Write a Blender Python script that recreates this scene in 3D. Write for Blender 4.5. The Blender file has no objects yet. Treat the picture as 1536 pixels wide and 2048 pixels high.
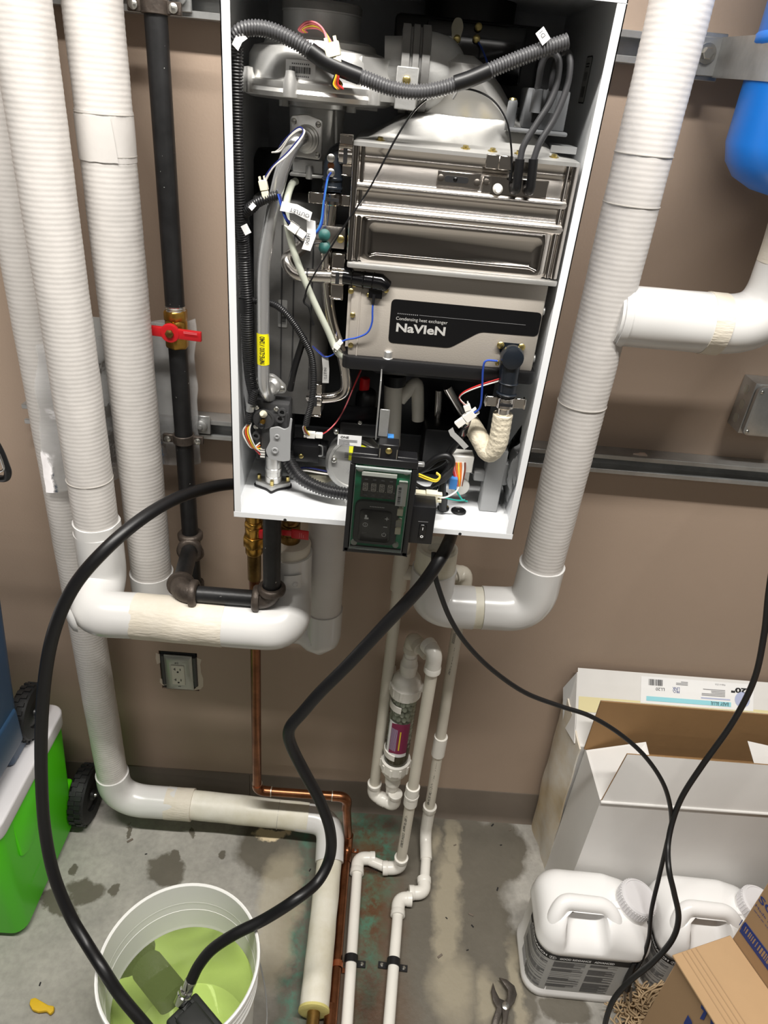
import bpy, bmesh, math, random
import numpy as np
from mathutils import Vector, Matrix, noise
random.seed(7)
SC = bpy.context.scene
COL = SC.collection
V = Vector
# ------------------------------------------------------------------ camera (1536 x 2048 frame)
CAM = V((-0.0192, -1.3150, 1.80976)); FPX = 1412.54
YAW, PITCH, ROLL = 0.0347582, 0.5423786, 0.1006999
_f = V((math.sin(YAW)*math.cos(PITCH), math.cos(YAW)*math.cos(PITCH), -math.sin(PITCH)))
_r = V((math.cos(YAW), -math.sin(YAW), 0)); _u = _r.cross(_f)
CR = _r*math.cos(ROLL) + _u*math.sin(ROLL); CU = -_r*math.sin(ROLL) + _u*math.cos(ROLL); CF = _f
cd = bpy.data.cameras.new('camera'); co = bpy.data.objects.new('camera', cd); COL.objects.link(co)
cd.sensor_fit = 'HORIZONTAL'; cd.sensor_width = 36; cd.lens = FPX/1536*36; cd.clip_start = .02
m3 = Matrix((CR, CU, -CF)).transposed(); co.matrix_world = Matrix.Translation(CAM) @ m3.to_4x4()
SC.camera = co
# ------------------------------------------------------------------ world, lights, exposure
w = bpy.data.worlds.new('world'); SC.world = w; w.use_nodes = True
w.node_tree.nodes['Background'].inputs[0].default_value = (.9, .95, 1, 1)
w.node_tree.nodes['Background'].inputs[1].default_value = .05
def area(name, loc, sx, sy, power, col):
    l = bpy.data.lights.new(name, 'AREA'); l.shape = 'RECTANGLE'; l.size = sx; l.size_y = sy
    l.energy = power; l.color = col
    o = bpy.data.objects.new(name, l); o.location = loc; COL.objects.link(o); return o
area('fluorescent_row_near_wall', (-0.02, -1.02, 2.93), 1.9, .10, 80, (1, .965, .91))
area('added_fill_middle', (0.0, -3.0, 2.93), 3.6, .16, 6, (1, .965, .91))  # unseen row added behind the camera for general fill
area('added_reflection_fill_far', (0.0, -4.9, 2.93), 3.6, .16, 24, (1, .965, .91))  # unseen row added to brighten the floor that the metal parts reflect
SC.view_settings.view_transform = 'Standard'; SC.view_settings.look = 'None'
SC.view_settings.exposure = 0.18; SC.view_settings.gamma = 1; SC.view_settings.use_curve_mapping = False
# ------------------------------------------------------------------ a pixel of the frame to a point on a plane Y=.. or Z=..
def ray(x, y): return CR*((x-768)/FPX) - CU*((y-1024)/FPX) + CF
def P(x, y, Y): d = ray(x, y); return CAM + d*((Y-CAM.y)/d.y)
def Z(x, y, z): d = ray(x, y); return CAM + d*((z-CAM.z)/d.z)
def PP(*pts): return [P(*p) for p in pts]
# ------------------------------------------------------------------ materials
def lin(c): return tuple((v/255/12.92 if v/255 <= .04045 else ((v/255+.055)/1.055)**2.4) for v in c) + (1,)
def M(name, col, rough=.5, metal=0, bump=0, bscale=60, var=0, vscale=12, col2=None, spec=.5, coat=0, aniso=None, trans=0):
    m = bpy.data.materials.new(name); m.use_nodes = True; nt = m.node_tree; N = nt.nodes; L = nt.links
    b = N['Principled BSDF']; c = lin(col)
    b.inputs['Base Color'].default_value = c; b.inputs['Roughness'].default_value = rough; b.inputs['Metallic'].default_value = metal
    b.inputs['Specular IOR Level'].default_value = spec
    if coat: b.inputs['Coat Weight'].default_value = coat; b.inputs['Coat Roughness'].default_value = .08
    if trans: b.inputs['Transmission Weight'].default_value = trans
    tc = N.new('ShaderNodeTexCoord')
    if var or col2:
        n = N.new('ShaderNodeTexNoise'); n.inputs['Scale'].default_value = vscale; n.inputs['Detail'].default_value = 6; n.inputs['Roughness'].default_value = .65
        L.new(tc.outputs['Object'], n.inputs['Vector'])
        r = N.new('ShaderNodeValToRGB'); r.color_ramp.elements[0].position = .35; r.color_ramp.elements[1].position = .68
        r.color_ramp.elements[0].color = c; r.color_ramp.elements[1].color = lin(col2) if col2 else tuple(v*(1-var) for v in c[:3])+(1,)
        L.new(n.outputs['Fac'], r.inputs['Fac']); L.new(r.outputs['Color'], b.inputs['Base Color'])
    if bump:
        n = N.new('ShaderNodeTexNoise'); n.inputs['Scale'].default_value = bscale; n.inputs['Detail'].default_value = 4
        if aniso:
            mp = N.new('ShaderNodeMapping'); mp.inputs['Scale'].default_value = aniso; L.new(tc.outputs['Object'], mp.inputs['Vector']); L.new(mp.outputs[0], n.inputs['Vector'])
        else: L.new(tc.outputs['Object'], n.inputs['Vector'])
        bp = N.new('ShaderNodeBump'); bp.inputs['Strength'].default_value = bump; bp.inputs['Distance'].default_value = .002
        L.new(n.outputs['Fac'], bp.inputs['Height']); L.new(bp.outputs[0], b.inputs['Normal'])
    return m
def clear(name, tint, milk=0.0, milkcol=(255, 255, 255), rough=.05, bump=0, bscale=30, ior=1.45):
    """thin clear plastic / liquid: tinted see-through, a share of milky diffuse, fresnel gloss"""
    m = bpy.data.materials.new(name); m.use_nodes = True; nt = m.node_tree; N = nt.nodes; L = nt.links
    N.remove(N['Principled BSDF']); out = N['Material Output']
    t = N.new('ShaderNodeBsdfTransparent'); t.inputs[0].default_value = tuple(tint)+(1,)
    d = N.new('ShaderNodeBsdfDiffuse'); d.inputs[0].default_value = lin(milkcol)
    g = N.new('ShaderNodeBsdfGlossy'); g.inputs['Roughness'].default_value = rough
    a = N.new('ShaderNodeMixShader'); a.inputs[0].default_value = milk; L.new(t.outputs[0], a.inputs[1]); L.new(d.outputs[0], a.inputs[2])
    fr = N.new('ShaderNodeFresnel'); fr.inputs['IOR'].default_value = ior
    mx = N.new('ShaderNodeMixShader'); L.new(fr.outputs[0], mx.inputs[0]); L.new(a.outputs[0], mx.inputs[1]); L.new(g.outputs[0], mx.inputs[2])
    if bump:
        tc = N.new('ShaderNodeTexCoord'); n = N.new('ShaderNodeTexNoise'); n.inputs['Scale'].default_value = bscale; n.inputs['Detail'].default_value = 3
        L.new(tc.outputs['Object'], n.inputs['Vector']); bp = N.new('ShaderNodeBump'); bp.inputs['Strength'].default_value = bump; bp.inputs['Distance'].default_value = .01
        L.new(n.outputs['Fac'], bp.inputs['Height'])
        for q in (fr, g, d): L.new(bp.outputs[0], q.inputs['Normal'])
    L.new(mx.outputs[0], out.inputs[0]); return m
MT = dict(
 wall=M('wall_paint', (170, 150, 133), .62, bump=.12, bscale=220, var=.05, vscale=2),
 farwall=M('far_wall_paint', (120, 118, 115), .7),
 alutube=M('aluminium_tube', (212, 212, 212), .26, .75),
 ceil=M('ceiling_tile', (150, 148, 144), .9),
 base=M('vinyl_base', (112, 102, 92), .45, var=.12, vscale=6),
 jacket=M('pvc_jacket', (208, 204, 200), .45, bump=.35, bscale=38, var=.05, vscale=14),
 cover=M('pvc_fitting_cover', (214, 213, 211), .24, bump=.08, bscale=14, spec=.6),
 tape=M('jacket_tape', (210, 202, 186), .55, bump=.6, bscale=60, aniso=(1, 1, 4), col2=(218, 211, 198), vscale=20),
 oldjacket=M('stained_jacket', (228, 225, 214), .5, bump=.35, bscale=30, col2=(206, 200, 178), vscale=7),
 foam=M('yellowed_insulation', (206, 196, 122), .8, bump=.5, bscale=80),
 iron=M('black_iron', (44, 44, 45), .42, .35, bump=.25, bscale=70, var=.45, vscale=30),
 castiron=M('malleable_iron', (98, 88, 80), .48, .55, bump=.5, bscale=110, col2=(70, 63, 58), vscale=25),
 brass=M('brass', (196, 152, 72), .28, .95, var=.35, vscale=30),
 oldbrass=M('dark_brass', (150, 118, 66), .38, .9, var=.5, vscale=40),
 copper=M('copper', (146, 96, 66), .3, .95, col2=(104, 66, 44), vscale=16),
 coppernew=M('copper_strap', (196, 120, 82), .32, .9, var=.2, vscale=30),
 solder=M('solder', (200, 190, 175), .35, .9),
 red=M('red_vinyl', (196, 26, 34), .38, bump=.1),
 pvc=M('white_pvc', (233, 230, 222), .3, var=.06, vscale=9),
 pvcgrey=M('dusty_pvc', (214, 208, 194), .38, var=.08, vscale=9),
 ink=M('ink_black', (24, 24, 26), .6), inkgrey=M('ink_grey', (92, 92, 94), .6), inkmid=M('ink_midgrey', (140, 140, 142), .6),
 rubber=M('black_rubber', (15, 15, 17), .42, bump=.05),
 cord=M('black_cord', (22, 22, 23), .45),
 black=M('black_plastic', (22, 22, 24), .38, bump=.08, bscale=160),
 blackgloss=M('black_gloss', (9, 9, 11), .14, coat=.3),
 navyblack=M('blue_black_plastic', (26, 31, 38), .26, bump=.04),
 darkgrey=M('dark_grey_plastic', (62, 62, 63), .42, bump=.2, bscale=160),
 loom=M('split_loom', (33, 33, 35), .38),
 loomgrey=M('grey_loom', (74, 74, 76), .4),
 galv=M('galvanised_steel', (190, 191, 190), .36, .7, bump=.12, bscale=50, var=.25, vscale=18),
 zinc=M('zinc_screw', (205, 204, 198), .26, .95),
 goldscrew=M('yellow_zinc_screw', (205, 186, 120), .28, .95),
 steel=M('stainless', (224, 218, 212), .2, 1, bump=.05, bscale=24, aniso=(1, 6, 6)),
 mirror=M('bright_stainless', (222, 216, 210), .08, 1),
 castalu=M('cast_aluminium', (196, 196, 194), .42, .65, bump=.1, bscale=240, var=.12, vscale=20),
 brightalu=M('bright_cast_aluminium', (220, 219, 216), .3, .72, bump=.12, bscale=60, var=.1, vscale=10),
 greycast=M('grey_coated_casting', (174, 167, 158), .36, .12, bump=.08, bscale=500),
 tanksteel=M('dull_grey_steel', (128, 127, 125), .5, .25, bump=.15, bscale=90, var=.3, vscale=14),
 enamel=M('white_enamel', (226, 228, 230), .3, spec=.55),
 inner=M('white_inner_coat', (206, 209, 213), .4),
 seamline=M('jacket_seam', (172, 168, 162), .6),
 paper=M('white_paper', (236, 236, 236), .6), papergrey=M('grey_label', (168, 168, 166), .5),
 yellow=M('yellow_label', (246, 234, 20), .45), yellowgreen=M('pump_label', (214, 218, 40), .45),
 navien=M('black_print', (12, 12, 14), .3), silverink=M('silver_print', (206, 205, 202), .35, .3),
 pcb=M('green_circuit_board', (34, 132, 92), .4, var=.3, vscale=120),
 pincon=M('natural_nylon', (226, 220, 196), .42), whitenylon=M('white_nylon', (236, 234, 228), .4),
 wireblue=M('blue_wire', (40, 74, 168), .4), wirelight=M('light_blue_wire', (62, 124, 190), .4), wirewhite=M('white_wire', (228, 224, 218), .4), wirered=M('red_wire', (172, 34, 34), .4),
 wireyellow=M('yellow_wire', (226, 196, 52), .4), wireorange=M('orange_wire', (222, 110, 34), .4), wirepink=M('pink_wire', (222, 116, 122), .4),
 wirebrown=M('brown_wire', (110, 52, 34), .4), wireteal=M('teal_wire', (30, 138, 128), .4), wireblack=M('black_wire', (16, 16, 18), .4), wirenavy=M('navy_wire', (26, 34, 96), .4),
 teal=M('teal_cap', (40, 92, 88), .5), redcap=M('red_cap', (206, 12, 20), .35),
 silicone=M('silicone_tube', (196, 200, 186), .3, spec=.6, trans=.15),
 wrap=M('fabric_tape_wrap', (218, 208, 186), .75, bump=1, bscale=150),
 greydark=M('slate_grey_plastic', (116, 118, 121), .45),
 lead=M('ignition_lead_rubber', (52, 52, 54), .45), digit=M('display_segment', (196, 190, 184), .5), lensedge=clear('clear_lid_edge', (.9, .93, .92), .35, (225, 232, 230), rough=.05),
 greyplastic=M('grey_plastic', (150, 151, 152), .42),
 green=M('lime_plastic', (92, 232, 14), .4, spec=.3, bump=.05, bscale=90), lidwhite=M('lid_plastic', (224, 222, 224), .4, bump=.06, bscale=90),
 blueplastic=M('slate_blue_plastic', (44, 74, 104), .36, bump=.06, bscale=90),
 tankblue=M('blue_tank_paint', (10, 112, 206), .3, bump=.05, bscale=30),
 bucket=M('white_hdpe', (238, 238, 234), .36, spec=.5), pump=M('pump_black', (30, 32, 31), .5, bump=.1),
 sponge=M('black_sponge', (30, 36, 26), .95, bump=1, bscale=160),
 jug=M('jug_hdpe', (242, 241, 240), .27, bump=.05, bscale=14, spec=.55),
 kraft=M('kraft_board', (184, 152, 114), .8, bump=.12, bscale=60, var=.1, vscale=5), kraftin=M('kraft_inside', (150, 116, 76), .85, bump=.15, bscale=70, var=.12, vscale=6),
 kraftprint=M('kraft_outside', (168, 138, 104), .75, bump=.1, bscale=60, var=.06, vscale=5),
 whiteboard=M('white_board', (224, 222, 219), .6, bump=.08, bscale=50, var=.06, vscale=4),
 stainboard=M('stained_board', (218, 215, 208), .75, bump=.3, bscale=30, col2=(196, 176, 140), vscale=4),
 tan=M('packing_tape', (226, 216, 170), .18, bump=.2, bscale=30),
 navyink=M('navy_ink', (26, 54, 128), .6), cyanink=M('pale_blue_ink', (150, 212, 224), .6), lilac=M('pale_lilac_ink', (176, 184, 214), .6),
 tool=M('tool_steel', (104, 98, 92), .38, .75, bump=.3, bscale=120, var=.25, vscale=40),
 yarn=M('mop_yarn', (196, 170, 134), .95, bump=.6, bscale=500), chip=M('paint_chip', (214, 196, 182), .7), yfoam=M('yellow_rubber', (222, 180, 36), .7, bump=.4, bscale=80),
 tyre=M('black_tyre', (24, 25, 26), .55, bump=.2, bscale=120), chrome=M('chrome', (220, 220, 220), .1, 1),
 plate=M('steel_cover_plate', (176, 178, 170), .32, .45, bump=.08, bscale=200), device=M('ivory_device', (222, 220, 206), .4), plaster=M('torn_plaster', (206, 194, 178), .9, bump=.6, bscale=120),
 gap=M('dark_box_inside', (40, 42, 44), .6, .4), beads=M('neutraliser_media', (240, 243, 230), .7), brown=M('brown_sediment', (110, 88, 42), .6, var=.3, vscale=60),
 maroon=M('maroon_print', (128, 28, 72), .5), bagpaper=M('manual_paper', (206, 206, 204), .6),
 film=clear('clear_bag_film', (.92, .92, .92), .26, (235, 235, 235), .12, bump=.3, bscale=22), lens=clear('clear_lid', (.96, .97, .965), 0, rough=.03, ior=1.25), tubeclear=clear('clear_canister', (.93, .96, .92), .04, (190, 205, 190), .06),
 water=clear('green_liquid', (.92, .985, .72), .11, (206, 232, 140), .03, bump=.03, bscale=9, ior=1.33),
)
def flecks(m, col, scale, thr):      # sparse light paint flecks and scuffs
    nt = m.node_tree; N = nt.nodes; L = nt.links; b = N['Principled BSDF']; old = b.inputs['Base Color'].links[0].from_socket
    tc = N.new('ShaderNodeTexCoord'); n = N.new('ShaderNodeTexNoise'); n.inputs['Scale'].default_value = scale; n.inputs['Detail'].default_value = 2; L.new(tc.outputs['Object'], n.inputs['Vector'])
    r = N.new('ShaderNodeMapRange'); r.inputs['From Min'].default_value = thr; r.inputs['From Max'].default_value = thr+.03; L.new(n.outputs['Fac'], r.inputs['Value'])
    x = N.new('ShaderNodeMix'); x.data_type = 'RGBA'; L.new(r.outputs[0], x.inputs['Factor']); L.new(old, x.inputs['A']); x.inputs['B'].default_value = lin(col); L.new(x.outputs['Result'], b.inputs['Base Color'])
flecks(MT['iron'], (200, 200, 196), 130, .735)
# ------------------------------------------------------------------ mesh building
WO = {}
def frame(d):
    d = d.normalized(); a = V((0, 0, 1)) if abs(d.z) < .9 else V((1, 0, 0)); u = d.cross(a).normalized(); return u, d.cross(u).normalized()
class MB:
    def __init__(s): s.v = []; s.f = []
    def add(s, vs, fs):
        o = len(s.v); s.v += [V(q) for q in vs]; s.f += [tuple(i+o for i in f) for f in fs]; return s
    def box(s, a, b):
        (x0, y0, z0), (x1, y1, z1) = a, b
        x0, x1 = sorted((x0, x1)); y0, y1 = sorted((y0, y1)); z0, z1 = sorted((z0, z1))
        return s.add([(x0, y0, z0), (x1, y0, z0), (x1, y1, z0), (x0, y1, z0), (x0, y0, z1), (x1, y0, z1), (x1, y1, z1), (x0, y1, z1)],
                     [(0, 3, 2, 1), (4, 5, 6, 7), (0, 1, 5, 4), (1, 2, 6, 5), (2, 3, 7, 6), (3, 0, 4, 7)])
    def obox(s, c, u, v, w):      # centre and three half vectors
        c, u, v, w = V(c), V(u), V(v), V(w)
        if u.cross(v).dot(w) < 0: w = -w
        q = [c+u*a+v*b+w*e for e in (-1, 1) for a, b in ((-1, -1), (1, -1), (1, 1), (-1, 1))]
        return s.add(q, [(0, 3, 2, 1), (4, 5, 6, 7), (0, 1, 5, 4), (1, 2, 6, 5), (2, 3, 7, 6), (3, 0, 4, 7)])
    def prism(s, poly, d):        # closed outline of points, extruded by d
        poly = [V(q) for q in poly]; d = V(d); n = len(poly)
        nr = V((0, 0, 0))
        for i in range(n): nr += poly[i].cross(poly[(i+1) % n])
        if nr.dot(d) > 0: poly = poly[::-1]
        return s.add(poly+[q+d for q in poly], [tuple(range(n)), tuple(range(2*n-1, n-1, -1))] + [(i, n+i, n+(i+1) % n, (i+1) % n) for i in range(n)])
    def lathe(s, prof, o, ax=(0, 0, 1), n=32, a0=0, a1=2*math.pi, ref=None):
        o, ax = V(o), V(ax).normalized(); u, v = frame(ax)
        if ref is not None: u = (V(ref)-ax*ax.dot(V(ref))).normalized(); v = ax.cross(u)
        full = abs(a1-a0-2*math.pi) < 1e-6; k = n if full else n+1
        vs = []; b = len(s.v)
        for r, h in prof:
            for i in range(k):
                t = a0+(a1-a0)*i/n; vs.append(o+ax*h+(u*math.cos(t)+v*math.sin(t))*r)
        fs = []; m = len(prof)
        for j in range(m-1):
            for i in range(n):
                i2 = (i+1) % k; fs.append((j*k+i, j*k+i2, (j+1)*k+i2, (j+1)*k+i))
        if full:
            if prof[0][0] > 1e-5: fs.append(tuple(range(k-1, -1, -1)))
            if prof[-1][0] > 1e-5: fs.append(tuple((m-1)*k+i for i in range(k)))
        return s.add(vs, fs)
    def cyl(s, a, b, r, n=16, r2=None):
        a, b = V(a), V(b); return s.lathe([(r, 0), (r if r2 is None else r2, (b-a).length)], a, b-a, n)
    def tube(s, pts, r, n=14, cap=True, flat=1.0):
        pts = [V(q) for q in pts]; m = len(pts)
        T = [(pts[min(i+1, m-1)]-pts[max(i-1, 0)]).normalized() for i in range(m)]
        u, _ = frame(T[0]); vs = []; arc = 0
        cs = [(math.cos(2*math.pi*k/n), math.sin(2*math.pi*k/n)) for k in range(n)]
        for i in range(m):
            u = (u-T[i]*u.dot(T[i])).normalized(); v = T[i].cross(u)
            if i: arc += (pts[i]-pts[i-1]).length
            if callable(r):
                for k, (c, q) in enumerate(cs): vs.append(pts[i]+(u*c+v*q*flat)*r(arc, 2*math.pi*k/n, pts[i]))
            else:
                ri = r[i] if isinstance(r, (list, tuple)) else r
                for c, q in cs: vs.append(pts[i]+(u*c+v*q*flat)*ri)
        fs = [(i*n+k, i*n+(k+1) % n, (i+1)*n+(k+1) % n, (i+1)*n+k) for i in range(m-1) for k in range(n)]
        if cap: fs += [tuple(range(n-1, -1, -1)), tuple((m-1)*n+k for k in range(n))]
        return s.add(vs, fs)
    def ball(s, c, r, n=14, sc=(1, 1, 1), ax=(0, 0, 1)):
        m = max(6, n//2); return s.lathe([(r*math.sin(math.pi*i/m), -r*math.cos(math.pi*i/m)*sc[2]) for i in range(m+1)], c, ax, n)
    def grid(s, fn, nu, nv, closed=False):
        vs = [fn(i/nu, j/nv) for j in range(nv+1) for i in range(nu+1)]
        return s.add(vs, [(j*(nu+1)+i, j*(nu+1)+i+1, (j+1)*(nu+1)+i+1, (j+1)*(nu+1)+i) for j in range(nv) for i in range(nu)])
    def quad(s, *q): return s.add(q, [tuple(range(len(q)))])
    def build(s, name, mat, parent=None, bevel=0, seg=2, ang=38, thick=0, origin=None, fix=False):
        me = bpy.data.meshes.new(name)
        lo = V((min(q.x for q in s.v), min(q.y for q in s.v), min(q.z for q in s.v))); hi = V((max(q.x for q in s.v), max(q.y for q in s.v), max(q.z for q in s.v)))
        c = V(origin) if origin is not None else (lo+hi)/2
        me.from_pydata([tuple(q-c) for q in s.v], [], s.f)
        if bevel or thick or fix:
            bm = bmesh.new(); bm.from_mesh(me)
            bmesh.ops.remove_doubles(bm, verts=bm.verts, dist=1e-6)
            if thick: bmesh.ops.solidify(bm, geom=bm.faces[:], thickness=thick)
            if fix: bmesh.ops.recalc_face_normals(bm, faces=bm.faces)
            if bevel:
                es = [e for e in bm.edges if len(e.link_faces) == 2 and e.calc_face_angle(0) > math.radians(28)]
                if es: bmesh.ops.bevel(bm, geom=es, offset=bevel, segments=seg, affect='EDGES', profile=.5, clamp_overlap=True)
            bm.to_mesh(me); bm.free()
        me.shade_smooth(); me.set_sharp_from_angle(angle=math.radians(ang))
        me.materials.append(MT[mat] if isinstance(mat, str) else mat)
        o = bpy.data.objects.new(name, me); COL.objects.link(o); WO[o] = c
        if parent is not None: o.parent = parent; o.location = c-WO[parent]
        else: o.location = c
        return o
def tag(o, label, cat, group=None, kind=None):
    o['label'] = label; o['category'] = cat
    if group: o['group'] = group
    if kind: o['kind'] = kind
    return o
def lab(o, label): o['label'] = label; return o
def thing(name, loc, label, cat, group=None):
    o = bpy.data.objects.new(name, None); o.empty_display_size = .05; COL.objects.link(o); o.location = loc; WO[o] = V(loc); return tag(o, label, cat, group)
def struct(o): o['kind'] = 'structure'; return o
def copy_tree(o, off, parent=None):
    c = o.copy(); COL.objects.link(c); WO[c] = WO[o]+V(off)
    if parent is None: c.location = o.location+V(off)
    else: c.parent = parent
    for ch in [q for q in bpy.data.objects if q.parent == o]: copy_tree(ch, off, c)
    return c
# paths
def fillet(pts, r, k=7):
    pts = [V(q) for q in pts]; out = [pts[0]]
    for i in range(1, len(pts)-1):
        ri = r[i-1] if isinstance(r, (list, tuple)) else r
        a, b, c = pts[i-1], pts[i], pts[i+1]; d1 = (a-b); d2 = (c-b); l = min(ri, d1.length*.49 if i > 1 else d1.length*.98, d2.length*.49 if i < len(pts)-2 else d2.length*.98)
        p, q = b+d1.normalized()*l, b+d2.normalized()*l
        for j in range(k+1): t = j/k; out.append(p*(1-t)**2+b*2*t*(1-t)+q*t*t)
    out.append(pts[-1]); return out
def spline(pts, k=8):
    pts = [V(q) for q in pts]; q = [pts[0]*2-pts[1]]+pts+[pts[-1]*2-pts[-2]]; out = []
    for i in range(1, len(q)-2):
        a, b, c, d = q[i-1:i+3]
        for j in range(k):
            t = j/k; out.append(.5*((2*b)+(c-a)*t+(2*a-5*b+4*c-d)*t*t+(3*b-a-3*c+d)*t**3))
    out.append(pts[-1]); return out
def resample(pts, step):
    out = [pts[0]]; acc = 0; prev = pts[0]
    for q in pts[1:]:
        while True:
            d = (q-prev).length
            if acc+d < step: acc += d; prev = q; break
            prev = prev+(q-prev).normalized()*(step-acc); out.append(prev); acc = 0
    out.append(pts[-1]); return out
def rrect(cx, cy, hx, hy, r, k=5):
    out = []
    for sx, sy, a in ((1, 1, 0), (-1, 1, 90), (-1, -1, 180), (1, -1, 270)):
        for i in range(k+1): t = math.radians(a+90*i/k); out.append((cx+sx*(hx-r)+r*math.cos(t), cy+sy*(hy-r)+r*math.sin(t)))
    return out
def rpoly(pts, r, k=4):   # rounded 2-D outline
    out = []; n = len(pts)
    for i in range(n):
        a, b, c = V(pts[i-1]), V(pts[i]), V(pts[(i+1) % n]); d1 = (a-b); d2 = (c-b); l = min(r, d1.length*.45, d2.length*.45)
        p, q = b+d1.normalized()*l, b+d2.normalized()*l
        for j in range(k+1): t = j/k; out.append(p*(1-t)**2+b*2*t*(1-t)+q*t*t)
    return out
# writing: text as flat mesh laid on a plane (origin, x direction, y direction) or mapped by a function
def textmesh(s, size, bold=0):
    c = bpy.data.curves.new('t', 'FONT'); c.body = s; c.size = size; c.offset = bold; c.resolution_u = 3
    o = bpy.data.objects.new('t', c); COL.objects.link(o); bpy.context.view_layer.update()
    me = bpy.data.meshes.new_from_object(o.evaluated_get(bpy.context.evaluated_depsgraph_get()))
    vs = [V(v.co) for v in me.vertices]; fs = [tuple(p.vertices) for p in me.polygons]
    bpy.data.objects.remove(o); bpy.data.curves.remove(c); bpy.data.meshes.remove(me); return vs, fs
def write(s, size, mat, parent, o=None, u=None, v=None, fn=None, width=None, height=None, bold=0, name='lettering', center=True):
    vs, fs = textmesh(s, size, bold)
    if not vs: return None
    x0, x1 = min(q.x for q in vs), max(q.x for q in vs); y0, y1 = min(q.y for q in vs), max(q.y for q in vs)
    kx = width/(x1-x0) if width else (height/(y1-y0) if height else 1); ky = height/(y1-y0) if height else kx
    cx, cy = ((x0+x1)/2, (y0+y1)/2) if center else (x0, y0)
    vs = [((q.x-cx)*kx, (q.y-cy)*ky) for q in vs]
    if fn is None:
        o, u, v = V(o), V(u).normalized(), V(v).normalized(); fn = lambda a, b: o+u*a+v*b
    m = MB(); m.add([fn(a, b) for a, b in vs], fs); return m.build(name, mat, parent)
def bars(o, u, v, w, h, parent, n=26, mat='ink', name='barcode', seed=1):
    rnd = random.Random(seed); o, u, v = V(o), V(u).normalized(), V(v).normalized(); m = MB(); x = -w/2; unit = w/(n*2.2)
    while x < w/2-unit:
        t = unit*rnd.choice((.6, 1, 1.7)); m.quad(o+u*x-v*h/2, o+u*(x+t)-v*h/2, o+u*(x+t)+v*h/2, o+u*x+v*h/2); x += t+unit*rnd.choice((.7, 1, 1.6))
    return m.build(name, mat, parent)
def lines(o, u, v, w, h, n, parent, mat='inkmid', name='fine_print', seed=2, fill=.5):
    rnd = random.Random(seed); o, u, v = V(o), V(u).normalized(), V(v).normalized(); m = MB(); p = h/n
    for i in range(n):
        y = h/2-(i+.5)*p; x1 = w*(rnd.uniform(.55, 1)-.5); m.quad(o-u*w/2+v*(y-p*fill/2), o+u*x1+v*(y-p*fill/2), o+u*x1+v*(y+p*fill/2), o-u*w/2+v*(y+p*fill/2))
    return m.build(name, mat, parent)
def screw(c, ax, r, parent, mat='zinc', name='screw', slot=True, h=None):
    c, ax = V(c), V(ax).normalized(); h = h or r*.6; m = MB()
    m.lathe([(r, 0), (r, h*.5), (r*.8, h*.85), (r*.35, h), (0, h)], c, ax, 14)
    return m.build(name, mat, parent)
def wire(pts, r, mat, parent, name='wire', n=8, k=7): return MB().tube(spline(pts, k), r, n).build(name, mat, parent)
def corr(pts, r, pitch, amp, mat, parent, name='split_loom', n=14, k=8):
    q = resample(spline(pts, k), pitch/4); rr = [r+amp*(1 if (i//2) % 2 else -1) for i in range(len(q))]
    return MB().tube(q, rr, n).build(name, mat, parent, ang=60)
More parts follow.
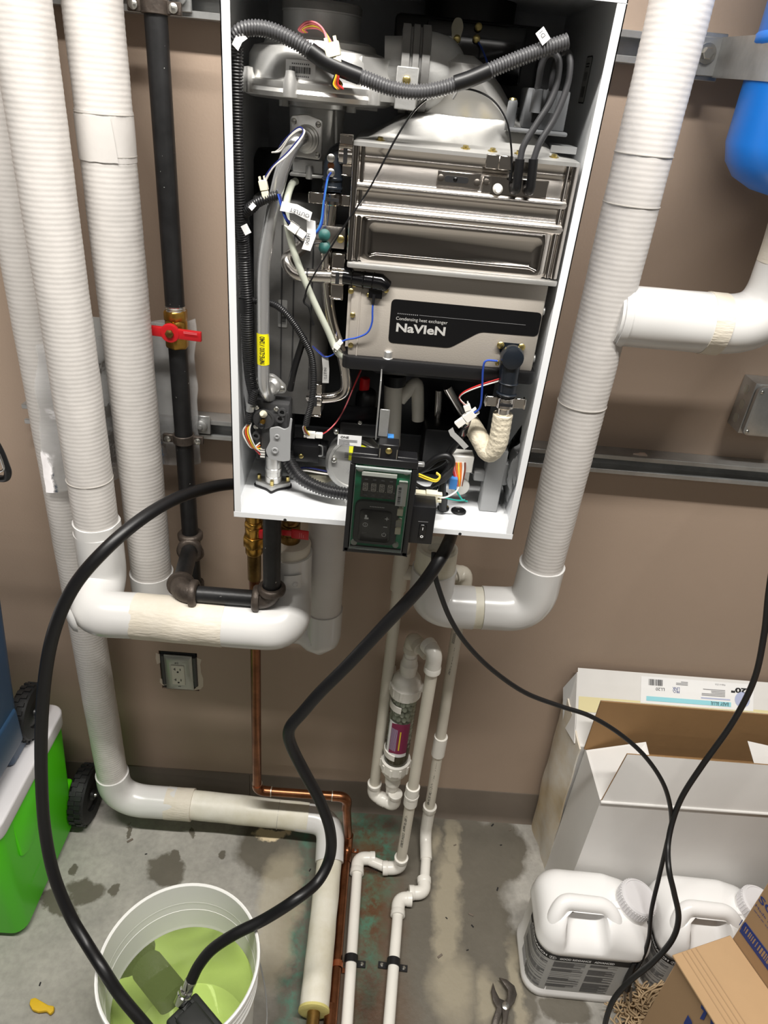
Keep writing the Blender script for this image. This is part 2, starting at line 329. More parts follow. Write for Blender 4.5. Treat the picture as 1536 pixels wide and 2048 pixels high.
# ================================================================== the room
RX0, RX1, RY0, RZ1 = -4.2, 4.4, -6.5, 3.0
def floor_material():
    m = bpy.data.materials.new('stained_concrete'); m.use_nodes = True; nt = m.node_tree; N = nt.nodes; L = nt.links; b = N['Principled BSDF']
    geo = N.new('ShaderNodeNewGeometry')
    nz = N.new('ShaderNodeTexNoise'); nz.inputs['Scale'].default_value = 14; nz.inputs['Detail'].default_value = 5; nz.inputs['Roughness'].default_value = .6
    L.new(geo.outputs['Position'], nz.inputs['Vector'])
    sub = N.new('ShaderNodeVectorMath'); sub.operation = 'SUBTRACT'; sub.inputs[1].default_value = (.5, .5, .5); L.new(nz.outputs['Color'], sub.inputs[0])
    scl = N.new('ShaderNodeVectorMath'); scl.operation = 'SCALE'; scl.inputs['Scale'].default_value = .075; L.new(sub.outputs[0], scl.inputs[0])
    pos = N.new('ShaderNodeVectorMath'); L.new(geo.outputs['Position'], pos.inputs[0]); L.new(scl.outputs[0], pos.inputs[1])
    def blob(px, py, wx, wy, rot=0, soft=.12):
        c = Z(px, py, 0); k = 1.25e-3
        a = N.new('ShaderNodeVectorMath'); a.operation = 'SUBTRACT'; a.inputs[1].default_value = c; L.new(pos.outputs[0], a.inputs[0])
        mp = N.new('ShaderNodeMapping'); mp.vector_type = 'TEXTURE'; mp.inputs['Rotation'].default_value = (0, 0, math.radians(rot)); mp.inputs['Scale'].default_value = (wx*k, wy*k*1.45, 1)
        L.new(a.outputs[0], mp.inputs['Vector'])
        ln = N.new('ShaderNodeVectorMath'); ln.operation = 'LENGTH'; L.new(mp.outputs[0], ln.inputs[0])
        r = N.new('ShaderNodeMapRange'); r.inputs['From Min'].default_value = 1+soft; r.inputs['From Max'].default_value = 1-soft; L.new(ln.outputs['Value'], r.inputs['Value']); return r.outputs[0]
    def union(bl):
        o = bl[0]
        for q in bl[1:]:
            x = N.new('ShaderNodeMath'); x.operation = 'MAXIMUM'; L.new(o, x.inputs[0]); L.new(q, x.inputs[1]); o = x.outputs[0]
        return o
    def mul(a, k):
        x = N.new('ShaderNodeMath'); x.operation = 'MULTIPLY'; L.new(a, x.inputs[0])
        if isinstance(k, float): x.inputs[1].default_value = k
        else: L.new(k, x.inputs[1])
        return x.outputs[0]
    def mixc(f, a, bb):
        x = N.new('ShaderNodeMix'); x.data_type = 'RGBA'; L.new(f, x.inputs['Factor'])
        if isinstance(a, tuple): x.inputs['A'].default_value = a
        else: L.new(a, x.inputs['A'])
        if isinstance(bb, tuple): x.inputs['B'].default_value = bb
        else: L.new(bb, x.inputs['B'])
        return x.outputs['Result']
    n1 = N.new('ShaderNodeTexNoise'); n1.inputs['Scale'].default_value = 5; n1.inputs['Detail'].default_value = 9; n1.inputs['Roughness'].default_value = .7; L.new(geo.outputs['Position'], n1.inputs['Vector'])
    n2 = N.new('ShaderNodeTexNoise'); n2.inputs['Scale'].default_value = 70; n2.inputs['Detail'].default_value = 6; L.new(geo.outputs['Position'], n2.inputs['Vector'])
    r1 = N.new('ShaderNodeValToRGB'); r1.color_ramp.elements[0].position = .3; r1.color_ramp.elements[1].position = .72
    r1.color_ramp.elements[0].color = lin((140, 138, 132)); r1.color_ramp.elements[1].color = lin((180, 176, 168)); L.new(n1.outputs['Fac'], r1.inputs['Fac'])
    r2 = N.new('ShaderNodeValToRGB'); r2.color_ramp.elements[0].position = .3; r2.color_ramp.elements[1].position = .6; r2.color_ramp.elements[0].color = (.86, .86, .86, 1); r2.color_ramp.elements[1].color = (1, 1, 1, 1); L.new(n2.outputs['Fac'], r2.inputs['Fac'])
    mm = N.new('ShaderNodeMix'); mm.data_type = 'RGBA'; mm.blend_type = 'MULTIPLY'; mm.inputs['Factor'].default_value = 1; L.new(r1.outputs[0], mm.inputs['A']); L.new(r2.outputs[0], mm.inputs['B'])
    dry = mm.outputs['Result']
    wet = union([blob(740, 1900, 190, 300), blob(880, 1720, 150, 120), blob(560, 1690, 90, 60), blob(960, 1880, 70, 120), blob(800, 2060, 260, 90), blob(1010, 1960, 70, 70), blob(1000, 1700, 60, 55),
                 blob(332, 1740, 38, 24, -25), blob(352, 1715, 14, 12), blob(170, 1785, 40, 20, -10), blob(120, 1815, 50, 14, -30), blob(228, 1783, 12, 10), blob(444, 1707, 12, 9), blob(383, 1662, 8, 8), blob(258, 1660, 7, 10), blob(145, 1745, 10, 9), blob(1130, 2020, 50, 20)])
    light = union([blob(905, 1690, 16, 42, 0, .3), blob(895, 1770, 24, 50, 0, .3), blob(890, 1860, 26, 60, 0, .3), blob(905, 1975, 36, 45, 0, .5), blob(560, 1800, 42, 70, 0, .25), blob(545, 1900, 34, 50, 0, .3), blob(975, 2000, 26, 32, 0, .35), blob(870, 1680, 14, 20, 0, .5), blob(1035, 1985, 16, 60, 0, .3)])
    tealm = union([blob(720, 1655, 60, 26, 0, .7), blob(770, 1700, 24, 60, 0, .8), blob(735, 1860, 20, 90, 0, .9), blob(610, 1670, 24, 24, 0, .9), blob(590, 1930, 18, 110, 0, .9)])
    rust = union([blob(735, 1690, 50, 44, 0, .7), blob(745, 1800, 44, 130, 0, .8), blob(730, 2020, 60, 60, 0, .8)])
    black = union([blob(735, 2010, 24, 40, 0, .8), blob(745, 1735, 60, 8, 0, .8)])
    cream = union([blob(540, 1667, 34, 10, 0, .15), blob(575, 1664, 10, 7, 0, .2)])
    n3 = N.new('ShaderNodeTexNoise'); n3.inputs['Scale'].default_value = 26; n3.inputs['Detail'].default_value = 7; n3.inputs['Roughness'].default_value = .7; L.new(geo.outputs['Position'], n3.inputs['Vector'])
    r3 = N.new('ShaderNodeMapRange'); r3.inputs['From Min'].default_value = .42; r3.inputs['From Max'].default_value = .62; L.new(n3.outputs['Fac'], r3.inputs['Value'])
    wetc = mixc(n1.outputs['Fac'], lin((82, 78, 69)), lin((104, 98, 86)))
    c = mixc(mul(wet, .93), dry, wetc)
    c = mixc(mul(rust, .85), c, lin((86, 52, 18)))
    c = mixc(mul(mul(tealm, r3.outputs[0]), .62), c, lin((60, 140, 118)))
    c = mixc(mul(black, .6), c, lin((40, 26, 16)))
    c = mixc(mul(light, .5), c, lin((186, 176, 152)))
    c = mixc(cream, c, lin((222, 204, 170)))
    L.new(c, b.inputs['Base Color'])
    rr = N.new('ShaderNodeMapRange'); rr.inputs['To Min'].default_value = .78; rr.inputs['To Max'].default_value = .42; L.new(wet, rr.inputs['Value']); L.new(rr.outputs[0], b.inputs['Roughness'])
    bp = N.new('ShaderNodeBump'); bp.inputs['Strength'].default_value = .25; bp.inputs['Distance'].default_value = .003; L.new(n2.outputs['Fac'], bp.inputs['Height']); L.new(bp.outputs[0], b.inputs['Normal'])
    return m
MT['floor'] = floor_material()
struct(MB().box((RX0-.1, RY0-.1, -.1), (RX1+.1, .1, 0)).build('floor', 'floor'))
struct(MB().box((RX0-.1, RY0-.1, RZ1), (RX1+.1, .1, RZ1+.1)).build('ceiling', 'ceil'))
ox0, ox1, oz0, oz1 = -.497, -.402, .432, .562     # opening in the wall board round the outlet
wb = MB()
wb.box((RX0, 0, 0), (ox0, .1, RZ1)).box((ox1, 0, 0), (RX1, .1, RZ1)).box((ox0, 0, 0), (ox1, .1, oz0)).box((ox0, 0, oz1), (ox1, .1, RZ1)).box((ox0, .06, oz0), (ox1, .1, oz1))
struct(wb.build('wall_back', 'wall'))
struct(MB().box((RX0-.1, RY0, 0), (RX0, .1, RZ1)).build('wall_left', 'farwall')); struct(MB().box((RX1, RY0, 0), (RX1+.1, .1, RZ1)).build('wall_right', 'farwall'))
struct(MB().box((RX0, RY0-.1, 0), (RX1, RY0, RZ1)).build('wall_front', 'farwall'))
bb = MB(); prof = [(0, 0), (-.012, 0), (-.007, .006), (-.004, .02), (-.0035, .119), (-.002, .1226), (0, .1226)]
sx = P(499, 1560, -.004).x
for a, b_ in ((RX0, sx-.0006), (sx+.0006, RX1)): bb.prism([(a, y, z) for y, z in prof], (b_-a, 0, 0))
struct(bb.build('baseboard_back', 'base'))
# ------------------------------------------------------------------ strut channels on the wall
def strut(x0, x1, z0, label):
    h = .0413; t = .0028; y = -.0413
    outer = [(0, z0), (y, z0), (y, z0+.0095), (y+.007, z0+.0095), (y+.007, z0+.0095-t), (y+t, z0+.0095-t), (y+t, z0+t), (-t, z0+t), (-t, z0+h-t), (y+t, z0+h-t), (y+t, z0+h-.0095+t), (y+.007, z0+h-.0095+t), (y+.007, z0+h-.0095), (y, z0+h-.0095), (y, z0+h), (0, z0+h)]
    return tag(MB().prism([(x0, a, b) for a, b in outer], (x1-x0, 0, 0)).build('strut_channel', 'galv', bevel=.0008, seg=1), label, 'metal channel', 'galvanised strut channels on the wall')
strut(-.700, 1.6, 1.1763, 'lower galvanised strut channel, the long one level with the heater bottom')
strut(-.78, 1.6, 1.8688, 'upper galvanised strut channel near the top edge, behind the blue tank strap')
MB().tube(spline([P(1268, 895, -.03)+V((i*.007, (i % 2)*.004-.003, .0)) for i in range(4)], 3), .0035, 6, flat=.25)
ch = MB(); a = P(1268, 902, -.03); ch.prism([a+V(q) for q in ((0, 0, 0), (.012, -.004, 0), (.028, -.003, 0), (.026, .008, 0), (.015, .007, 0), (.012, .003, 0))], (0, 0, .003))
o = ch.build('paint_chip', 'chip'); o.location.z = 1.1763+.0413+.0016; tag(o, 'pale paint flake lying on top of the lower strut channel', 'paint chip')
# ------------------------------------------------------------------ insulated pipes
def ridged(path, r, parent, name='jacket', mat='jacket', pitch=.0076, amp=.00017, n=40, wr=.0010, seed=0):
    q = resample(path, pitch/4)
    def rad(s, t, p):
        e = amp*math.cos(2*math.pi*s/pitch)
        nz = noise.noise(V((math.cos(t)*1.6+seed*3.1, math.sin(t)*1.6, s*11)))*wr + noise.noise(V((math.cos(t)*4+seed, math.sin(t)*4, s*34+seed)))*wr*.45
        return r+e+nz
    return MB().tube(q, rad, n).build(name, mat, parent, ang=80)
def smooth_tube(path, r, parent, name, mat, n=36, wr=0, step=.006, seed=0, cap=True):
    q = resample(path, step)
    rad = (lambda s, t, p: r+noise.noise(V((math.cos(t)*2+seed, math.sin(t)*2, s*18)))*wr) if wr else r
    return MB().tube(q, rad, n, cap=cap).build(name, mat, parent, ang=80)
def band(a, b, r, parent, mat='tape', name='tape_band', wr=.0006, seed=3): return smooth_tube([V(a), V(b)], r, parent, name, mat, wr=wr, step=.004, seed=seed)
def seam(c, ax, r, parent, mat='seamline', name='seam'):
    c, ax = V(c), V(ax).normalized(); return MB().lathe([(r-.001, -.0007), (r+.0004, -.0005), (r+.0004, .0005), (r-.001, .0007)], c, ax, 40).build(name, mat, parent)
# A: leftmost pipe, down to the floor, along the wall, then out over the floor
xA, yA, rA = -.616, -.10, .0375
tA = thing('insulated_pipe', (xA, yA, 0), 'leftmost white insulated pipe that drops to the floor and runs out between bucket and drains', 'pipe')
ridged([V((xA, yA, RZ1-.05)), V((xA, yA, .21))], rA, tA, seed=1)
zA = .108; xe = -.010; zf = .042
path = fillet([(xA, yA, .215), (xA, yA, zA), (xA+.16, yA, zA)], .085, 12)
smooth_tube(path, rA+.004, tA, 'elbow_cover', 'cover', wr=.0008)
band((xA+.135, yA, zA), (xA+.205, yA, zA-.001), rA+.0045, tA, wr=.0018)
smooth_tube([V((xA+.2, yA, zA)), V((-.10, yA, zA-.02))], rA, tA, 'jacket', 'oldjacket', wr=.0012)
seam((-.18, yA, zA-.016), (1, 0, -.04), rA+.0008, tA)
rF = .0330; pa, pb = Z(664, 1665, zf), Z(628, 2020, zf)
path = fillet([(-.13, yA, zA-.02), (pa.x-.004, yA, zA-.03), (pa.x, pa.y-.09, zf+.004)], .055, 10)
lab(smooth_tube(path, rA, tA, 'elbow_cover', 'cover', wr=.0006), 'white elbow cover turning out over the floor')
smooth_tube([V((pa.x, pa.y-.04, zf+.002)), pb], rF, tA, 'jacket', 'oldjacket', wr=.0012)
d = (pb-pa).normalized()
lab(MB().lathe([(rF+.0015, 0), (rF+.002, .006), (rF-.004, .008), (.016, .007)], pb-d*.002, d, 36).build('cut_end', 'foam', tA), 'yellowed foam at the cut end of the insulation')
MB().cyl(pb-d*.01, pb+d*.42, .0143, 18).build('copper_core', 'oldbrass', tA)
# B: second pipe, elbows out and across to the front brass valve
xB, yB, rB = -.516, -.20, .0395; yH = -.28; zB = .915
tB = thing('insulated_pipe', (xB, yB, zB), 'white insulated pipe second from left, elbowing out across the front to the heater valve', 'pipe')
ridged([V((xB, yB, RZ1-.05)), V((xB, yB, 1.03))], rB, tB, seed=2)
z0 = P(228, 1080, yB).z
path = fillet([(xB, yB, 1.045), (xB, yB, zB+.01), (xB, yH-.008, zB), (xB+.085, yH, zB-.003)], [.05, .045], 12)
smooth_tube(path, rB+.004, tB, 'elbow_cover', 'cover', wr=.0006)
path = fillet([(xB, yB, 1.06), (xB, yB, 1.03)], .01); smooth_tube([V((xB, yB, 1.066)), V((xB, yB, 1.036))], rB+.003, tB, 'cover_rim', 'cover', wr=.002)
dent = MB().lathe([(.0, .0), (.012, .001), (.021, .004), (.026, .009)], V((xB-.026, yH-.040, zB+.006)), V((.75, .62, .05)), 20); 
lab(dent.build('dented_end', 'cover', tB), 'dented round end of the white elbow cover')
xb0, xb1 = P(270, 1230, yH).x, P(450, 1250, yH).x
band((xb0, yH, zB-.003), (xb1, yH, zB-.006), rB+.0046, tB, wr=.0016)
xU, yU = -.153, -.195
path = fillet([(xb1-.01, yH, zB-.006), (xU+.012, yH, zB-.006), (xU, yU, zB+.03), (xU, yU, 1.03)], [.055, .05], 12)
smooth_tube(path, rB+.004, tB, 'elbow_cover', 'cover', wr=.0004)
MB().lathe([(rB-.001, 0), (rB+.001, .018), (rB-.002, .023), (.020, .025)], (xU, yU, 1.03), (0, 0, 1), 36).build('cut_end', 'tape', tB)
pl = MB(); pl.grid(lambda u, v: V((xU+.046*math.sin(-.1+.75*u), yU-.0478*math.cos(-.1+.75*u), .90+.105*v)), 6, 3)
ov = pl.build('overlap_strip', 'cover', tB, thick=.001)
for zz in (.915, .985): MB().ball((xU+.046*math.sin(.38), yU-.048*math.cos(.38), zz), .0055, 12, (1, 1, .5), (math.sin(.38), -math.cos(.38), 0)).build('tack', 'cover', ov)
# C: third pipe, behind, crossing over to riser D
xC, yC, rC = -.447, -.13, .0408; yD = -.14; xD = -.086
tC = thing('insulated_pipe', (xC, yC, .8), 'white insulated pipe third from left, beside the black gas pipe, returning up under the heater', 'pipe')
ridged([V((xC, yC, RZ1-.05)), V((xC, yC, .90))], rC, tC, seed=5)
ridged([V((xD, yD, 1.2)), V((xD, yD, .845))], .0385, tC, seed=6, wr=.0006)
path = fillet([(xC, yC, .905), (xC, yC, .815), (xC+.12, yC, .812)], .06, 10); smooth_tube(path, rC+.003, tC, 'elbow_cover', 'cover')
ridged([V((xC+.1, yC, .812)), V((xD-.11, yC, .802))], rC, tC, seed=7)
path = fillet([(xD-.13, yC, .80), (xD-.03, yC, .79), (xD, yD, .765), (xD, yD, .852)], [.03, .045], 10); smooth_tube(path, rC+.0005, tC, 'elbow_cover', 'cover', wr=.0003)
MB().ball(P(590, 1277, -.186), .006, 12, (1, 1, .5), (0, -1, .2)).build('tack', 'cover', tC)
for pt in ((228, 232), (262, 320)):
    a = P(pt[0], pt[1], yC-.043); zt = a.z
    seam((xC, yC, zt), (0, 0, 1), rC+.0008, tC)
band((xC, yC, P(215, 225, yC-.04).z), (xC, yC, P(240, 330, yC-.04).z), rC+.0006, tC, mat='jacket', wr=.0012, seed=9)
a, b = P(188, 232, yC-.04).z, P(205, 325, yC-.04).z
m = MB(); m.grid(lambda u, v: V((xC+(rC+.0016+.004*max(0, u-.8)*(1-v*.6))*math.sin(-1.1+1.75*u-.12*v), yC-(rC+.0016+.004*max(0, u-.8)*(1-v*.6))*math.cos(-1.1+1.75*u-.12*v), b+(a-b)*v+.0012*noise.noise(V((u*6, v*5, 2))))), 20, 12); lab(m.build('loose_patch', 'jacket', tC, thick=.0006), 'loosened patch of jacket tape')
seam((xB, yB, P(200, 980, yB-.04).z), (0, 0, 1), rB+.0008, tB)
# E: right hand pipe with a tee branch and a return under the heater
yE = -.185; rE = .0405; xE = P(1215, 600, yE).x; zE = P(1040, 1218, yE).z
tE = thing('insulated_pipe', (xE, yE, zE), 'white insulated pipe right of the heater with a smooth branch towards the right edge', 'pipe')
zj = P(1072, 1150, yE-.04).z; ridged([V((xE, yE, RZ1-.05)), V((xE, yE, zj-.01))], rE, tE, seed=11)
for yy in (310, 413, 822): seam((xE, yE, P(1277-(yy-300)*.24, yy, yE-.04).z), (0, 0, 1), rE+.0009, tE)
xs1, xs0 = P(962, 1220, yE).x, P(945, 1220, yE).x; xG = P(870, 1130, yE).x; zcv = P(868, 1160, yE-.04).z; ztop_ = P(872, 1092, yE).z
path = fillet([(xE, yE, zj), (xE, yE, zE), (xs1, yE, zE-.004)], .055, 12); smooth_tube(path, rE+.004, tE, 'elbow_cover', 'cover', wr=.001, seed=4)
band((xs1+.01, yE, zE-.004), (xs0-.01, yE, zE-.006), rE+.002, tE, mat='oldjacket')
path = fillet([(xs0, yE, zE-.006), (xG, yE, zE-.008), (xG, yE, zcv)], .05, 12); smooth_tube(path, rE+.0035, tE, 'elbow_cover', 'cover')
MB().lathe([(rE-.001, -.005), (rE+.0005, .002), (rE-.001, ztop_-zcv-.003), (rE-.006, ztop_-zcv), (.019, ztop_-zcv-.006), (.017, ztop_-zcv-.02)], (xG, yE, zcv), (0, 0, 1), 36).build('cut_end', 'oldjacket', tE)
zbr = P(1400, 645, yE).z; xb2, xb3 = P(1405, 650, yE).x, P(1440, 650, yE).x; xel = P(1545, 620, yE).x
smooth_tube([V((xE+.012, yE-.004, zbr)), V((xb2+.01, yE, zbr))], rE+.0065, tE, 'tee_cover', 'cover', wr=.0006)
MB().tube([V((xE+.018, yE-.006, zbr)), V((xE+.030, yE-.006, zbr))], rE+.0078, 30).build('torn_rim', 'cover', tE)
band((xb2, yE, zbr), (xb3, yE, zbr), rE+.0078, tE, mat='tape', wr=.0014)
path = fillet([(xb3-.01, yE, zbr), (xel, yE, zbr+.004), (xel, yE, zbr+.14)], .07, 12); smooth_tube(path, rE+.006, tE, 'elbow_cover', 'cover', wr=.0006)
smooth_tube([V((xel, yE, zbr+.10)), V((xel, yE, zbr+.18))], rE+.0072, tE, 'torn_rim', 'tape', wr=.003)
ridged([V((xel, yE, zbr+.17)), V((xel, yE, RZ1-.05))], rE, tE, seed=15)
# ------------------------------------------------------------------ gas line of black iron
xg, yg, rg = -.377, -.075, .0167
tG = thing('gas_pipe', (xg, yg, .9), 'black iron gas pipe with brass shut-off valve, running down left of the heater', 'pipe')
zv = P(355, 655, yg).z
MB().cyl((xg, yg, RZ1-.05), (xg, yg, zv+.033), rg, 24).build('pipe_section', 'iron', tG)
MB().cyl((xg, yg, zv-.036), (xg, yg, .955), rg, 24).build('pipe_section', 'iron', tG)
MB().lathe([(rg+.0005, 0), (rg+.0012, .002), (rg+.0002, .004), (rg+.0012, .006), (rg+.0002, .008), (rg+.0008, .010)], (xg, yg, zv+.029), (0, 0, 1), 24).build('thread', 'zinc', tG)
vb = MB()
for z0, z1, r in ((.012, .032, .0212), (-.036, -.014, .0212)): vb.lathe([(r-.002, z0), (r, z0+.003), (r, z1-.003), (r-.002, z1)], (xg, yg, zv), (0, 0, 1), 6)
vb.lathe([(.0175, -.02), (.0195, -.012), (.0195, .010), (.0175, .016)], (xg, yg, zv), (0, 0, 1), 24); vb.cyl((xg, yg-.012, zv), (xg, yg-.031, zv), .011, 20)
vo = vb.build('valve_body', 'brass', tG, bevel=.0008, seg=1)
hd = MB(); hy = yg-.033
hd.lathe([(.011, -.004), (.0165, -.004), (.0165, .0045), (.011, .0045)], (xg-.002, hy, zv), (0, -1, 0), 28)
hd.add([V((xg-.002, hy, zv))+V(q) for q in ()], [])
for s, l, wd in ((-1, .030, .0085), (1, .050, .0085)):
    u = V((s, 0, -.045*s)); hd.obox(V((xg-.002, hy+.001, zv))+u*(l/2+.008), u*(l/2-.004), V((0, 0, wd)), V((0, .0045, 0)))
lab(hd.build('lever', 'red', vo, bevel=.0015, fix=True), 'red wing lever of the gas valve')
MB().lathe([(.0075, 0), (.0075, .006), (.004, .008)], (xg-.002, hy-.002, zv), (0, -1, 0), 6).build('stem_nut', 'oldbrass', vo)
lines(P(381, 668, hy-.006)+V((0, -.001, .0015)), (1, 0, -.045), (0, 0, 1), .024, .0045, 2, vo, 'wirepink', 'lever_print')
zt = .942; zh = .968; yf = -.270; xr = -.176; xq = P(357, 1174, yf).x
def fitting(path, r, parent, collars, name='elbow', mat='castiron', n=24):
    m = MB(); m.tube(path, r, n)
    for c, ax in collars: m.lathe([(r, -.001), (r+.0055, 0), (r+.0065, .004), (r+.006, .010), (r+.003, .013), (r-.002, .0135), (r-.004, .010)], c, ax, n)
    return m.build(name, mat, parent, ang=50)
tee = MB(); tee.tube([V((xg, yg, zt+.026)), V((xg, yg, zt-.026))], rg+.0035, 24); bd = (V((xq, yf, zh))-V((xg, yg, zt))).normalized(); tee.tube([V((xg, yg, zt)), V((xg, yg, zt))+bd*.028], rg+.0035, 24)
for c, ax in (((xg, yg, zt+.018), (0, 0, 1)), ((xg, yg, zt-.018), (0, 0, -1)), (V((xg, yg, zt))+bd*.020, bd)): tee.lathe([(rg+.003, -.002), (rg+.009, 0), (rg+.0095, .009), (rg+.006, .013), (rg, .013)], c, ax, 24)
tee.build('tee', 'castiron', tG, ang=50)
MB().cyl((xg, yg, zt-.02), (xg, yg, zt-.11), rg, 24).build('drip_leg', 'iron', tG); MB().lathe([(rg+.006, 0), (rg+.006, -.02), (rg, -.026), (0, -.028)], (xg, yg, zt-.10), (0, 0, 1), 24).build('drip_cap', 'castiron', tG)
e1 = V((xq, yf, zh)); MB().cyl(V((xg, yg, zt))+bd*.02, e1-bd*.01, rg, 24).build('nipple', 'iron', tG)
fitting(fillet([e1-bd*.032, e1, e1+V((.032, 0, 0))], .03, 8), rg+.0035, tG, [(e1-bd*.024, -bd), (e1+V((.022, 0, 0)), (1, 0, 0))])
MB().cyl(e1+V((.02, 0, 0)), (xr-.012, yf, zh), rg-.0012, 24).build('pipe_section', 'iron', tG)
e2 = V((xr, yf, zh)); fitting(fillet([e2+V((-.03, 0, 0)), e2, e2+V((0, 0, .03))], .03, 8), rg+.003, tG, [(e2+V((-.022, 0, 0)), (-1, 0, 0)), (e2+V((0, 0, .020)), (0, 0, 1))])
MB().cyl((xr, yf, zh+.012), (xr, yf, 1.19), rg-.0005, 24).build('riser', 'iron', tG)
MB().lathe([(rg+.001, 0), (rg+.005, .006), (rg+.006, .05)], (xr, yf, 1.165), (0, 0, 1), 20).build('inlet_adapter', 'black', tG)
def pipe_clamp(x, y, z, r, label):
    t = thing('pipe_clamp', (x, y, z), label, 'clamp', 'iron clamps on the gas pipe')
    m = MB(); m.lathe([(r+.0005, -.009), (r+.004, -.009), (r+.004, .009), (r+.0005, .009), (r+.0005, -.009)], (x, y, z), (0, 0, 1), 24)
    for s in (-1, 1): m.obox((x+s*(r+.011), y-.003, z), (.011, 0, 0), (0, .004, 0), (0, 0, .008))
    m.build('band', 'castiron', t, bevel=.001, seg=1)
    for s in (-1, 1): MB().lathe([(.0065, 0), (.0065, .004), (.003, .006), (0, .006)], (x+s*(r+.012), y-.008, z), (0, -1, 0), 12).build('bolt', 'zinc', t)
    w = MB(); w.obox((x+.028, -.044, z+.018), (.017, 0, 0), (0, .003, 0), (0, 0, .019)); w.build('strut_plate', 'galv', t, bevel=.001, seg=1)
    MB().lathe([(.012, 0), (.012, .007), (.008, .010), (.004, .010), (.004, .014), (0, .014)], (x+.028, -.047, z+.018), (0, -1, 0), 16).build('strut_bolt', 'galv', t); return t
pipe_clamp(xg, yg, P(385, 887, yg-.02).z, rg, 'grey iron clamp holding the gas pipe to the lower strut channel')
pipe_clamp(xg, yg, P(312, 12, yg-.02).z, rg, 'grey iron clamp holding the gas pipe to the upper strut channel')
# ------------------------------------------------------------------ copper line
xc, yc, rc = -.231, -.135, .0112
tK = thing('copper_pipe', (xc, yc, .2), 'copper water pipe dropping from under the heater and running out along the floor', 'pipe')
zc = .232; fA = Z(696, 1660, .026); fB = Z(661, 2075, .026); fB = fA+(fB-fA)*1.7
ctop = P(508, 1060, -.215); cax = (ctop-V((xc, yc, zc))).normalized()
def cz(z): return V((xc, yc, zc))+cax*((z-zc)/cax.z)
MB().cyl(cz(1.17), cz(zc+.02), rc, 20).build('vertical_run', 'copper', tK)
ec = P(692, 1590, yc)
fit = lambda p, nm='elbow': MB().tube(p, rc+.0018, 20).build(nm, 'copper', tK, ang=60)
fit(fillet([cz(zc+.03), (xc, yc, zc), (xc+.035, yc, zc)], .026, 8)); MB().cyl((xc+.03, yc, zc), (ec.x-.03, yc, zc), rc, 20).build('horizontal_run', 'copper', tK)
for q, ax in (((xc, yc, zc+.03), (0, 0, 1)), ((xc+.036, yc, zc), (1, 0, 0)), ((ec.x-.035, yc, zc), (-1, 0, 0))): MB().lathe([(rc+.0021, -.001), (rc+.0021, .001), (rc, .0022)], q, ax, 20).build('solder_ring', 'solder', tK)
ef = V((fA.x, fA.y+.004, .028))
fit(fillet([(ec.x-.035, yc, zc), (ec.x+.004, yc, zc), (ec.x+.004, yc, zc-.045)], .026, 8)); MB().cyl((ec.x+.004, yc, zc-.04), (fA.x+.002, yc-.002, .06), rc, 20).build('short_drop', 'copper', tK)
fit(fillet([(fA.x+.002, yc-.001, .075), (fA.x+.002, yc-.004, .028), V((fA.x, yc-.05, .027))], .03, 8)); MB().cyl((fA.x, yc-.045, .027), fB, rc, 20).build('floor_run', 'copper', tK)
cq = Z(662, 2010, .027); dk = (fB-fA).normalized(); MB().lathe([(rc+.002, 0), (rc+.0022, .06)], cq, dk, 20).build('coupling', 'copper', tK)
MB().cyl(cz(.965), cz(1.045), rc+.002, 20).build('solder_socket', 'oldbrass', tK)
un = MB(); 
for z0, z1, r, n in ((1.030, 1.050, .0165, 20), (1.050, 1.074, .0210, 6), (1.074, 1.095, .0165, 20), (1.095, 1.108, .018, 6), (1.108, 1.214, .0155, 20)): un.lathe([(r-.0015, 0), (r, .002), (r, z1-z0-.002), (r-.0015, z1-z0)], cz(z0), cax, n)
un.build('union_nut', 'brass', tK, bevel=.0006, seg=1)
# brass isolation valve with red lever standing in pipe B
xv, yv = xU, yU
tV = thing('brass_valve', (xv, yv, 1.05), 'brass shut-off valve with a red lever between the heater and the insulated pipe', 'valve')
vm = MB()
for z0, z1, r, n in ((1.050, 1.072, .0195, 24), (1.072, 1.092, .021, 6), (1.092, 1.106, .0165, 24), (1.106, 1.14, .020, 24), (1.14, 1.16, .0205, 6), (1.16, 1.2116, .0165, 24)): vm.lathe([(r-.002, z0), (r, z0+.002), (r, z1-.002), (r-.002, z1)], (xv, yv, 0), (0, 0, 1), n)
vm.cyl((xv, yv-.012, 1.122), (xv, yv-.03, 1.122), .008, 14); vm.build('valve_body', 'oldbrass', tV, bevel=.0006, seg=1)
lv = MB(); c = P(600, 1069, yv-.03); lv.obox(c+V((.0, 0, 0)), (.016, 0, -.001), (0, .002, 0), (0, 0, .0095)); lv.obox(c+V((-.024, 0, .001)), (.010, 0, 0), (0, .0012, 0), (0, 0, .006))
lv.build('lever', 'red', tV, bevel=.0018)
lines(c+V((.003, -.0025, .0)), (0, 0, 1), (-1, 0, 0), .011, .010, 3, tV, 'wirepink', 'lever_print', fill=.3)
lv2 = MB(); c = P(524, 1068, yv-.03); lv2.obox(c, (.006, 0, 0), (0, .004, 0), (0, 0, .0095)); lv2.build('lever_end', 'red', tV, bevel=.003)
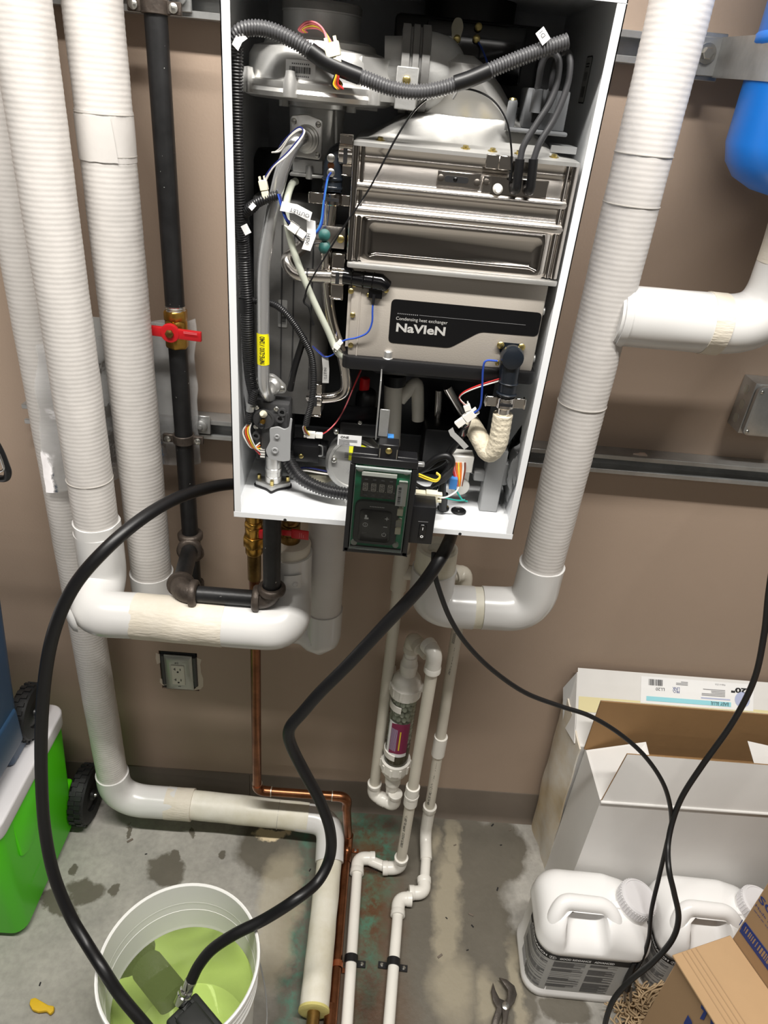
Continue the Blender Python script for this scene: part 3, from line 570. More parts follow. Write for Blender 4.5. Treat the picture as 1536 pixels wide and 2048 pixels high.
# ------------------------------------------------------------------ pvc condensate drains and neutraliser
rp = .0134; rs = .0172
def ell(pts, parent, r=rs, fr=.018, mat='pvc', lip=True):
    pts = [V(q) for q in pts]; m = MB(); m.tube(fillet(pts, fr, 8), r, 22)
    for a, b in ((pts[0], pts[1]), (pts[-1], pts[-2])):
        d = (a-b).normalized(); m.lathe([(r, -.014), (r+.0012, -.012), (r+.0014, 0), (r-.0005, .001), (rp, .0005)], a, d, 22)
    return m.build('elbow', mat, parent, ang=50)
tN = thing('drain_pipe', (.07, -.1, .19), 'white plastic drain pipe hanging left of the neutraliser canister and feeding its bottom', 'pipe')
xn, yn = .070, -.10; zn = .205; xf_, yf_ = .113, -.10
# (canister axis)
MB().cyl((xn, yn, 1.2), (xn, yn, zn+.02), rp, 20).build('vertical_run', 'pvcgrey', tN)
tm = MB(); zt_ = P(797, 1140, yn).z; tm.tube([V((xn, yn, zt_+.05)), V((xn, yn, zt_-.05))], rs, 22); tm.tube([V((xn, yn, zt_-.005)), V((xn+.045, yn, zt_-.003))], rs-.001, 22)
tm.build('tee', 'pvcgrey', tN); MB().cyl((xn+.03, yn, zt_-.004), (.205, yn, zt_), rp, 20).build('cross_run', 'pvcgrey', tN)
xb_, yb_ = xf_+.012, -.125
ell([(xn, yn, zn+.045), (xn, yn, zn), (xn+.028, yn-.012, zn-.004)], tN); ell([(xn+.024, yn-.010, zn-.003), (xb_, yb_, zn-.006), (xb_, yb_, zn+.042)], tN)
tF = thing('neutraliser_canister', (xf_, yf_, .25), 'clear condensate neutraliser canister with white screw caps, half full of brown sediment', 'canister')
def ang_axis(t): return V((xf_, yf_, 0))*(1-t)+V((xb_, yb_, 0))*t
zc0, zc1 = .352, .612    # clear body
bx_, by_ = xf_+.002, yf_-.012
MB().lathe([(.0305, zc0), (.0305, zc1)], (bx_, by_, 0), (0, 0, 1), 36).build('clear_body', 'tubeclear', tF)
MB().lathe([(.0285, zc0+.002), (.0285, zc0+.085), (0, zc0+.085)], (bx_, by_, 0), (0, 0, 1), 30).build('sediment', 'brown', tF)
md = MB(); rnd = random.Random(3)
for k in range(11):
    for j in range(13):
        a = 2*math.pi*(j+.5*(k % 2))/13+rnd.uniform(-.06, .06); md.ball((bx_+.0245*math.cos(a), by_+.0245*math.sin(a), .43+k*.0165+rnd.uniform(-.002, .002)), .0062, 8)
o = md.build('media_beads', 'beads', tF); o['kind'] = 'stuff'
def cap(z0, s, parent):
    pr = [(.030, -.014), (.0372, -.013), (.0375, .016), (.0350, .018), (.0335, .022), (.0325, .032), (.0300, .037), (.0215, .046), (.0185, .048), (.0185, .062)]
    m = MB(); m.lathe([(r, h) for r, h in pr], (bx_, by_, z0), (0, 0, s), 36)
    for k in range(10):
        a = 2*math.pi*k/10; m.obox((bx_+.0372*math.cos(a), by_+.0372*math.sin(a), z0+s*.005), V((math.cos(a), math.sin(a), 0))*.0022, V((-math.sin(a), math.cos(a), 0))*.0030, (0, 0, .012))
    return m.build('screw_cap', 'pvc', parent, ang=40)
cap(zc1-.002, 1, tF); cap(zc0+.002, -1, tF)
for z0, s in ((zc1+.055, 1), (zc0-.055, -1)):
    MB().lathe([(.019, 0), (.0205, .003), (.0205, .022), (.018, .026), (.0165, .044), (.0145, .046), (.0145, .060)], (bx_, by_, z0), (0, 0, s), 14).build('reducer', 'pvc', tF, ang=30)
for zz in (.40, .565):
    cm = MB(); cm.lathe([(.0308, zz-.009), (.0335, zz-.009), (.0335, zz+.009), (.0308, zz+.009)], (bx_, by_, 0), (0, 0, 1), 24, math.radians(150), math.radians(258), ref=(1, 0, 0)); cm.box((bx_-.03, by_+.02, zz-.009), (bx_-.02, -.002, zz+.009)); cm.build('wall_clip', 'pvc', tF, thick=.0)
lb = MB(); lb.grid(lambda u, v: V((bx_+.0309*math.cos(math.radians(205+105*u)), by_+.0309*math.sin(math.radians(205+105*u)), .405+.115*v)), 16, 2); lbo = lb.build('label', 'paper', tF)
lb = MB(); lb.grid(lambda u, v: V((bx_+.0311*math.cos(math.radians(222+88*u)), by_+.0311*math.sin(math.radians(222+88*u)), .405+.012+.103*v+(.0 if u < .75 else 0)-(.02*max(0, .3-u)))), 16, 2); lab(lb.build('print_panel', 'maroon', lbo), 'maroon panel printed on the label')
lb = MB(); lb.grid(lambda u, v: V((bx_+.0313*math.cos(math.radians(266+6*u)), by_+.0313*math.sin(math.radians(266+6*u)), .43+.065*v)), 3, 2); lb.build('yellow_line', 'wireyellow', lbo)
lb = MB()
for k in range(7): lb.grid(lambda u, v: V((bx_+.0313*math.cos(math.radians(226+k*4.5+1.8*u)), by_+.0313*math.sin(math.radians(226+k*4.5+1.8*u)), .425+.075*v)), 2, 1)
lb.build('fine_print', 'lilac', lbo)
# loop from the canister top, out, down and along the floor
xo, yo = .158, -.185
tQ = thing('drain_pipe', (xo, yo, .02), 'white plastic drain pipe in front of the canister, stepping left along the floor', 'pipe')
ztop = .757
ell([(bx_, by_, ztop-.03), (bx_, by_, ztop+.008), (bx_+.018, by_-.03, ztop+.006)], tQ, mat='pvcgrey')
MB().cyl((bx_+.014, by_-.024, ztop+.006), (xo-.012, yo+.025, ztop+.003), rp, 20).build('short_run', 'pvcgrey', tQ)
zo = P(852, 1310, yo).z+.006
ell([(bx_+.028, by_-.045, zo), (xo, yo, zo), (xo, yo, zo-.05)], tQ)
MB().cyl((xo, yo, zo-.04), (xo, yo, .03), rp, 20).build('vertical_run', 'pvcgrey', tQ)
zk = P(824, 1590, yo).z; m = MB(); m.lathe([(rp, -.034), (rs, -.033), (rs, .033), (rp, .034)], (xo, yo, zk), (0, 0, 1), 22); m.lathe([(rs, -.004), (rs+.001, -.003), (rs+.001, .003), (rs, .004)], (xo, yo, zk), (0, 0, 1), 22); m.build('coupling', 'pvc', tQ)
zp = .0195; g1 = Z(716, 1716, zp); g2 = Z(692, 2075, zp); g2 = g1+(g2-g1)*1.9
ell([(xo, yo, .068), (xo, yo-.002, zp+.004), (xo-.045, yo-.003, zp)], tQ, fr=.022); MB().cyl((xo-.03, yo-.003, zp), (g1.x+.02, g1.y, zp), rp, 20).build('short_run', 'pvc', tQ)
ell([(g1.x+.045, g1.y+.001, zp), (g1.x, g1.y, zp), (g1.x-.001, g1.y-.045, zp)], tQ, fr=.022); MB().cyl((g1.x, g1.y-.03, zp), g2, rp, 20).build('floor_run', 'pvc', tQ)
# right drain
xs, ys = .222, -.085
tS = thing('drain_pipe', (xs, ys, .02), 'white plastic drain pipe right of the canister, stepping left on the wet floor', 'pipe')
zs = P(925, 1140, ys).z
m = MB(); ell([(.185, yn, zt_), (xs-.012, ys, zt_+.004), (xs-.01, ys, zt_-.05)], tS, fr=.03, mat='pvcgrey')
MB().cyl((xs-.01, ys, zt_-.03), (xs+.006, ys, .12), rp, 20).build('vertical_run', 'pvcgrey', tS)
zk = P(872, 1490, ys).z; MB().lathe([(rp, -.034), (rs, -.033), (rs, .033), (rp, .034)], (xs+.001, ys, zk), (0, 0, 1), 22).build('coupling', 'pvc', tS)
h1 = Z(850, 1672, zp); h2 = Z(849, 1786, zp); h3 = Z(797, 1797, zp); h4 = Z(775, 2075, zp); h4 = h3+(h4-h3)*2.2
m = MB(); m.tube(fillet([(xs+.006, ys, .15), (xs+.007, ys, .02+.012), (h1.x+.001, ys-.07, zp)], .035, 8), rs-.001, 22)
m.lathe([(rs-.001, -.02), (rs+.0015, -.016), (rs+.0015, 0), (rp, .001)], (xs+.006, ys, .152), (0, 0, 1), 22); m.build('sweep_elbow', 'pvc', tS, ang=50)
MB().cyl((h1.x+.001, ys-.06, zp), (h2.x, h2.y+.02, zp), rp, 20).build('floor_run', 'pvc', tS)
ell([(h2.x, h2.y+.04, zp), (h2.x, h2.y, zp), (h2.x-.04, h2.y-.002, zp)], tS, fr=.022); ell([(h3.x+.034, h3.y+.001, zp), (h3.x, h3.y, zp), (h3.x-.002, h3.y-.045, zp)], tS, fr=.022)
MB().cyl((h3.x-.001, h3.y-.03, zp), h4, rp, 20).build('floor_run', 'pvc', tS)
# print on the plastic pipes
def pipe_print(s, c, up, side, r, parent, width, h=.0065):
    c, up, side = V(c), V(up).normalized(), V(side).normalized(); n = V((0, -1, 0)) if abs(up.y) < .5 else V((0, 0, 1)); n = (n-up*n.dot(up)).normalized(); sd = up.cross(n)
    ph = .5
    def fn(a, b): t = ph+b/r; return c+up*a+(n*math.cos(t)-sd*math.sin(t)*side.x)*(r+.0004)
    return write(s, .01, 'ink', parent, fn=fn, width=width, height=h)
pipe_print('USA Made & Owned', (xs-.004, ys, P(905, 1315, ys).z), (0, 0, -1), (-1, 0, 0), rp, tS, .085)
pipe_print('0860 0-1120M   PVC1120 SCH40', (xs+.004, ys, P(862, 1560, ys).z), (0, 0, -1), (-1, 0, 0), rp, tS, .17)
pipe_print('IIIIIIIIIII', (xs-.007, ys, P(908, 1290, ys).z+.03), (0, 0, -1), (-1, 0, 0), rp, tS, .03)
pipe_print('-1785-20 PPFA  D2241/F2855', (xo, yo, P(812, 1660, yo).z+.01), (0, 0, -1), (-1, 0, 0), rp, tQ, .13)
pipe_print('PPFA 0729 M', (xo-.075, yo-.003, zp), (1, 0, 0), (1, 0, 0), rp, tQ, .03, .009)
# straps screwed to the floor
def strap(c, d, r, mat, label, ears=(-1, 1), group=None, th=.0012, wd=.007):
    c, d = V(c), V(d).normalized(); s = d.cross(V((0, 0, 1))).normalized(); t = thing('pipe_strap', (c.x, c.y, 0), label, 'strap', group)
    m = MB(); m.grid(lambda u, v: c+s*math.cos(math.pi*u)*(r+.0008)+V((0, 0, 1))*math.sin(math.pi*u)*(r+.0008)+d*(v-.5)*2*wd, 14, 1); b = m.build('band', mat, t, thick=th)
    for e in ears:
        k = MB(); k.obox(c+s*e*(r+.011)+V((0, 0, .004-c.z)), s*.011, d*wd*.85, V((0, 0, .0012))); k.obox(c+s*e*(r+.0008)+V((0, 0, (.004-c.z)/2)), s*.0009, d*wd*.85, V((0, 0, abs(.004-c.z)/2))); k.build('ear', mat, t, bevel=.0006, seg=1)
        MB().lathe([(.0045, 0), (.0045, .002), (.002, .004), (0, .004)], c+s*e*(r+.013)+V((0, 0, .005-c.z)), (0, 0, 1), 12).build('screw', 'zinc', t)
    return t
kp = Z(678, 1928, .027); strap((Z(675, 1930, .027).x, Z(675, 1930, .027).y, .027), dk, rc, 'coppernew', 'copper pipe strap nearest the bucket, lower of the two', (-1, 1), 'copper straps')
strap((fA.x, Z(695, 1690, .027).y, .027), dk, rc, 'coppernew', 'small copper pipe strap by the green stain, upper of the two', (-1, 1), 'copper straps')
dq = (g2-g1).normalized(); dh = (h4-h3).normalized()
strap(g1+dq*((Z(703, 1920, zp).y-g1.y)/dq.y), dq, rp, 'black', 'black plastic pipe strap on the left floor drain', (-1,), 'black straps on the floor drains', .002, .009)
strap(h3+dh*((Z(780, 1926, zp).y-h3.y)/dh.y), dh, rp, 'black', 'black plastic pipe strap on the right floor drain', (-1, 1), 'black straps on the floor drains', .002, .009)
# ------------------------------------------------------------------ outlet in the wall
tO = thing('wall_outlet', (-.4495, 0, .495), 'duplex wall outlet with steel cover plate in a torn wall opening', 'outlet')
MB().box((ox0+.004, .002, oz0+.004), (ox1-.004, .058, oz1-.004)).build('outlet_box', 'gap', tO)
pm = MB(); oxc, ozc = -.4495, .494
a = [(-.035, -.058), (.035, -.058), (.035, .058), (-.035, .058)]; b_ = [(-.026, -.047), (.026, -.047), (.026, .047), (-.026, .047)]; c_ = [(-.0165, -.033), (.0165, -.033), (.0165, .033), (-.0165, .033)]
vs = [V((oxc+x, -.003, ozc+z)) for x, z in a]+[V((oxc+x, -.010, ozc+z)) for x, z in b_]+[V((oxc+x, -.010, ozc+z)) for x, z in c_]+[V((oxc+x, .0, ozc+z)) for x, z in a]
fs = []
for k in range(4): k2 = (k+1) % 4; fs += [(k, k2, 4+k2, 4+k), (4+k, 4+k2, 8+k2, 8+k), (12+k, 12+k2, k2, k)]
pm.add(vs, fs); pm.build('cover_plate', 'plate', tO, fix=True)
dv = MB().box((oxc-.0163, -.0125, ozc-.0328), (oxc+.0163, .001, ozc+.0328)).build('receptacle', 'device', tO, bevel=.001, seg=1)
sl = MB()
for s in (-1, 1):
    zz = ozc+s*.018+.003
    sl.box((oxc-.0075, -.0128, zz-.004), (oxc-.0055, -.012, zz+.004)).box((oxc-.011, -.0128, zz-.0008), (oxc-.007, -.012, zz+.0008)).box((oxc+.0055, -.0128, zz-.004), (oxc+.0075, -.012, zz+.003)); sl.lathe([(.0026, 0), (.0026, .0006)], (oxc, -.0125, zz-.009), (0, -1, 0), 12)
sl.build('slots', 'ink', dv)
write('#2', .008, 'ink', tO, (oxc-.002, -.0104, ozc+.040), (1, 0, 0), (0, 0, 1), height=.007); write('#6', .008, 'ink', tO, (oxc+.001, -.0104, ozc-.040), (1, 0, 0), (0, 0, 1), height=.005)
pt = MB(); rnd = random.Random(5)
def torn(pts): 
    q = []
    for i, (x, z) in enumerate(pts): q.append((x+rnd.uniform(-.0016, .0016), -.0008, z+rnd.uniform(-.0016, .0016)))
    MB().prism(q, (0, .002, 0)).build('torn_plaster', 'plaster', tO)
torn([(ox1-.001, .548), (ox1+.010, .542), (ox1+.006, .525), (ox1+.009, .512), (ox1+.006, .498), (ox1+.011, .480), (ox1+.011, .452), (ox1+.004, .440), (ox1-.014, .434), (ox1-.001, .452)])
torn([(ox0-.004, .470), (ox0-.006, .455), (ox0+.002, .444), (ox0+.016, .446), (ox0+.014, .455), (ox0+.002, .462)]); torn([(ox0-.006, .552), (ox0-.009, .535), (ox0-.006, .515), (ox0+.001, .52), (ox0+.001, .55)])
for x in (ox0+.008, ox1-.007): MB().cyl((x, -.001, oz0+.02), (x, -.001, oz1-.012), .0055, 14).build('box_clip', 'darkgrey', tO)
# ------------------------------------------------------------------ junction box at the right edge
tJ = thing('junction_box', (.75, -.025, 1.25), 'galvanised steel junction box on the wall at the right edge', 'junction box')
jx, jz0, jz1 = .692, 1.292, 1.394
jb = MB().box((jx, -.052, jz0), (jx+.104, -.0005, jz1)).build('box_body', 'galv', tJ, bevel=.002)
for k, (yy, zz) in enumerate(((-.026, jz1-.022), (-.026, jz0+.022), (-.03, (jz0+jz1)/2))): MB().lathe([(.0085, 0), (.0095, .0004), (.0095, -.0004)], (jx-.0002, yy, zz), (-1, 0, 0), 20).build('knockout', 'plate', jb)
MB().prism([V((q[0], -.052, q[1])) for q in rrect(jx+.052, (jz0+jz1)/2, .050, .050, .012)], (0, -.012, 0)).build('raised_cover', 'galv', tJ, bevel=.004)
for q in ((jx+.010, jz0+.010), (jx+.010, jz1-.012)): MB().ball((q[0], -.064, q[1]), .004, 10, (1, 1, .6), (0, -1, 0)).build('screw', 'zinc', tJ)
# ------------------------------------------------------------------ blue expansion tank and its strap
tx, ty, tr = .583, -.205, .134
tT = thing('expansion_tank', (tx, ty, 1.70), 'bright blue expansion tank hanging at the top right corner', 'tank')
MB().lathe([(0, 1.716), (.05, 1.719), (.085, 1.726), (.112, 1.739), (.127, 1.757), (tr, 1.782), (tr, 2.35), (.12, 2.40), (.06, 2.44), (0, 2.45)], (tx, ty, 0), (0, 0, 1), 48).build('tank_shell', 'tankblue', tT, ang=60)
MB().lathe([(tr+.001, 1.896), (tr+.004, 1.90), (tr+.004, 1.908), (tr+.001, 1.912)], (tx, ty, 0), (0, 0, 1), 48).build('weld_bead', 'tankblue', tT)
tt = thing('tank_strap', (.44, -.05, 1.88), 'galvanised steel strap and bolted bracket holding the blue tank to the upper strut', 'strap')
za, zb_ = 1.860, 1.913
bk = MB().box((.402, -.0465, za-.004), (.462, -.0415, zb_+.004)).build('bracket_plate', 'galv', tt, bevel=.001, seg=1)
w_ = MB(); w_.box((.412, -.054, za+.002), (.458, -.047, zb_-.002)); w_.build('clamp_block', 'galv', tt, bevel=.001, seg=1)
MB().lathe([(.0135, 0), (.0135, .0025), (.009, .0026)], (.434, -.054, 1.890), (0, -1, 0), 24).build('washer', 'zinc', tt); MB().lathe([(.0085, 0), (.0085, .006), (.007, .0075), (0, .0075)], (.434, -.0565, 1.890), (0, -1, 0), 6).build('bolt', 'zinc', tt)
def st(u, v):
    a0, a1 = math.radians(188), math.radians(270); L0 = .13; s = u*(L0+tr*1.43)
    q0 = V((.452, -.051, 0)); q1 = V((tx+(tr+.002)*math.cos(math.radians(232)), ty+(tr+.002)*math.sin(math.radians(232)), 0))
    q1 = V((tx-(tr+.002), ty, 0))
    if u < .3: xy = q0.lerp(q1, u/.3)
    else: t = math.radians(180+150*(u-.3)/.7); xy = V((tx+(tr+.002)*math.cos(t), ty+(tr+.002)*math.sin(t), 0))
    return V((xy.x, xy.y, za+.001+(zb_-za-.002)*v-.008*min(u, .5)*2))
MB().grid(st, 24, 1).build('strap_band', 'galv', tt, thick=.0015)
# ================================================================== the tankless water heater
HX0, HX1, HY0, HY1, HZ0, HZ1 = -.22, .22, -.375, -.045, 1.2116, 1.9190; FZ = HZ0+.010
H = thing('water_heater', (0, -.21, HZ0), 'white wall-hung tankless water heater with its front cover off', 'water heater')
t_ = .0014
for s, x in ((1, HX0), (-1, HX1)):
    m = MB(); m.box((x, HY0, HZ0), (x+s*t_, HY1, HZ1)); m.box((x, HY0, HZ0+.010), (x+s*.011, HY0+t_, HZ1-.0130)); m.build('side_panel', 'enamel', H)
m = MB(); m.box((HX0, HY0, FZ-t_), (HX1, HY1, FZ)); m.box((HX0, HY0-.0002, HZ0), (HX1, HY0+.0014, FZ)); m.box((HX0, HY0, HZ0), (HX1, HY0+.012, HZ0+t_))
bp = m.build('base_panel', 'enamel', H, bevel=.0005, seg=1)
for px, py in ((570, 1040), (920, 1068)): MB().lathe([(.0026, 0), (0, .0001)], P(px, py, HY0-.0004), (0, -1, 0), 14).build('screw_hole', 'ink', bp)
q = Z(917, 1023, FZ); MB().lathe([(.0125, 0), (.0125, .002), (.010, .0035), (.0085, .002), (.003, .002), (.002, .003), (0, .003)], q, (0, 0, 1), 28).build('grommet', 'rubber', bp)
q = Z(886, 1018, FZ); MB().lathe([(.010, 0), (.010, .003), (.006, .006), (.0048, .03)], q, (0, 0, 1), 20).build('cable_grommet', 'rubber', bp)
q = Z(890, 1018, FZ); MB().cyl(q+V((.003, 0, 0)), q+V((.003, 0, .006)), .0022, 10).build('ground_stud', 'goldscrew', bp)
MB().box((HX0, HY1, HZ0), (HX1, HY1+t_, HZ1)).build('mounting_panel', 'inner', H)
m = MB(); m.box((HX0, HY0, HZ1-t_), (HX1, HY1, HZ1)); m.box((HX0, HY0, HZ1-.0125), (HX1, HY0+t_, HZ1)); m.build('cabinet_roof', 'enamel', H)
# rating sticker on the right inner wall
sx_ = HX1-t_-.0004
def onwall(px, py): d = ray(px, py); return CAM + d*((sx_-CAM.x)/d.x)
c = onwall(1171, 160); lb = MB(); lb.prism([V((sx_, a, b)) for a, b in rrect(c.y, c.z, .016, .026, .004)], (-.0003, 0, 0)); lo = lb.build('rating_sticker', 'ink', H)
lb = MB(); lb.prism([V((sx_-.0004, a, b)) for a, b in rrect(c.y, c.z, .0148, .0245, .0035)], (-.0002, 0, 0)); lb.build('sticker_face', 'papergrey', lo)
lines((sx_-.0008, c.y, c.z+.016), (0, -1, 0), (0, 0, 1), .018, .006, 2, lo, 'ink'); bars((sx_-.0008, c.y, c.z-.013), (0, -1, 0), (0, 0, 1), .018, .012, lo); bars((sx_-.0008, c.y, c.z+.004), (0, 0, 1), (0, -1, 0), .010, .018, lo, 14, 'inkgrey', 'code_block', 4)
# ------------------------------------------------------------------ fan
bx, by = -.119, -.268
fan = MB(); zf0 = 1.7835
fan.lathe([(.03, zf0), (.086, zf0), (.094, zf0+.003), (.096, zf0+.008), (.094, zf0+.012), (.095, zf0+.014), (.095, zf0+.019), (.090, zf0+.0205), (.0885, zf0+.024), (.0875, zf0+.045), (.082, zf0+.054), (.070, zf0+.057), (.067, zf0+.063), (.060, zf0+.066), (.040, zf0+.066)], (bx, by, 0), (0, 0, 1), 72)
fan.obox((bx+.075, by-.03, zf0+.03), (.03, .012, 0), (-.01, .025, 0), (0, 0, .022))
fo = fan.build('fan_housing', 'brightalu', H, ang=30)
MB().lathe([(.047, zf0+.060), (.048, zf0+.064), (.0475, zf0+.092), (.0485, zf0+.0925), (.0485, zf0+.100)], (bx, by+.006, 0), (0, 0, 1), 48).build('fan_motor', 'castalu', fo, ang=30)
MB().lathe([(.0487, zf0+.094), (.0487, zf0+.101), (.046, zf0+.104), (.02, zf0+.106), (.0, zf0+.106)], (bx, by+.006, 0), (0, 0, 1), 48).build('motor_cap', 'tanksteel', fo, ang=30)
for a in (213, 255, 318, 352):
    t = math.radians(a); d = V((math.cos(t), math.sin(t), 0)); e = V((bx, by, 0))+d*.096; m = MB(); m.lathe([(.0085, zf0+.004), (.0085, zf0+.018), (.006, zf0+.026), (.0055, zf0+.030), (0, zf0+.031)], (e.x, e.y, 0), (0, 0, 1), 16); m.build('fan_lug', 'brightalu', fo)
lp = MB(); lp.grid(lambda u, v: V((bx+.0886*math.cos(math.radians(249+23*u)), by+.0886*math.sin(math.radians(249+23*u)), zf0+.0215+.020*v)), 8, 1); lpo = lp.build('fan_label', 'paper', fo)
def cylfn(cx, cy, r, a0, z0): return lambda a, b: V((cx+r*math.cos(math.radians(a0)+a/r), cy+r*math.sin(math.radians(a0)+a/r), z0+b))
f1 = cylfn(bx, by, .0889, 260.5, zf0+.0315); m = MB(); rnd = random.Random(2); x = -.013
while x < .013:
    w_ = rnd.choice((.0004, .0007, .001)); m.quad(f1(x, -.003), f1(x+w_, -.003), f1(x+w_, .0035), f1(x, .0035)); x += w_+rnd.choice((.0004, .0007))
m.build('fan_barcode', 'ink', fo); m = MB(); [m.quad(f1(-.010+k*.0024, s_), f1(-.0086+k*.0024, s_), f1(-.0086+k*.0024, s_+.0015), f1(-.010+k*.0024, s_+.0015)) for k in range(9) for s_ in (.0055, -.0068)]; m.build('fan_print', 'inkgrey', fo)
nk = MB(); nk.lathe([(.044, zf0-.001), (.043, zf0-.006), (.036, zf0-.008), (.0345, zf0-.03), (.032, zf0-.075), (.033, zf0-.082)], (bx-.002, by+.002, 0), (0, 0, 1), 40); nk.obox((bx+.026, by-.024, zf0-.038), (.0015, 0, 0), (0, .003, 0), (-.002, 0, .038))
nko = nk.build('mixing_chamber', 'castalu', H, ang=40)
for a in (215, 330): 
    t = math.radians(a); MB().cyl((bx+.05*math.cos(t), by+.05*math.sin(t), zf0-.008), (bx+.05*math.cos(t), by+.05*math.sin(t), zf0), .006, 12).build('flange_bolt', 'castalu', nko)
# square inlet flange
yfl = -.308; cfl = P(612, 276, yfl)
fp = MB(); fp.prism([V((a, yfl, b)) for a, b in rpoly([(cfl.x-.0205, cfl.z-.022), (cfl.x+.0200, cfl.z-.024), (cfl.x+.0212, cfl.z+.021), (cfl.x, cfl.z+.0265), (cfl.x-.0205, cfl.z+.023)], .005)], (0, .010, 0)); fpo = fp.build('inlet_flange', 'brightalu', H, bevel=.0012)
MB().lathe([(.0165, 0), (.0165, .003), (.0145, .004), (.0145, .007), (.012, .008), (.012, .012), (.0098, .013)], cfl+V((.001, -.0005, -.001)), (-.25, -1, -.05), 32).build('flange_boss', 'brightalu', fpo)
for dx, dz in ((-.0155, .0175), (.0150, .0165), (.0150, -.0180), (-.0155, -.0175)): screw(cfl+V((dx, -.0005, dz)), (0, -1, 0), .0036, fpo)
m = MB(); c = P(615, 335, -.295); m.box((c.x-.018, -.305, c.z-.006), (c.x+.021, -.27, c.z+.010)); m.box((c.x-.021, -.312, c.z-.010), (c.x+.023, -.27, c.z-.006)); m.cyl((c.x+.004, -.309, c.z-.012), (c.x+.004, -.309, c.z+.004), .005, 12); m.build('inlet_foot', 'castalu', H, bevel=.001, seg=1)
# gas tube with yellow sticker
yt = -.334; gp = fillet([cfl+V((.001, -.004, -.001)), P(596, 272, yt), P(566, 330, yt), P(545, 420, yt), P(526, 530, yt), P(527, 792, yt), P(540, 793, -.30)], [.018, .03, .05, .03, .05, .016], 8)
gt = MB().tube(resample(gp, .004), .0087, 24).build('gas_tube', 'alutube', H, ang=60)
ca, cb = P(526, 665, yt), P(527, 727, yt)
m = MB(); m.grid(lambda u, v: V((ca.x+(cb.x-ca.x)*v, yt, ca.z+(cb.z-ca.z)*v))+V((-.0090*math.cos(math.radians(10+160*u)), -.0090*math.sin(math.radians(10+160*u)), 0)), 14, 1); ylab = m.build('yellow_sticker', 'yellow', gt)
zm = (ca.z+cb.z)/2; xm = (ca.x+cb.x)/2
write('NPE-210 / 240', .01, 'ink', gt, fn=lambda a, b: V((xm-.0101*math.sin(b/.0101), yt-.0101*math.cos(b/.0101), zm+a)), width=.040, height=.0075, bold=.0002)
# lower flange of the gas tube
c = P(541, 772, -.305); m = MB(); dfl = [(-.026, .003), (-.012, .016), (.004, .018), (.012, .011), (.024, -.002), (.022, -.012), (.008, -.015), (-.010, -.014), (-.024, -.008)]
m.prism([V((c.x+a, -.303-b*.3, c.z+b)) for a, b in rpoly(dfl, .006)], (0, .006, .002)); lfo = m.build('tube_flange', 'brightalu', H, bevel=.001)
for a, b in ((-.019, -.001), (.017, -.004)): screw(V((c.x+a, -.304-b*.3, c.z+b)), (0, -1, .1), .0045, lfo)
m = MB(); m.lathe([(.014, 0), (.013, .004), (.0095, .007)], V((c.x+.002, -.304, c.z)), (-.3, -1, 0), 24); m.build('boss', 'brightalu', lfo)
# gas valve
x0, x1 = P(507, 830, -.31).x, P(582, 830, -.31).x; zt1, zt0 = P(545, 800, -.30).z, P(545, 905, -.30).z
m = MB(); m.box((x0+.002, -.312, zt0), (x1-.002, -.235, zt1)); m.box((x0+.012, -.318, zt0+.012), (x1-.004, -.300, zt1-.012)); gvo = m.build('gas_valve', 'darkgrey', H, bevel=.004)
c = P(528, 838, -.318); MB().lathe([(.0165, 0), (.0165, .003), (.0150, .003), (.0150, .004), (.0135, .004), (.0135, .003), (0, .003)], c, (0, -1, 0), 32).build('round_cover', 'darkgrey', gvo)
m = MB(); m.lathe([(.006, 0), (.0045, .010), (.003, .014)], P(527, 828, -.321), (-.05, -1, .45), 14); m.build('pressure_nipple', 'pincon', gvo); MB().lathe([(.0042, 0), (.0042, .006), (.003, .008)], P(526, 842, -.321), (0, -1, .1), 12).build('brass_screw', 'brass', gvo)
MB().ball(P(523, 850, -.325), .006, 12).build('black_knob', 'black', gvo)
for px, py in ((513, 815), (553, 818), (512, 853)): screw(P(px, py, -.318), (0, -1, 0), .004, gvo)
for px, py in ((565, 823), (561, 836), (513, 870)): MB().lathe([(.0062, 0), (.0062, .006), (.0035, .006), (.0035, .001)], P(px, py, -.318), (0, -1, .1), 16).build('test_port', 'darkgrey', gvo)
c = P(556, 888, -.328); m = MB(); m.prism([V((c.x+a, -.330, c.z+b)) for a, b in rpoly([(-.013, .026), (.0, .030), (.010, .026), (.0165, .030), (.0185, .046), (.0215, .044), (.0195, .02), (.0195, -.026), (.008, -.029), (-.014, -.026), (-.019, -.012), (-.012, .004)], .003)], (0, .003, 0)); bro = m.build('valve_bracket', 'greyplastic', gvo, bevel=.0008, seg=1)
for px, py, r in ((554, 873, .0042), (550, 901, .0056)): MB().lathe([(r, 0), (r*.9, .0014), (r*.55, .0016), (r*.5, .0006), (0, .0006)], P(px, py, -.331), (0, -1, 0), 18).build('bracket_rivet', 'greyplastic', gvo)
c = Z(546, 975, FZ); m = MB(); zb0 = FZ+.012; zb1 = P(546, 918, -.283).z
m.lathe([(.0135, zb0), (.0135, zb0+.010), (.0125, zb0+.011), (.0125, zb1-.018), (.0135, zb1-.017), (.0135, zb1-.012), (.0125, zb1-.011), (.0125, zb1+.01)], (c.x, c.y+.003, 0), (0, 0, 1), 28); m.build('gas_inlet_tube', 'brightalu', gvo, ang=35)
m = MB(); m.prism([V((c.x+a, c.y+.003+b, FZ+.003)) for a, b in rpoly([(-.030, -.003), (-.027, .013), (0, .016), (.026, .013), (.029, .0), (.009, -.012), (0, -.024), (-.009, -.014)], .004)], (0, 0, .008)); m.build('inlet_base', 'castalu', gvo, bevel=.0012)
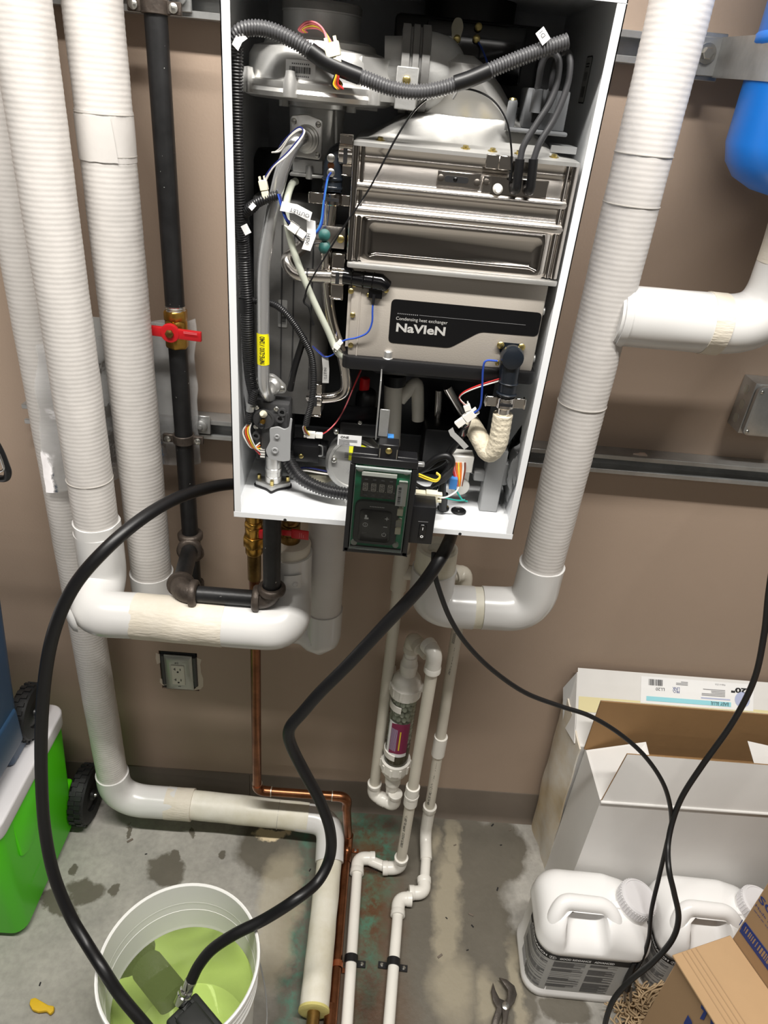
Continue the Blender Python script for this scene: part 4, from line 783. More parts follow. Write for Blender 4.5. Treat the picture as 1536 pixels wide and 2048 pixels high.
m = MB(); m.prism([V((c.x+a*1.08, c.y+.003+b*1.08, FZ)) for a, b in rpoly([(-.030, -.003), (-.027, .013), (0, .016), (.026, .013), (.029, .0), (.009, -.012), (0, -.024), (-.009, -.014)], .004)], (0, 0, .003)); m.build('inlet_gasket', 'rubber', gvo)
for a, b in ((-.024, .004), (.023, .004), (0, -.015)): MB().cyl((c.x+a, c.y+.003+b, FZ+.010), (c.x+a, c.y+.003+b, FZ+.019), .0032, 12).build('inlet_screw', 'goldscrew', gvo)
# valve wiring
m = MB(); c = P(524, 900, -.31); m.box((c.x-.008, -.315, c.z-.014), (c.x+.006, -.295, c.z+.008)); m.build('valve_plug', 'black', gvo, bevel=.001, seg=1); 
for k in range(4): MB().box((c.x-.002, -.3165, c.z-.010+k*.0045), (c.x+.0055, -.313, c.z-.0075+k*.0045)).build('plug_contact', 'whitenylon', gvo)
for k, (mt, dx) in enumerate((('wirewhite', -6), ('wireorange', -1), ('wireyellow', 3), ('wirewhite', 7), ('wirered', 0))):
    wire(PP((499+dx*.4, 846, -.325), (492+dx, 862, -.328), (497+dx, 880, -.33), (508+dx*.6, 896, -.325), (520, 885+k*6, -.318)), .0012, mt, H)
corr(PP((512, 780, -.325), (505, 800, -.325), (502, 812, -.325)), .0055, .003, .0005, 'loom', H); corr(PP((500, 822, -.325), (498, 836, -.325), (496, 847, -.325)), .0045, .003, .0005, 'loom', H)
MB().cyl(P(501, 806, -.325), P(500, 822, -.325), .006, 16).build('foil_band', 'galv', H)
# ------------------------------------------------------------------ looms
yl = -.33
corr(PP((472, 90, -.357), (472, 180, -.355), (475, 320, -.350), (479, 430, -.340), (486, 490, yl), (490, 560, yl), (493, 600, yl), (495, 680, yl), (500, 750, -.32), (508, 790, -.315)), .0078, .0033, .0007, 'loom', H)
corr(PP((466, 110, -.357), (468, 80, -.362), (485, 60, -.366), (515, 56, -.367), (548, 63, -.368), (590, 83, -.369), (635, 112, -.369), (690, 142, -.369), (730, 157, -.368), (780, 176, -.367), (830, 184, -.366), (880, 178, -.365), (940, 158, -.364), (1010, 128, -.363), (1075, 103, -.362), (1136, 82, -.361)), .0078, .0034, .0007, 'loomgrey', H)
for a in ([(620, 101, -.370), (650, 122, -.370), (685, 139, -.370), (720, 153, -.369)], [(910, 168, -.366), (940, 158, -.3655), (978, 142, -.365)]): MB().tube(spline(PP(*a), 6), .0088, 16).build('tape_wrap', 'rubber', H)
MB().tube(spline(PP((489, 596, yl), (491, 610, yl), (492, 625, yl)), 4), .0088, 16).build('tape_wrap', 'rubber', H); MB().tube(spline(PP((485, 420, -.336), (484, 435, -.336), (486, 450, -.336)), 4), .0092, 16).build('tape_wrap', 'rubber', H)
corr(PP((487, 432, -.338), (500, 415, -.345), (525, 400, -.350), (556, 390, -.350)), .0058, .003, .0006, 'loom', H); corr(PP((489, 430, -.33), (505, 420, -.33), (520, 402, -.335)), .0042, .003, .0005, 'loom', H)
corr(PP((497, 600, -.325), (540, 606, -.318), (565, 620, -.318), (590, 650, -.318), (608, 680, -.318), (622, 710, -.318), (627, 750, -.318), (624, 800, -.318), (615, 835, -.32), (612, 850, -.32)), .0046, .0028, .0005, 'loom', H)
MB().tube(spline(PP((608, 675, -.316), (600, 700, -.312), (588, 740, -.31), (580, 780, -.305)), 6), .005, 12).build('black_hose', 'rubber', H)
def flag(pts, w_, mat='paper', txt=None, up=(0, 0, 1), name='wire_tag', nrm=(0, -1, 0)):
    pts = [V(q) for q in pts]; n = V(nrm).normalized(); d = (pts[-1]-pts[0]).normalized(); s = n.cross(d).normalized()*w_/2; m = MB(); k = len(pts)
    vs = [q-s for q in pts]+[q+s for q in pts]; m.add(vs, [(i, i+1, k+i+1, k+i) for i in range(k-1)]); o = m.build(name, mat, H, thick=.0002)
    if txt: write(txt, .01, 'ink', o, pts[-1]*.62+pts[0]*.38+n*.0014, d*up[0] if up[0] else d, s*up[2] if up[2] else s, height=w_*.42)
    return o
flag(PP((470, 95, -.372), (478, 78, -.372), (489, 70, -.372)), .009); flag(PP((1093, 84, -.372), (1085, 70, -.372), (1079, 60, -.372)), .0105, txt='D1'); flag(PP((455, 435, -.352), (466, 440, -.352)), .012); flag(PP((486, 462, -.35), (498, 456, -.35)), .012)
flag(PP((500, 418, -.356), (509, 408, -.356)), .006)
# ------------------------------------------------------------------ heat exchanger, top to bottom
X0, X1 = -.0605, .2085; YF = -.335
HXB = MB(); zt_h, zb_h = 1.743, 1.607
prof = [(YF, zb_h), (YF, 1.660), (YF-.001, 1.6615), (YF-.0055, 1.664), (YF-.0068, 1.6685), (YF-.0055, 1.673), (YF-.001, 1.6755), (YF, 1.677), (YF, 1.690), (YF-.001, 1.6915), (YF-.0052, 1.694), (YF-.0062, 1.6975), (YF-.0052, 1.701), (YF-.001, 1.7035), (YF, 1.705), (YF, 1.7265), (YF+.002, 1.728), (YF+.004, 1.733), (YF+.002, 1.738), (YF, zt_h), (-.12, zt_h), (-.12, zb_h)]
HXB.prism([V((X0, a, b)) for a, b in prof], (X1-X0, 0, 0)); hx = HXB.build('primary_heat_exchanger', 'steel', H, ang=55)
# stamped pan in the lower front
pc = ((P(742, 450, YF)+P(1086, 510, YF))/2); pw, ph = .118, .026; pz = 1.634; pxc = (X0+X1)/2-.002
outer = rrect(pxc, pz, pw+.006, ph+.0055, .010, 6); inner = rrect(pxc, pz, pw, ph, .009, 6); inn2 = rrect(pxc, pz, pw-.004, ph-.004, .008, 6)
m = MB(); n_ = len(outer); vs = [V((a, YF-.0006, b)) for a, b in outer]+[V((a, YF-.0046, b)) for a, b in inner]+[V((a, YF-.0040, b)) for a, b in inn2]
m.add(vs, [(i, (i+1) % n_, n_+(i+1) % n_, n_+i) for i in range(n_)]+[(n_+i, n_+(i+1) % n_, 2*n_+(i+1) % n_, 2*n_+i) for i in range(n_)]); m.build('pan_rim', 'mirror', hx, fix=True, ang=70)
m = MB(); inn3 = rrect(pxc, pz, pw-.010, ph-.010, .007, 6); vs = [V((a, YF-.0040, b)) for a, b in inn2]+[V((a, YF-.0007, b)) for a, b in inn3]; m.add(vs, [(i, (i+1) % n_, n_+(i+1) % n_, n_+i) for i in range(n_)]+[tuple(n_+i for i in range(n_))]); m.build('stamped_pan', 'mirror', hx, fix=True, ang=50)
for k in range(7): MB().ball((X0+.02+k*.038, YF-.0008, 1.6115), .0016, 8).build('weld_spot', 'goldscrew', hx)
for x in (X0-.004, X1+.001):
    MB().tube([V((x, YF-.002, zb_h)), V((x, YF-.002, zt_h+.004))], .0048, 14).build('corner_bead', 'mirror', hx); MB().tube([V((x+.009*(1 if x < 0 else -1), YF-.001, zb_h)), V((x+.009*(1 if x < 0 else -1), YF-.001, zt_h))], .0028, 10).build('corner_bead', 'mirror', hx)
# ignition plates on the upper band
za_, zb2 = 1.7065, 1.725; pa_, pb_ = P(880, 352, YF), P(970, 362, YF)
m = MB(); m.box((.039, YF-.003, za_), (.094, YF, zb2-.0005)); io = m.build('sight_plate', 'steel', H, bevel=.001, seg=1)
m = MB(); m.prism([V((a, YF-.0032, b)) for a, b in rrect(.0635, 1.7155, .0150, .0036, .0034)], (0, -.0012, 0)); m.build('sight_slot', 'ink', io); MB().ball((.062, YF-.0038, 1.7155), .0032, 10, (1, 1, .5), (0, -1, 0)).build('sight_glass', 'blackgloss', io)
m = MB(); m.box((.0965, YF-.003, za_-.003), (.180, YF, zb2-.001)); ig = m.build('igniter_plate', 'steel', H, bevel=.001, seg=1)
for x, z in ((.0435, 1.716), (.0895, 1.7145)): screw((x, YF-.003, z), (0, -1, 0), .0042, io, 'tool')
for x, z in ((.1015, 1.7165), (.1515, 1.711)): screw((x, YF-.003, z), (0, -1, 0), .0042, ig, 'tool')
m = MB(); m.box((.108, YF-.0036, 1.7035), (.150, YF-.003, 1.7225)); m.build('igniter_flange', 'mirror', ig); MB().lathe([(.0060, 0), (.0060, .004), (.004, .006), (.0035, .009), (0, .009)], (.1165, YF-.0035, 1.7095), (0, -1, 0), 18).build('flame_rod', 'whitenylon', ig)
# igniter leads: boots, cables looping up to the transformer
ytr = -.338; ends = (((1029, 382), (1040, 318)), ((1057, 384), (1067, 318)))
for k, (a, b) in enumerate(ends):
    A, B = P(a[0], a[1], YF-.012), P(b[0], b[1], YF-.018); MB().tube(fillet([A+V((0, .012, 0)), A+V((.001, -.006, .002)), B], .006, 5), .0058, 14).build('lead_boot', 'rubber', H)
wire(PP((1040, 320, -.353), (1048, 290, -.352), (1075, 245, -.35), (1100, 205, -.348), (1114, 165, -.345), (1118, 125, -.342), (1108, 107, -.34), (1092, 112, -.338), (1082, 135, -.335), (1077, 168, -.33), (1074, 182, -.33)), .0040, 'lead', H, 'ignition_lead', 12)
wire(PP((1067, 320, -.353), (1080, 285, -.352), (1110, 235, -.349), (1132, 180, -.346), (1140, 135, -.342), (1137, 108, -.338), (1125, 104, -.336), (1112, 120, -.332), (1106, 150, -.33), (1103, 182, -.33)), .0040, 'lead', H, 'ignition_lead', 12)
# aluminium hood over the burner
m = MB(); zf1 = 1.743
def ringr(x0, x1, y0, y1, z, r): return [V((a, b, z)) for a, b in rrect((x0+x1)/2, (y0+y1)/2, (x1-x0)/2, (y1-y0)/2, r, 4)]
secs = [ringr(-.068, .2125, -.346, -.10, zf1, .006), ringr(-.068, .2125, -.346, -.10, zf1+.0045, .006), ringr(-.064, .208, -.342, -.104, zf1+.007, .006), ringr(-.052, .190, -.330, -.11, zf1+.0085, .008), ringr(-.045, .184, -.325, -.115, zf1+.012, .010), ringr(-.010, .156, -.312, -.13, zf1+.034, .020), ringr(.0, .140, -.308, -.135, zf1+.041, .03), ringr(.008, .126, -.320, -.15, zf1+.058, .045), ringr(.012, .108, -.330, -.175, zf1+.078, .047), ringr(.018, .086, -.328, -.20, zf1+.096, .033), ringr(.030, .070, -.312, -.22, zf1+.105, .019)]
n_ = len(secs[0]); vs = [q for s_ in secs for q in s_]; m.add(vs, [(j*n_+i, j*n_+(i+1) % n_, (j+1)*n_+(i+1) % n_, (j+1)*n_+i) for j in range(len(secs)-1) for i in range(n_)]+[tuple(range(n_-1, -1, -1)), tuple((len(secs)-1)*n_+i for i in range(n_))])
hood = m.build('burner_hood', 'brightalu', H, ang=32)
for px, py in ((762, 262), (933, 279), (987, 287), (1040, 290), (1110, 300)):
    c = P(px, py, -.334); MB().lathe([(.0062, 0), (.006, .001), (.0035, .0015), (.0035, .004), (0, .0045)], V((c.x, -.336, zf1+.0072)), (0, -.2, 1), 14).build('hood_screw', 'goldscrew', hood)
for px0, px1 in ((975, 1002), (1002, 1030)): 
    a = P(px0, 300, -.347).x; b = P(px1, 300, -.347).x; MB().box((a, -.3475, zf1-.011), (b, -.342, zf1+.0052)).build('edge_clip', 'steel', hood, bevel=.0008, seg=1)
m = MB(); m.tube(spline([P(812, 142, -.288), P(840, 144, -.288), P(872, 152, -.286), P(900, 172, -.28)], 6), [.043, .043, .043, .043, .043, .043, .043, .043, .043, .043, .043, .043, .043, .042, .040, .038, .036, .034, .030], 40); m.build('burner_elbow', 'castalu', H, ang=50)
m = MB(); c0 = P(800, 138, -.288); 
m.lathe([(.040, 0), (.047, .001), (.047, .010), (.044, .011), (.044, .013), (.047, .014), (.047, .021), (.044, .022), (.044, .024), (.047, .025), (.047, .034), (.041, .035)], c0, (1, 0, .02), 48); m.build('duct_coupling', 'tanksteel', H, ang=35)
m = MB(); c = P(812, 165, -.338); m.box((c.x-.012, -.340, c.z-.028), (c.x+.014, -.325, c.z+.016)); co_ = m.build('coupling_clip', 'castalu', H, bevel=.001, seg=1); screw(P(813, 160, -.3405), (0, -1, 0), .0048, co_, 'goldscrew')
m = MB(); m.tube([P(770, 140, -.288), P(806, 140, -.288)], .035, 32); m.build('fan_outlet', 'castalu', H)
m = MB(); m.tube([P(905, 198, -.335), P(911, 188, -.335), P(916, 178, -.334)], .0016, 8); m.build('casting_rib', 'tanksteel', hood)
# transformer bracket at the right
c = P(1085, 205, -.31); m = MB(); m.box((c.x-.040, -.33, c.z-.034), (c.x+.034, -.26, c.z-.029)); m.box((c.x-.022, -.322, c.z-.029), (c.x+.030, -.27, c.z+.014)); tro = m.build('ignition_transformer', 'greydark', H, bevel=.002)
for px in (1074, 1103): q = P(px, 195, -.328); MB().lathe([(.0065, -.016), (.0065, .008), (.0052, .009)], q, (0, 0, 1), 18).build('lead_socket', 'greydark', tro)
m = MB(); m.box((c.x-.012, -.3235, c.z-.022), (c.x-.002, -.321, c.z-.008)); m.build('socket_slot', 'ink', tro); MB().lathe([(.006, -.03), (.006, 0), (.0045, .003), (0, .003)], P(1026, 205, -.32), (0, 0, 1), 16).build('mount_post', 'greydark', tro)
MB().lathe([(.005, 0), (.004, .002), (0, .003)], P(1026, 200, -.32), (0, 0, 1), 14).build('mount_screw', 'goldscrew', tro); MB().box((c.x+.018, -.325, c.z-.052), (c.x+.05, -.27, c.z-.044)).build('mount_arm', 'greyplastic', tro)
# black exhaust collector and air box behind
yb = -.14
a, b = P(792, 25, yb), P(1080, 185, yb); m = MB(); m.box((P(790, 60, yb).x, -.20, P(900, 200, yb).z), (P(1075, 60, yb).x, -.06, P(800, 32, yb).z)); xo_ = m.build('exhaust_collector', 'black', H, bevel=.006)
c = P(940, 20, -.13); MB().lathe([(.062, -.05), (.062, .012), (.058, .013), (.058, .05)], c, (0, 0, 1), 40).build('exhaust_spigot', 'black', xo_)
m = MB(); m.box((P(850, 60, yb).x, -.215, P(900, 160, yb).z), (P(1040, 60, yb).x, -.195, P(900, 50, yb).z)); m.build('collector_face', 'blackgloss', xo_, bevel=.004)
m = MB(); q = P(914, 60, -.217); m.prism([q+V((a, 0, b)) for a, b in rpoly([(-.008, .004), (-.004, .013), (.004, .013), (.008, .004), (.004, -.016), (-.004, -.016)], .004)], (0, -.003, 0)); m.build('sensor_tab', 'pincon', xo_); 
for px, py in ((914, 78), (957, 54), (953, 78)): screw(P(px, py, -.219), (0, -1, 0), .0048, xo_, 'goldscrew')
wire(PP((957, 85, -.222), (965, 100, -.23), (974, 125, -.28), (972, 140, -.345)), .0012, 'wireblue', H)
for px, py, r in ((1085, 80, .006), (1060, 130, .005), (1128, 134, .005), (1148, 205, .006)): MB().lathe([(r, 0), (r*.7, .002), (0, .0025)], P(px, py, -.05), (0, -1, 0), 14).build('panel_screw', 'tool', H)
MB().box((P(705, 200, -.25).x, -.27, P(715, 218, -.25).z), (P(757, 200, -.25).x, -.24, P(715, 205, -.25).z)).build('fan_bracket', 'castalu', H)
# lower flange, grey secondary exchanger, tray
m = MB(); secs = [rrect(.0735, -.225, .141, .122, .004, 3)]; m.prism([V((a, b, 1.5985)) for a, b in secs[0]], (0, 0, .0065)); m.build('exchanger_flange', 'brightalu', hx, bevel=.0022)
GX0, GX1, GZ0, GZ1, GY = -.060, .2065, 1.474, 1.599, -.3345
m = MB(); m.box((GX0, GY, GZ0), (GX1, -.11, GZ1)); gx = m.build('secondary_heat_exchanger', 'greycast', H, bevel=.003)
m = MB(); m.box((GX0-.004, GY+.004, GZ0+.012), (GX0+.0, -.2, GZ1-.014)); m.box((GX0+.012, GY-.0008, GZ0), (GX0+.0135, GY, GZ1)); m.build('edge_rib', 'greycast', gx)
for z in (1.575, 1.533, 1.49): screw((GX0+.004, GY-.0005, z), (0, -1, 0), .0038, gx, 'goldscrew')
for z in (1.56, 1.492): MB().lathe([(.006, -.002), (.006, .001)], (GX1+.001, GY+.008, z), (1, 0, 0), 12).build('boss', 'castalu', gx)
m = MB(); bd_ = [(-.0035, 1.5595), (GX1-.0135-.002, 1.5595), (GX1-.0135-.002, 1.5265), (.124, 1.5255), (.0885, 1.5005), (.074, 1.4985), (-.001, 1.4985)]
bd2 = rpoly([(-.0040, 1.5600), (.2050, 1.5595), (.2050, 1.5260), (.124, 1.5255), (.0840, 1.4985), (-.0035, 1.4985)], .007); m.prism([V((a, GY-.0001, b)) for a, b in bd2], (0, -.0004, 0)); bdo = m.build('black_badge', 'navien', gx)
write('NaVIeN', .02, 'silverink', gx, (.0405, GY-.0009, 1.5215), (1, 0, 0), (0, 0, 1), width=.069, height=.0125, bold=.0006)
write('Condensing heat exchanger', .01, 'silverink', gx, (.0405, GY-.0009, 1.5335), (1, 0, 0), (0, 0, 1), width=.072, height=.0060)
m = MB(); m.quad(V((.036, GY-.0009, 1.5408)), V((.185, GY-.0009, 1.5408)), V((.185, GY-.0009, 1.5412)), V((.036, GY-.0009, 1.5412))); m.build('badge_line', 'inkmid', gx)
m = MB()
for k in range(11): m.quad(*[V((.006+k*.0027+a, GY-.0009, 1.5402+b)) for a, b in ((0, 0), (.0013, 0), (.0013, .0013), (0, .0013))])
m.build('badge_dots', 'inkmid', gx)
m = MB(); m.lathe([(.0085, -.004), (.0075, 0), (.0062, .001), (.006, .010), (.0045, .0115), (0, .0115)], V((-.002, GY+.002, GZ0+.002)), (0, -.1, 1), 20); m.build('casting_boss', 'brightalu', gx)
m = MB(); m.prism([V((a, b, 1.4565)) for a, b in rrect(.0725, -.222, .1395, .119, .010, 4)], (0, 0, .019)); tro_ = m.build('condensate_tray', 'black', H, bevel=.002)
m = MB(); vs = [V((a, b, 1.457)) for a, b in rrect(.078, -.220, .118, .105, .010, 4)]+[V((a, b, 1.437)) for a, b in rrect(.085, -.21, .105, .085, .010, 4)]+[V((a, b, 1.425)) for a, b in rrect(.10, -.19, .05, .05, .010, 4)]; n_ = 20; m.add(vs, [(j*n_+(i+1) % n_, j*n_+i, (j+1)*n_+i, (j+1)*n_+(i+1) % n_) for j in range(2) for i in range(n_)]+[tuple(2*n_+i for i in range(n_))]); m.build('tray_hopper', 'black', tro_, fix=True)
# ------------------------------------------------------------------ water ways
def clipm(c, ax, r, parent=H, tall=.019, wd=.009):
    c, ax = V(c), V(ax).normalized(); m = MB(); m.lathe([(r, -wd), (r+.0018, -wd), (r+.0018, wd), (r, wd), (r, -wd)], c, ax, 20); u = V((0, 0, 1)) if abs(ax.z) < .5 else V((1, 0, 0)); s = ax.cross(u)
    for e in (-1, 1): m.obox(c+u*e*(r+tall*.42)-V((0, .003, 0)), u*tall*.4, ax*wd*.95, s*.0012); m.obox(c+u*e*(r+tall*.8)+s*.0, u*.0012, ax*wd*.95, s*.007)
    o = m.build('spring_clip', 'mirror', parent, bevel=.0008, seg=1); k = MB(); k.obox(c-s*(r+.0019)*(1 if s.y > 0 else -1), u*r*.75, ax*wd*.28, s*.0006); k.build('clip_slot', 'ink', o); return o
# black elbow at the top left of the exchanger
e0 = P(668, 305, -.325); m = MB(); m.tube(fillet([P(705, 303, -.31), P(668, 303, -.315), P(664, 385, -.325)], .018, 8), .0125, 24); m.lathe([(.0128, 0), (.0135, .001), (.0135, .003), (.0128, .004)], P(664, 362, -.324), (0, .1, 1), 24); m.lathe([(.0128, 0), (.0135, .001), (.0135, .003), (.0128, .004)], P(664, 380, -.325), (0, .1, 1), 24); be = m.build('outlet_elbow', 'navyblack', H, ang=50)
for py in (316, 345): screw(P(662, py, -.338), (0, -1, 0), .0050, be)
MB().lathe([(.0042, 0), (.0042, .001), (.0025, .001)], P(662, 331, -.3375), (0, -1, 0), 14).build('screw_eye', 'copper', be)
clipm(P(692, 310, -.318), (1, 0, 0), .0115, tall=.014); clipm(P(665, 398, -.325), (0, .05, 1), .0118, tall=.022, wd=.007)
MB().tube(resample([P(664, 392, -.325), P(657, 455, -.322)], .01), .0088, 20).build('outlet_pipe', 'mirror', H)
m = MB(); c = P(658, 468, -.322); m.box((c.x-.017, -.332, c.z-.016), (c.x+.022, -.312, c.z+.012)); so = m.build('sensor_bracket', 'steel', H, bevel=.0015); screw(P(681, 478, -.333), (0, -1, 0), .0052, so, 'goldscrew')
for py in (470, 495): MB().lathe([(.0078, 0), (.0075, .005), (.004, .008), (0, .0085)], P(649, py, -.332), (0, -1, .1), 16).build('sensor_cap', 'teal', so)
MB().tube(resample(fillet(PP((652, 500, -.318), (653, 560, -.315), (660, 640, -.315), (690, 725, -.315), (694, 790, -.31), (640, 798, -.31), (618, 796, -.30)), [.02, .03, .03, .03, .02], 7), .004), .0080, 20).build('bypass_pipe', 'mirror', H, ang=60)
clipm(P(632, 798, -.31), (1, 0, -.02), .0095, tall=.020)
MB().tube(resample(fillet(PP((620, 478, -.27), (598, 500, -.295), (569, 520, -.318), (590, 550, -.325), (665, 553, -.325)), [.02, .03, .03], 8), .004), .0092, 20).build('return_pipe', 'steel', H, ang=60)
MB().cyl(P(613, 551, -.325), P(617, 551.5, -.325), .0098, 20).build('black_gasket', 'rubber', H)
clipm(P(676, 552, -.325), (1, 0, .0), .0105, tall=.024)
# black fitting into the secondary exchanger
A, B = P(688, 552, -.328), P(762, 565, -.335); m = MB(); m.tube([A, A*.5+B*.5, B, P(772, 572, -.334), P(776, 578, -.330)], [.0115, .0115, .0118, .0095, .003], 24); 
for t in (.25, .55, .8): m.lathe([(.0118, -.001), (.0128, 0), (.0118, .001)], A.lerp(B, t), B-A, 24)
m.box((P(756, 545, -.33).x, -.334, P(770, 590, -.33).z), (P(783, 545, -.33).x, -.326, P(770, 541, -.33).z)); m.box((P(738, 580, -.33).x, -.340, P(750, 593, -.33).z), (P(765, 580, -.33).x, -.328, P(750, 572, -.33).z)); bf = m.build('inlet_fitting', 'blackgloss', H, ang=45)
for px, py in ((702, 582), (772, 580), (737, 590), (760, 592)): screw(P(px, py, -.336), (0, -1, 0), .0038 if py < 585 else .0028, bf, 'goldscrew')
wire(PP((747, 593, -.341), (745, 620, -.342), (744, 645, -.342), (735, 665, -.342), (715, 675, -.341), (695, 679, -.34), (683, 683, -.338)), .0013, 'wireblue', H); MB().tube(PP((748, 590, -.341), (746, 608, -.342)), .0022, 10).build('wire_sleeve', 'rubber', H)
# black elbow lower right with pipe, clip and wrapped hose
c = P(1024, 714, -.352); m = MB(); m.lathe([(.0155, 0), (.0165, .002), (.0165, .010), (.0150, .016), (.009, .018), (0, .018)], c+V((0, .006, 0)), (0, -1, 0), 28); m.tube(PP((1022, 715, -.345), (1018, 745, -.345), (1013, 790, -.342)), [.0150, .0145, .0130], 24); 
for py in (764, 786): m.lathe([(.0140, -.0012), (.0152, 0), (.0140, .0012)], P(1023-(py-714)*.14, py, -.344), (.02, 0, 1), 24)
m.prism([V((a, -.336, b)) for a, b in rpoly([(P(1000, 690, -.336).x, P(1000, 690, -.336).z+.004), (P(1046, 690, -.336).x, P(1000, 690, -.336).z+.004), (P(1046, 700, -.336).x, P(1040, 712, -.336).z), (P(1000, 700, -.336).x, P(1040, 712, -.336).z)], .006)], (0, .008, 0)); de = m.build('drain_elbow', 'navyblack', H, ang=50)
for px, py in ((1001, 690), (1043, 694)): screw(P(px, py, -.337), (0, -1, 0), .0052, de, 'goldscrew')
screw(P(995, 725, -.345), (-1, -.5, 0), .0045, de, 'goldscrew')
clipm(P(1010, 803, -.342), (-.02, 0, 1), .0125, tall=.020, wd=.008)
MB().tube(PP((1010, 800, -.342), (1004, 838, -.340)), .0098, 20).build('drain_stub', 'mirror', H)
wp = resample(fillet(PP((1006, 828, -.340), (996, 890, -.338), (978, 912, -.33), (955, 868, -.315), (935, 838, -.29)), [.02, .022, .02], 8), .0021)
MB().tube(wp, [.0148+.0002*math.sin(i*1.5) for i in range(len(wp))], 24).build('wrapped_hose', 'wrap', H, ang=75)
m = MB(); c = P(985, 945, -.30); m.box((c.x-.013, -.312, FZ), (c.x+.017, -.285, c.z+.045)); m.box((c.x-.030, -.308, c.z-.014), (c.x-.012, -.29, c.z+.002)); m.box((c.x-.036, -.302, c.z-.005), (c.x-.03, -.296, c.z-.002)); m.box((c.x+.016, -.305, c.z-.02), (c.x+.027, -.285, c.z+.02)); lo_ = m.build('drain_holder', 'greyplastic', H, bevel=.0015, seg=1)
# dark vessel with seam behind the gas tube
m = MB(); c0, c1 = P(560, 425, -.255), P(560, 790, -.255); m.prism([V((a, b, c1.z-.02)) for a, b in rrect((P(505, 600, -.27).x+P(655, 600, -.27).x)/2, -.235, (P(655, 600, -.27).x-P(505, 600, -.27).x)/2, .045, .025, 6)], (0, 0, c0.z-c1.z+.04)); vo_ = m.build('plate_exchanger', 'tanksteel', H, bevel=.003)
for px in (565, 590, 628): a, b = P(px, 450, -.2805), P(px+3, 780, -.2805); MB().tube([V((a.x, -.2803, a.z)), V((a.x, -.2803, b.z))], .0012, 6).build('plate_seam', 'darkgrey', vo_)
lb = MB(); c = P(565, 628, -.2825); lb.prism([V((a, -.2806, b)) for a, b in rrect(c.x, c.z, .0065, .020, .0012, 2)], (0, -.0004, 0)); lbo = lb.build('exchanger_label', 'papergrey', vo_); bars((c.x+.002, -.2815, c.z-.004), (0, 0, 1), (1, 0, 0), .022, .006, vo_, 18); lines((c.x-.004, -.2815, c.z), (0, 0, 1), (-1, 0, 0), .03, .004, 2, vo_, 'inkgrey')
m = MB(); m.box((P(510, 500, -.24).x, -.25, 1.26), (P(560, 500, -.24).x, -.12, P(520, 430, -.25).z)); m.build('vessel', 'darkgrey', H, bevel=.008)
m = MB(); m.lathe([(.040, 1.57), (.044, 1.58), (.044, 1.70), (.035, 1.715)], (P(560, 420, -.18).x, -.16, 0), (0, 0, 1), 32); m.build('buffer_tank', 'black', H)
m = MB(); m.box((HX0+.02, -.10, 1.25), (HX1-.02, -.06, 1.60)); m.build('insulation_block', 'black', H, bevel=.005)
# clear silicone drain tube, thin sensor leads
MB().tube(spline(PP((592, 362, -.30), (583, 370, -.31), (574, 400, -.335), (573, 440, -.338), (590, 510, -.338), (622, 590, -.336), (655, 660, -.334), (675, 705, -.33), (700, 720, -.325)), 8), .0046, 14).build('silicone_tube', 'silicone', H)
wire(PP((1024, 345, -.347), (1022, 290, -.352), (1012, 240, -.356), (985, 200, -.358), (945, 180, -.359), (905, 180, -.359), (865, 192, -.359), (830, 220, -.358), (790, 280, -.356), (740, 375, -.352), (690, 450, -.35), (640, 530, -.348), (617, 570, -.345), (610, 592, -.343)), .0012, 'wireblack', H, 'flame_lead', 8, 8)
MB().tube(PP((1022, 345, -.346), (1020, 362, -.346)), .0022, 10).build('lead_end', 'wireblack', H)
m = MB(); m.tube(fillet(PP((612, 590, -.343), (606, 605, -.342), (618, 612, -.342), (627, 650, -.342)), .006, 5), .0016, 8); m.build('cable_tie', 'rubber', H)
for k, mt in enumerate(('wirelight', 'wireblue')): wire(PP((662, 345, -.343), (655, 358, -.347), (648, 400, -.35), (643+k*2, 440, -.35), (635+k*2, 460, -.35), (620, 472+k, -.349), (606, 472+k, -.347)), .0014, mt, H)
for k, mt in enumerate(('wireblue', 'wirenavy')): wire(PP((556+k*3, 388, -.354), (562+k*3, 410, -.356), (570+k*2, 435, -.354), (582, 450, -.35)), .0014, mt, H)
wire(PP((572, 440, -.352), (590, 470, -.348), (610, 487, -.346), (640, 486, -.342)), .0012, 'wireblack', H)
def plug(c, d, l, w_, mat='whitenylon', name='wire_plug', n=(0, -1, 0), t2=.004):
    c, d, n = V(c), V(d).normalized(), V(n); s = d.cross(n).normalized(); m = MB(); m.obox(c-d*l*.25, d*l*.27, s*w_/2, n*t2); m.obox(c+d*l*.27, d*l*.23, s*w_*.42, n*t2*.85); o = m.build(name, mat, H, bevel=.0006, seg=1)
    for e in (-1, 1): MB().obox(c-d*l*.6+s*e*w_*.3, d*l*.12, s*w_*.1, n*t2*.7).build('plug_prong', mat, o)
    return o
dv_ = lambda a, b, Y: (P(b[0], b[1], Y)-P(a[0], a[1], Y))
plug(P(595, 461, -.348), dv_((580, 450), (610, 472), -.348), .024, .011)
plug(P(529, 380, -.352), dv_((526, 365), (532, 395), -.352), .022, .010, 'pincon'); 
for k, (mt, o_) in enumerate((('wirewhite', 0), ('wirewhite', 3), ('wirenavy', -3))): wire(PP((526+o_, 366, -.352), (545+o_*.5, 335, -.356), (575, 308+o_, -.358), (600, 278+o_, -.358), (608+o_*.3, 262, -.356), (598, 258+o_, -.352), (580, 272+o_, -.345), (562, 295+o_*2, -.335), (550-o_*2, 305, -.325)), .0011, mt, H)
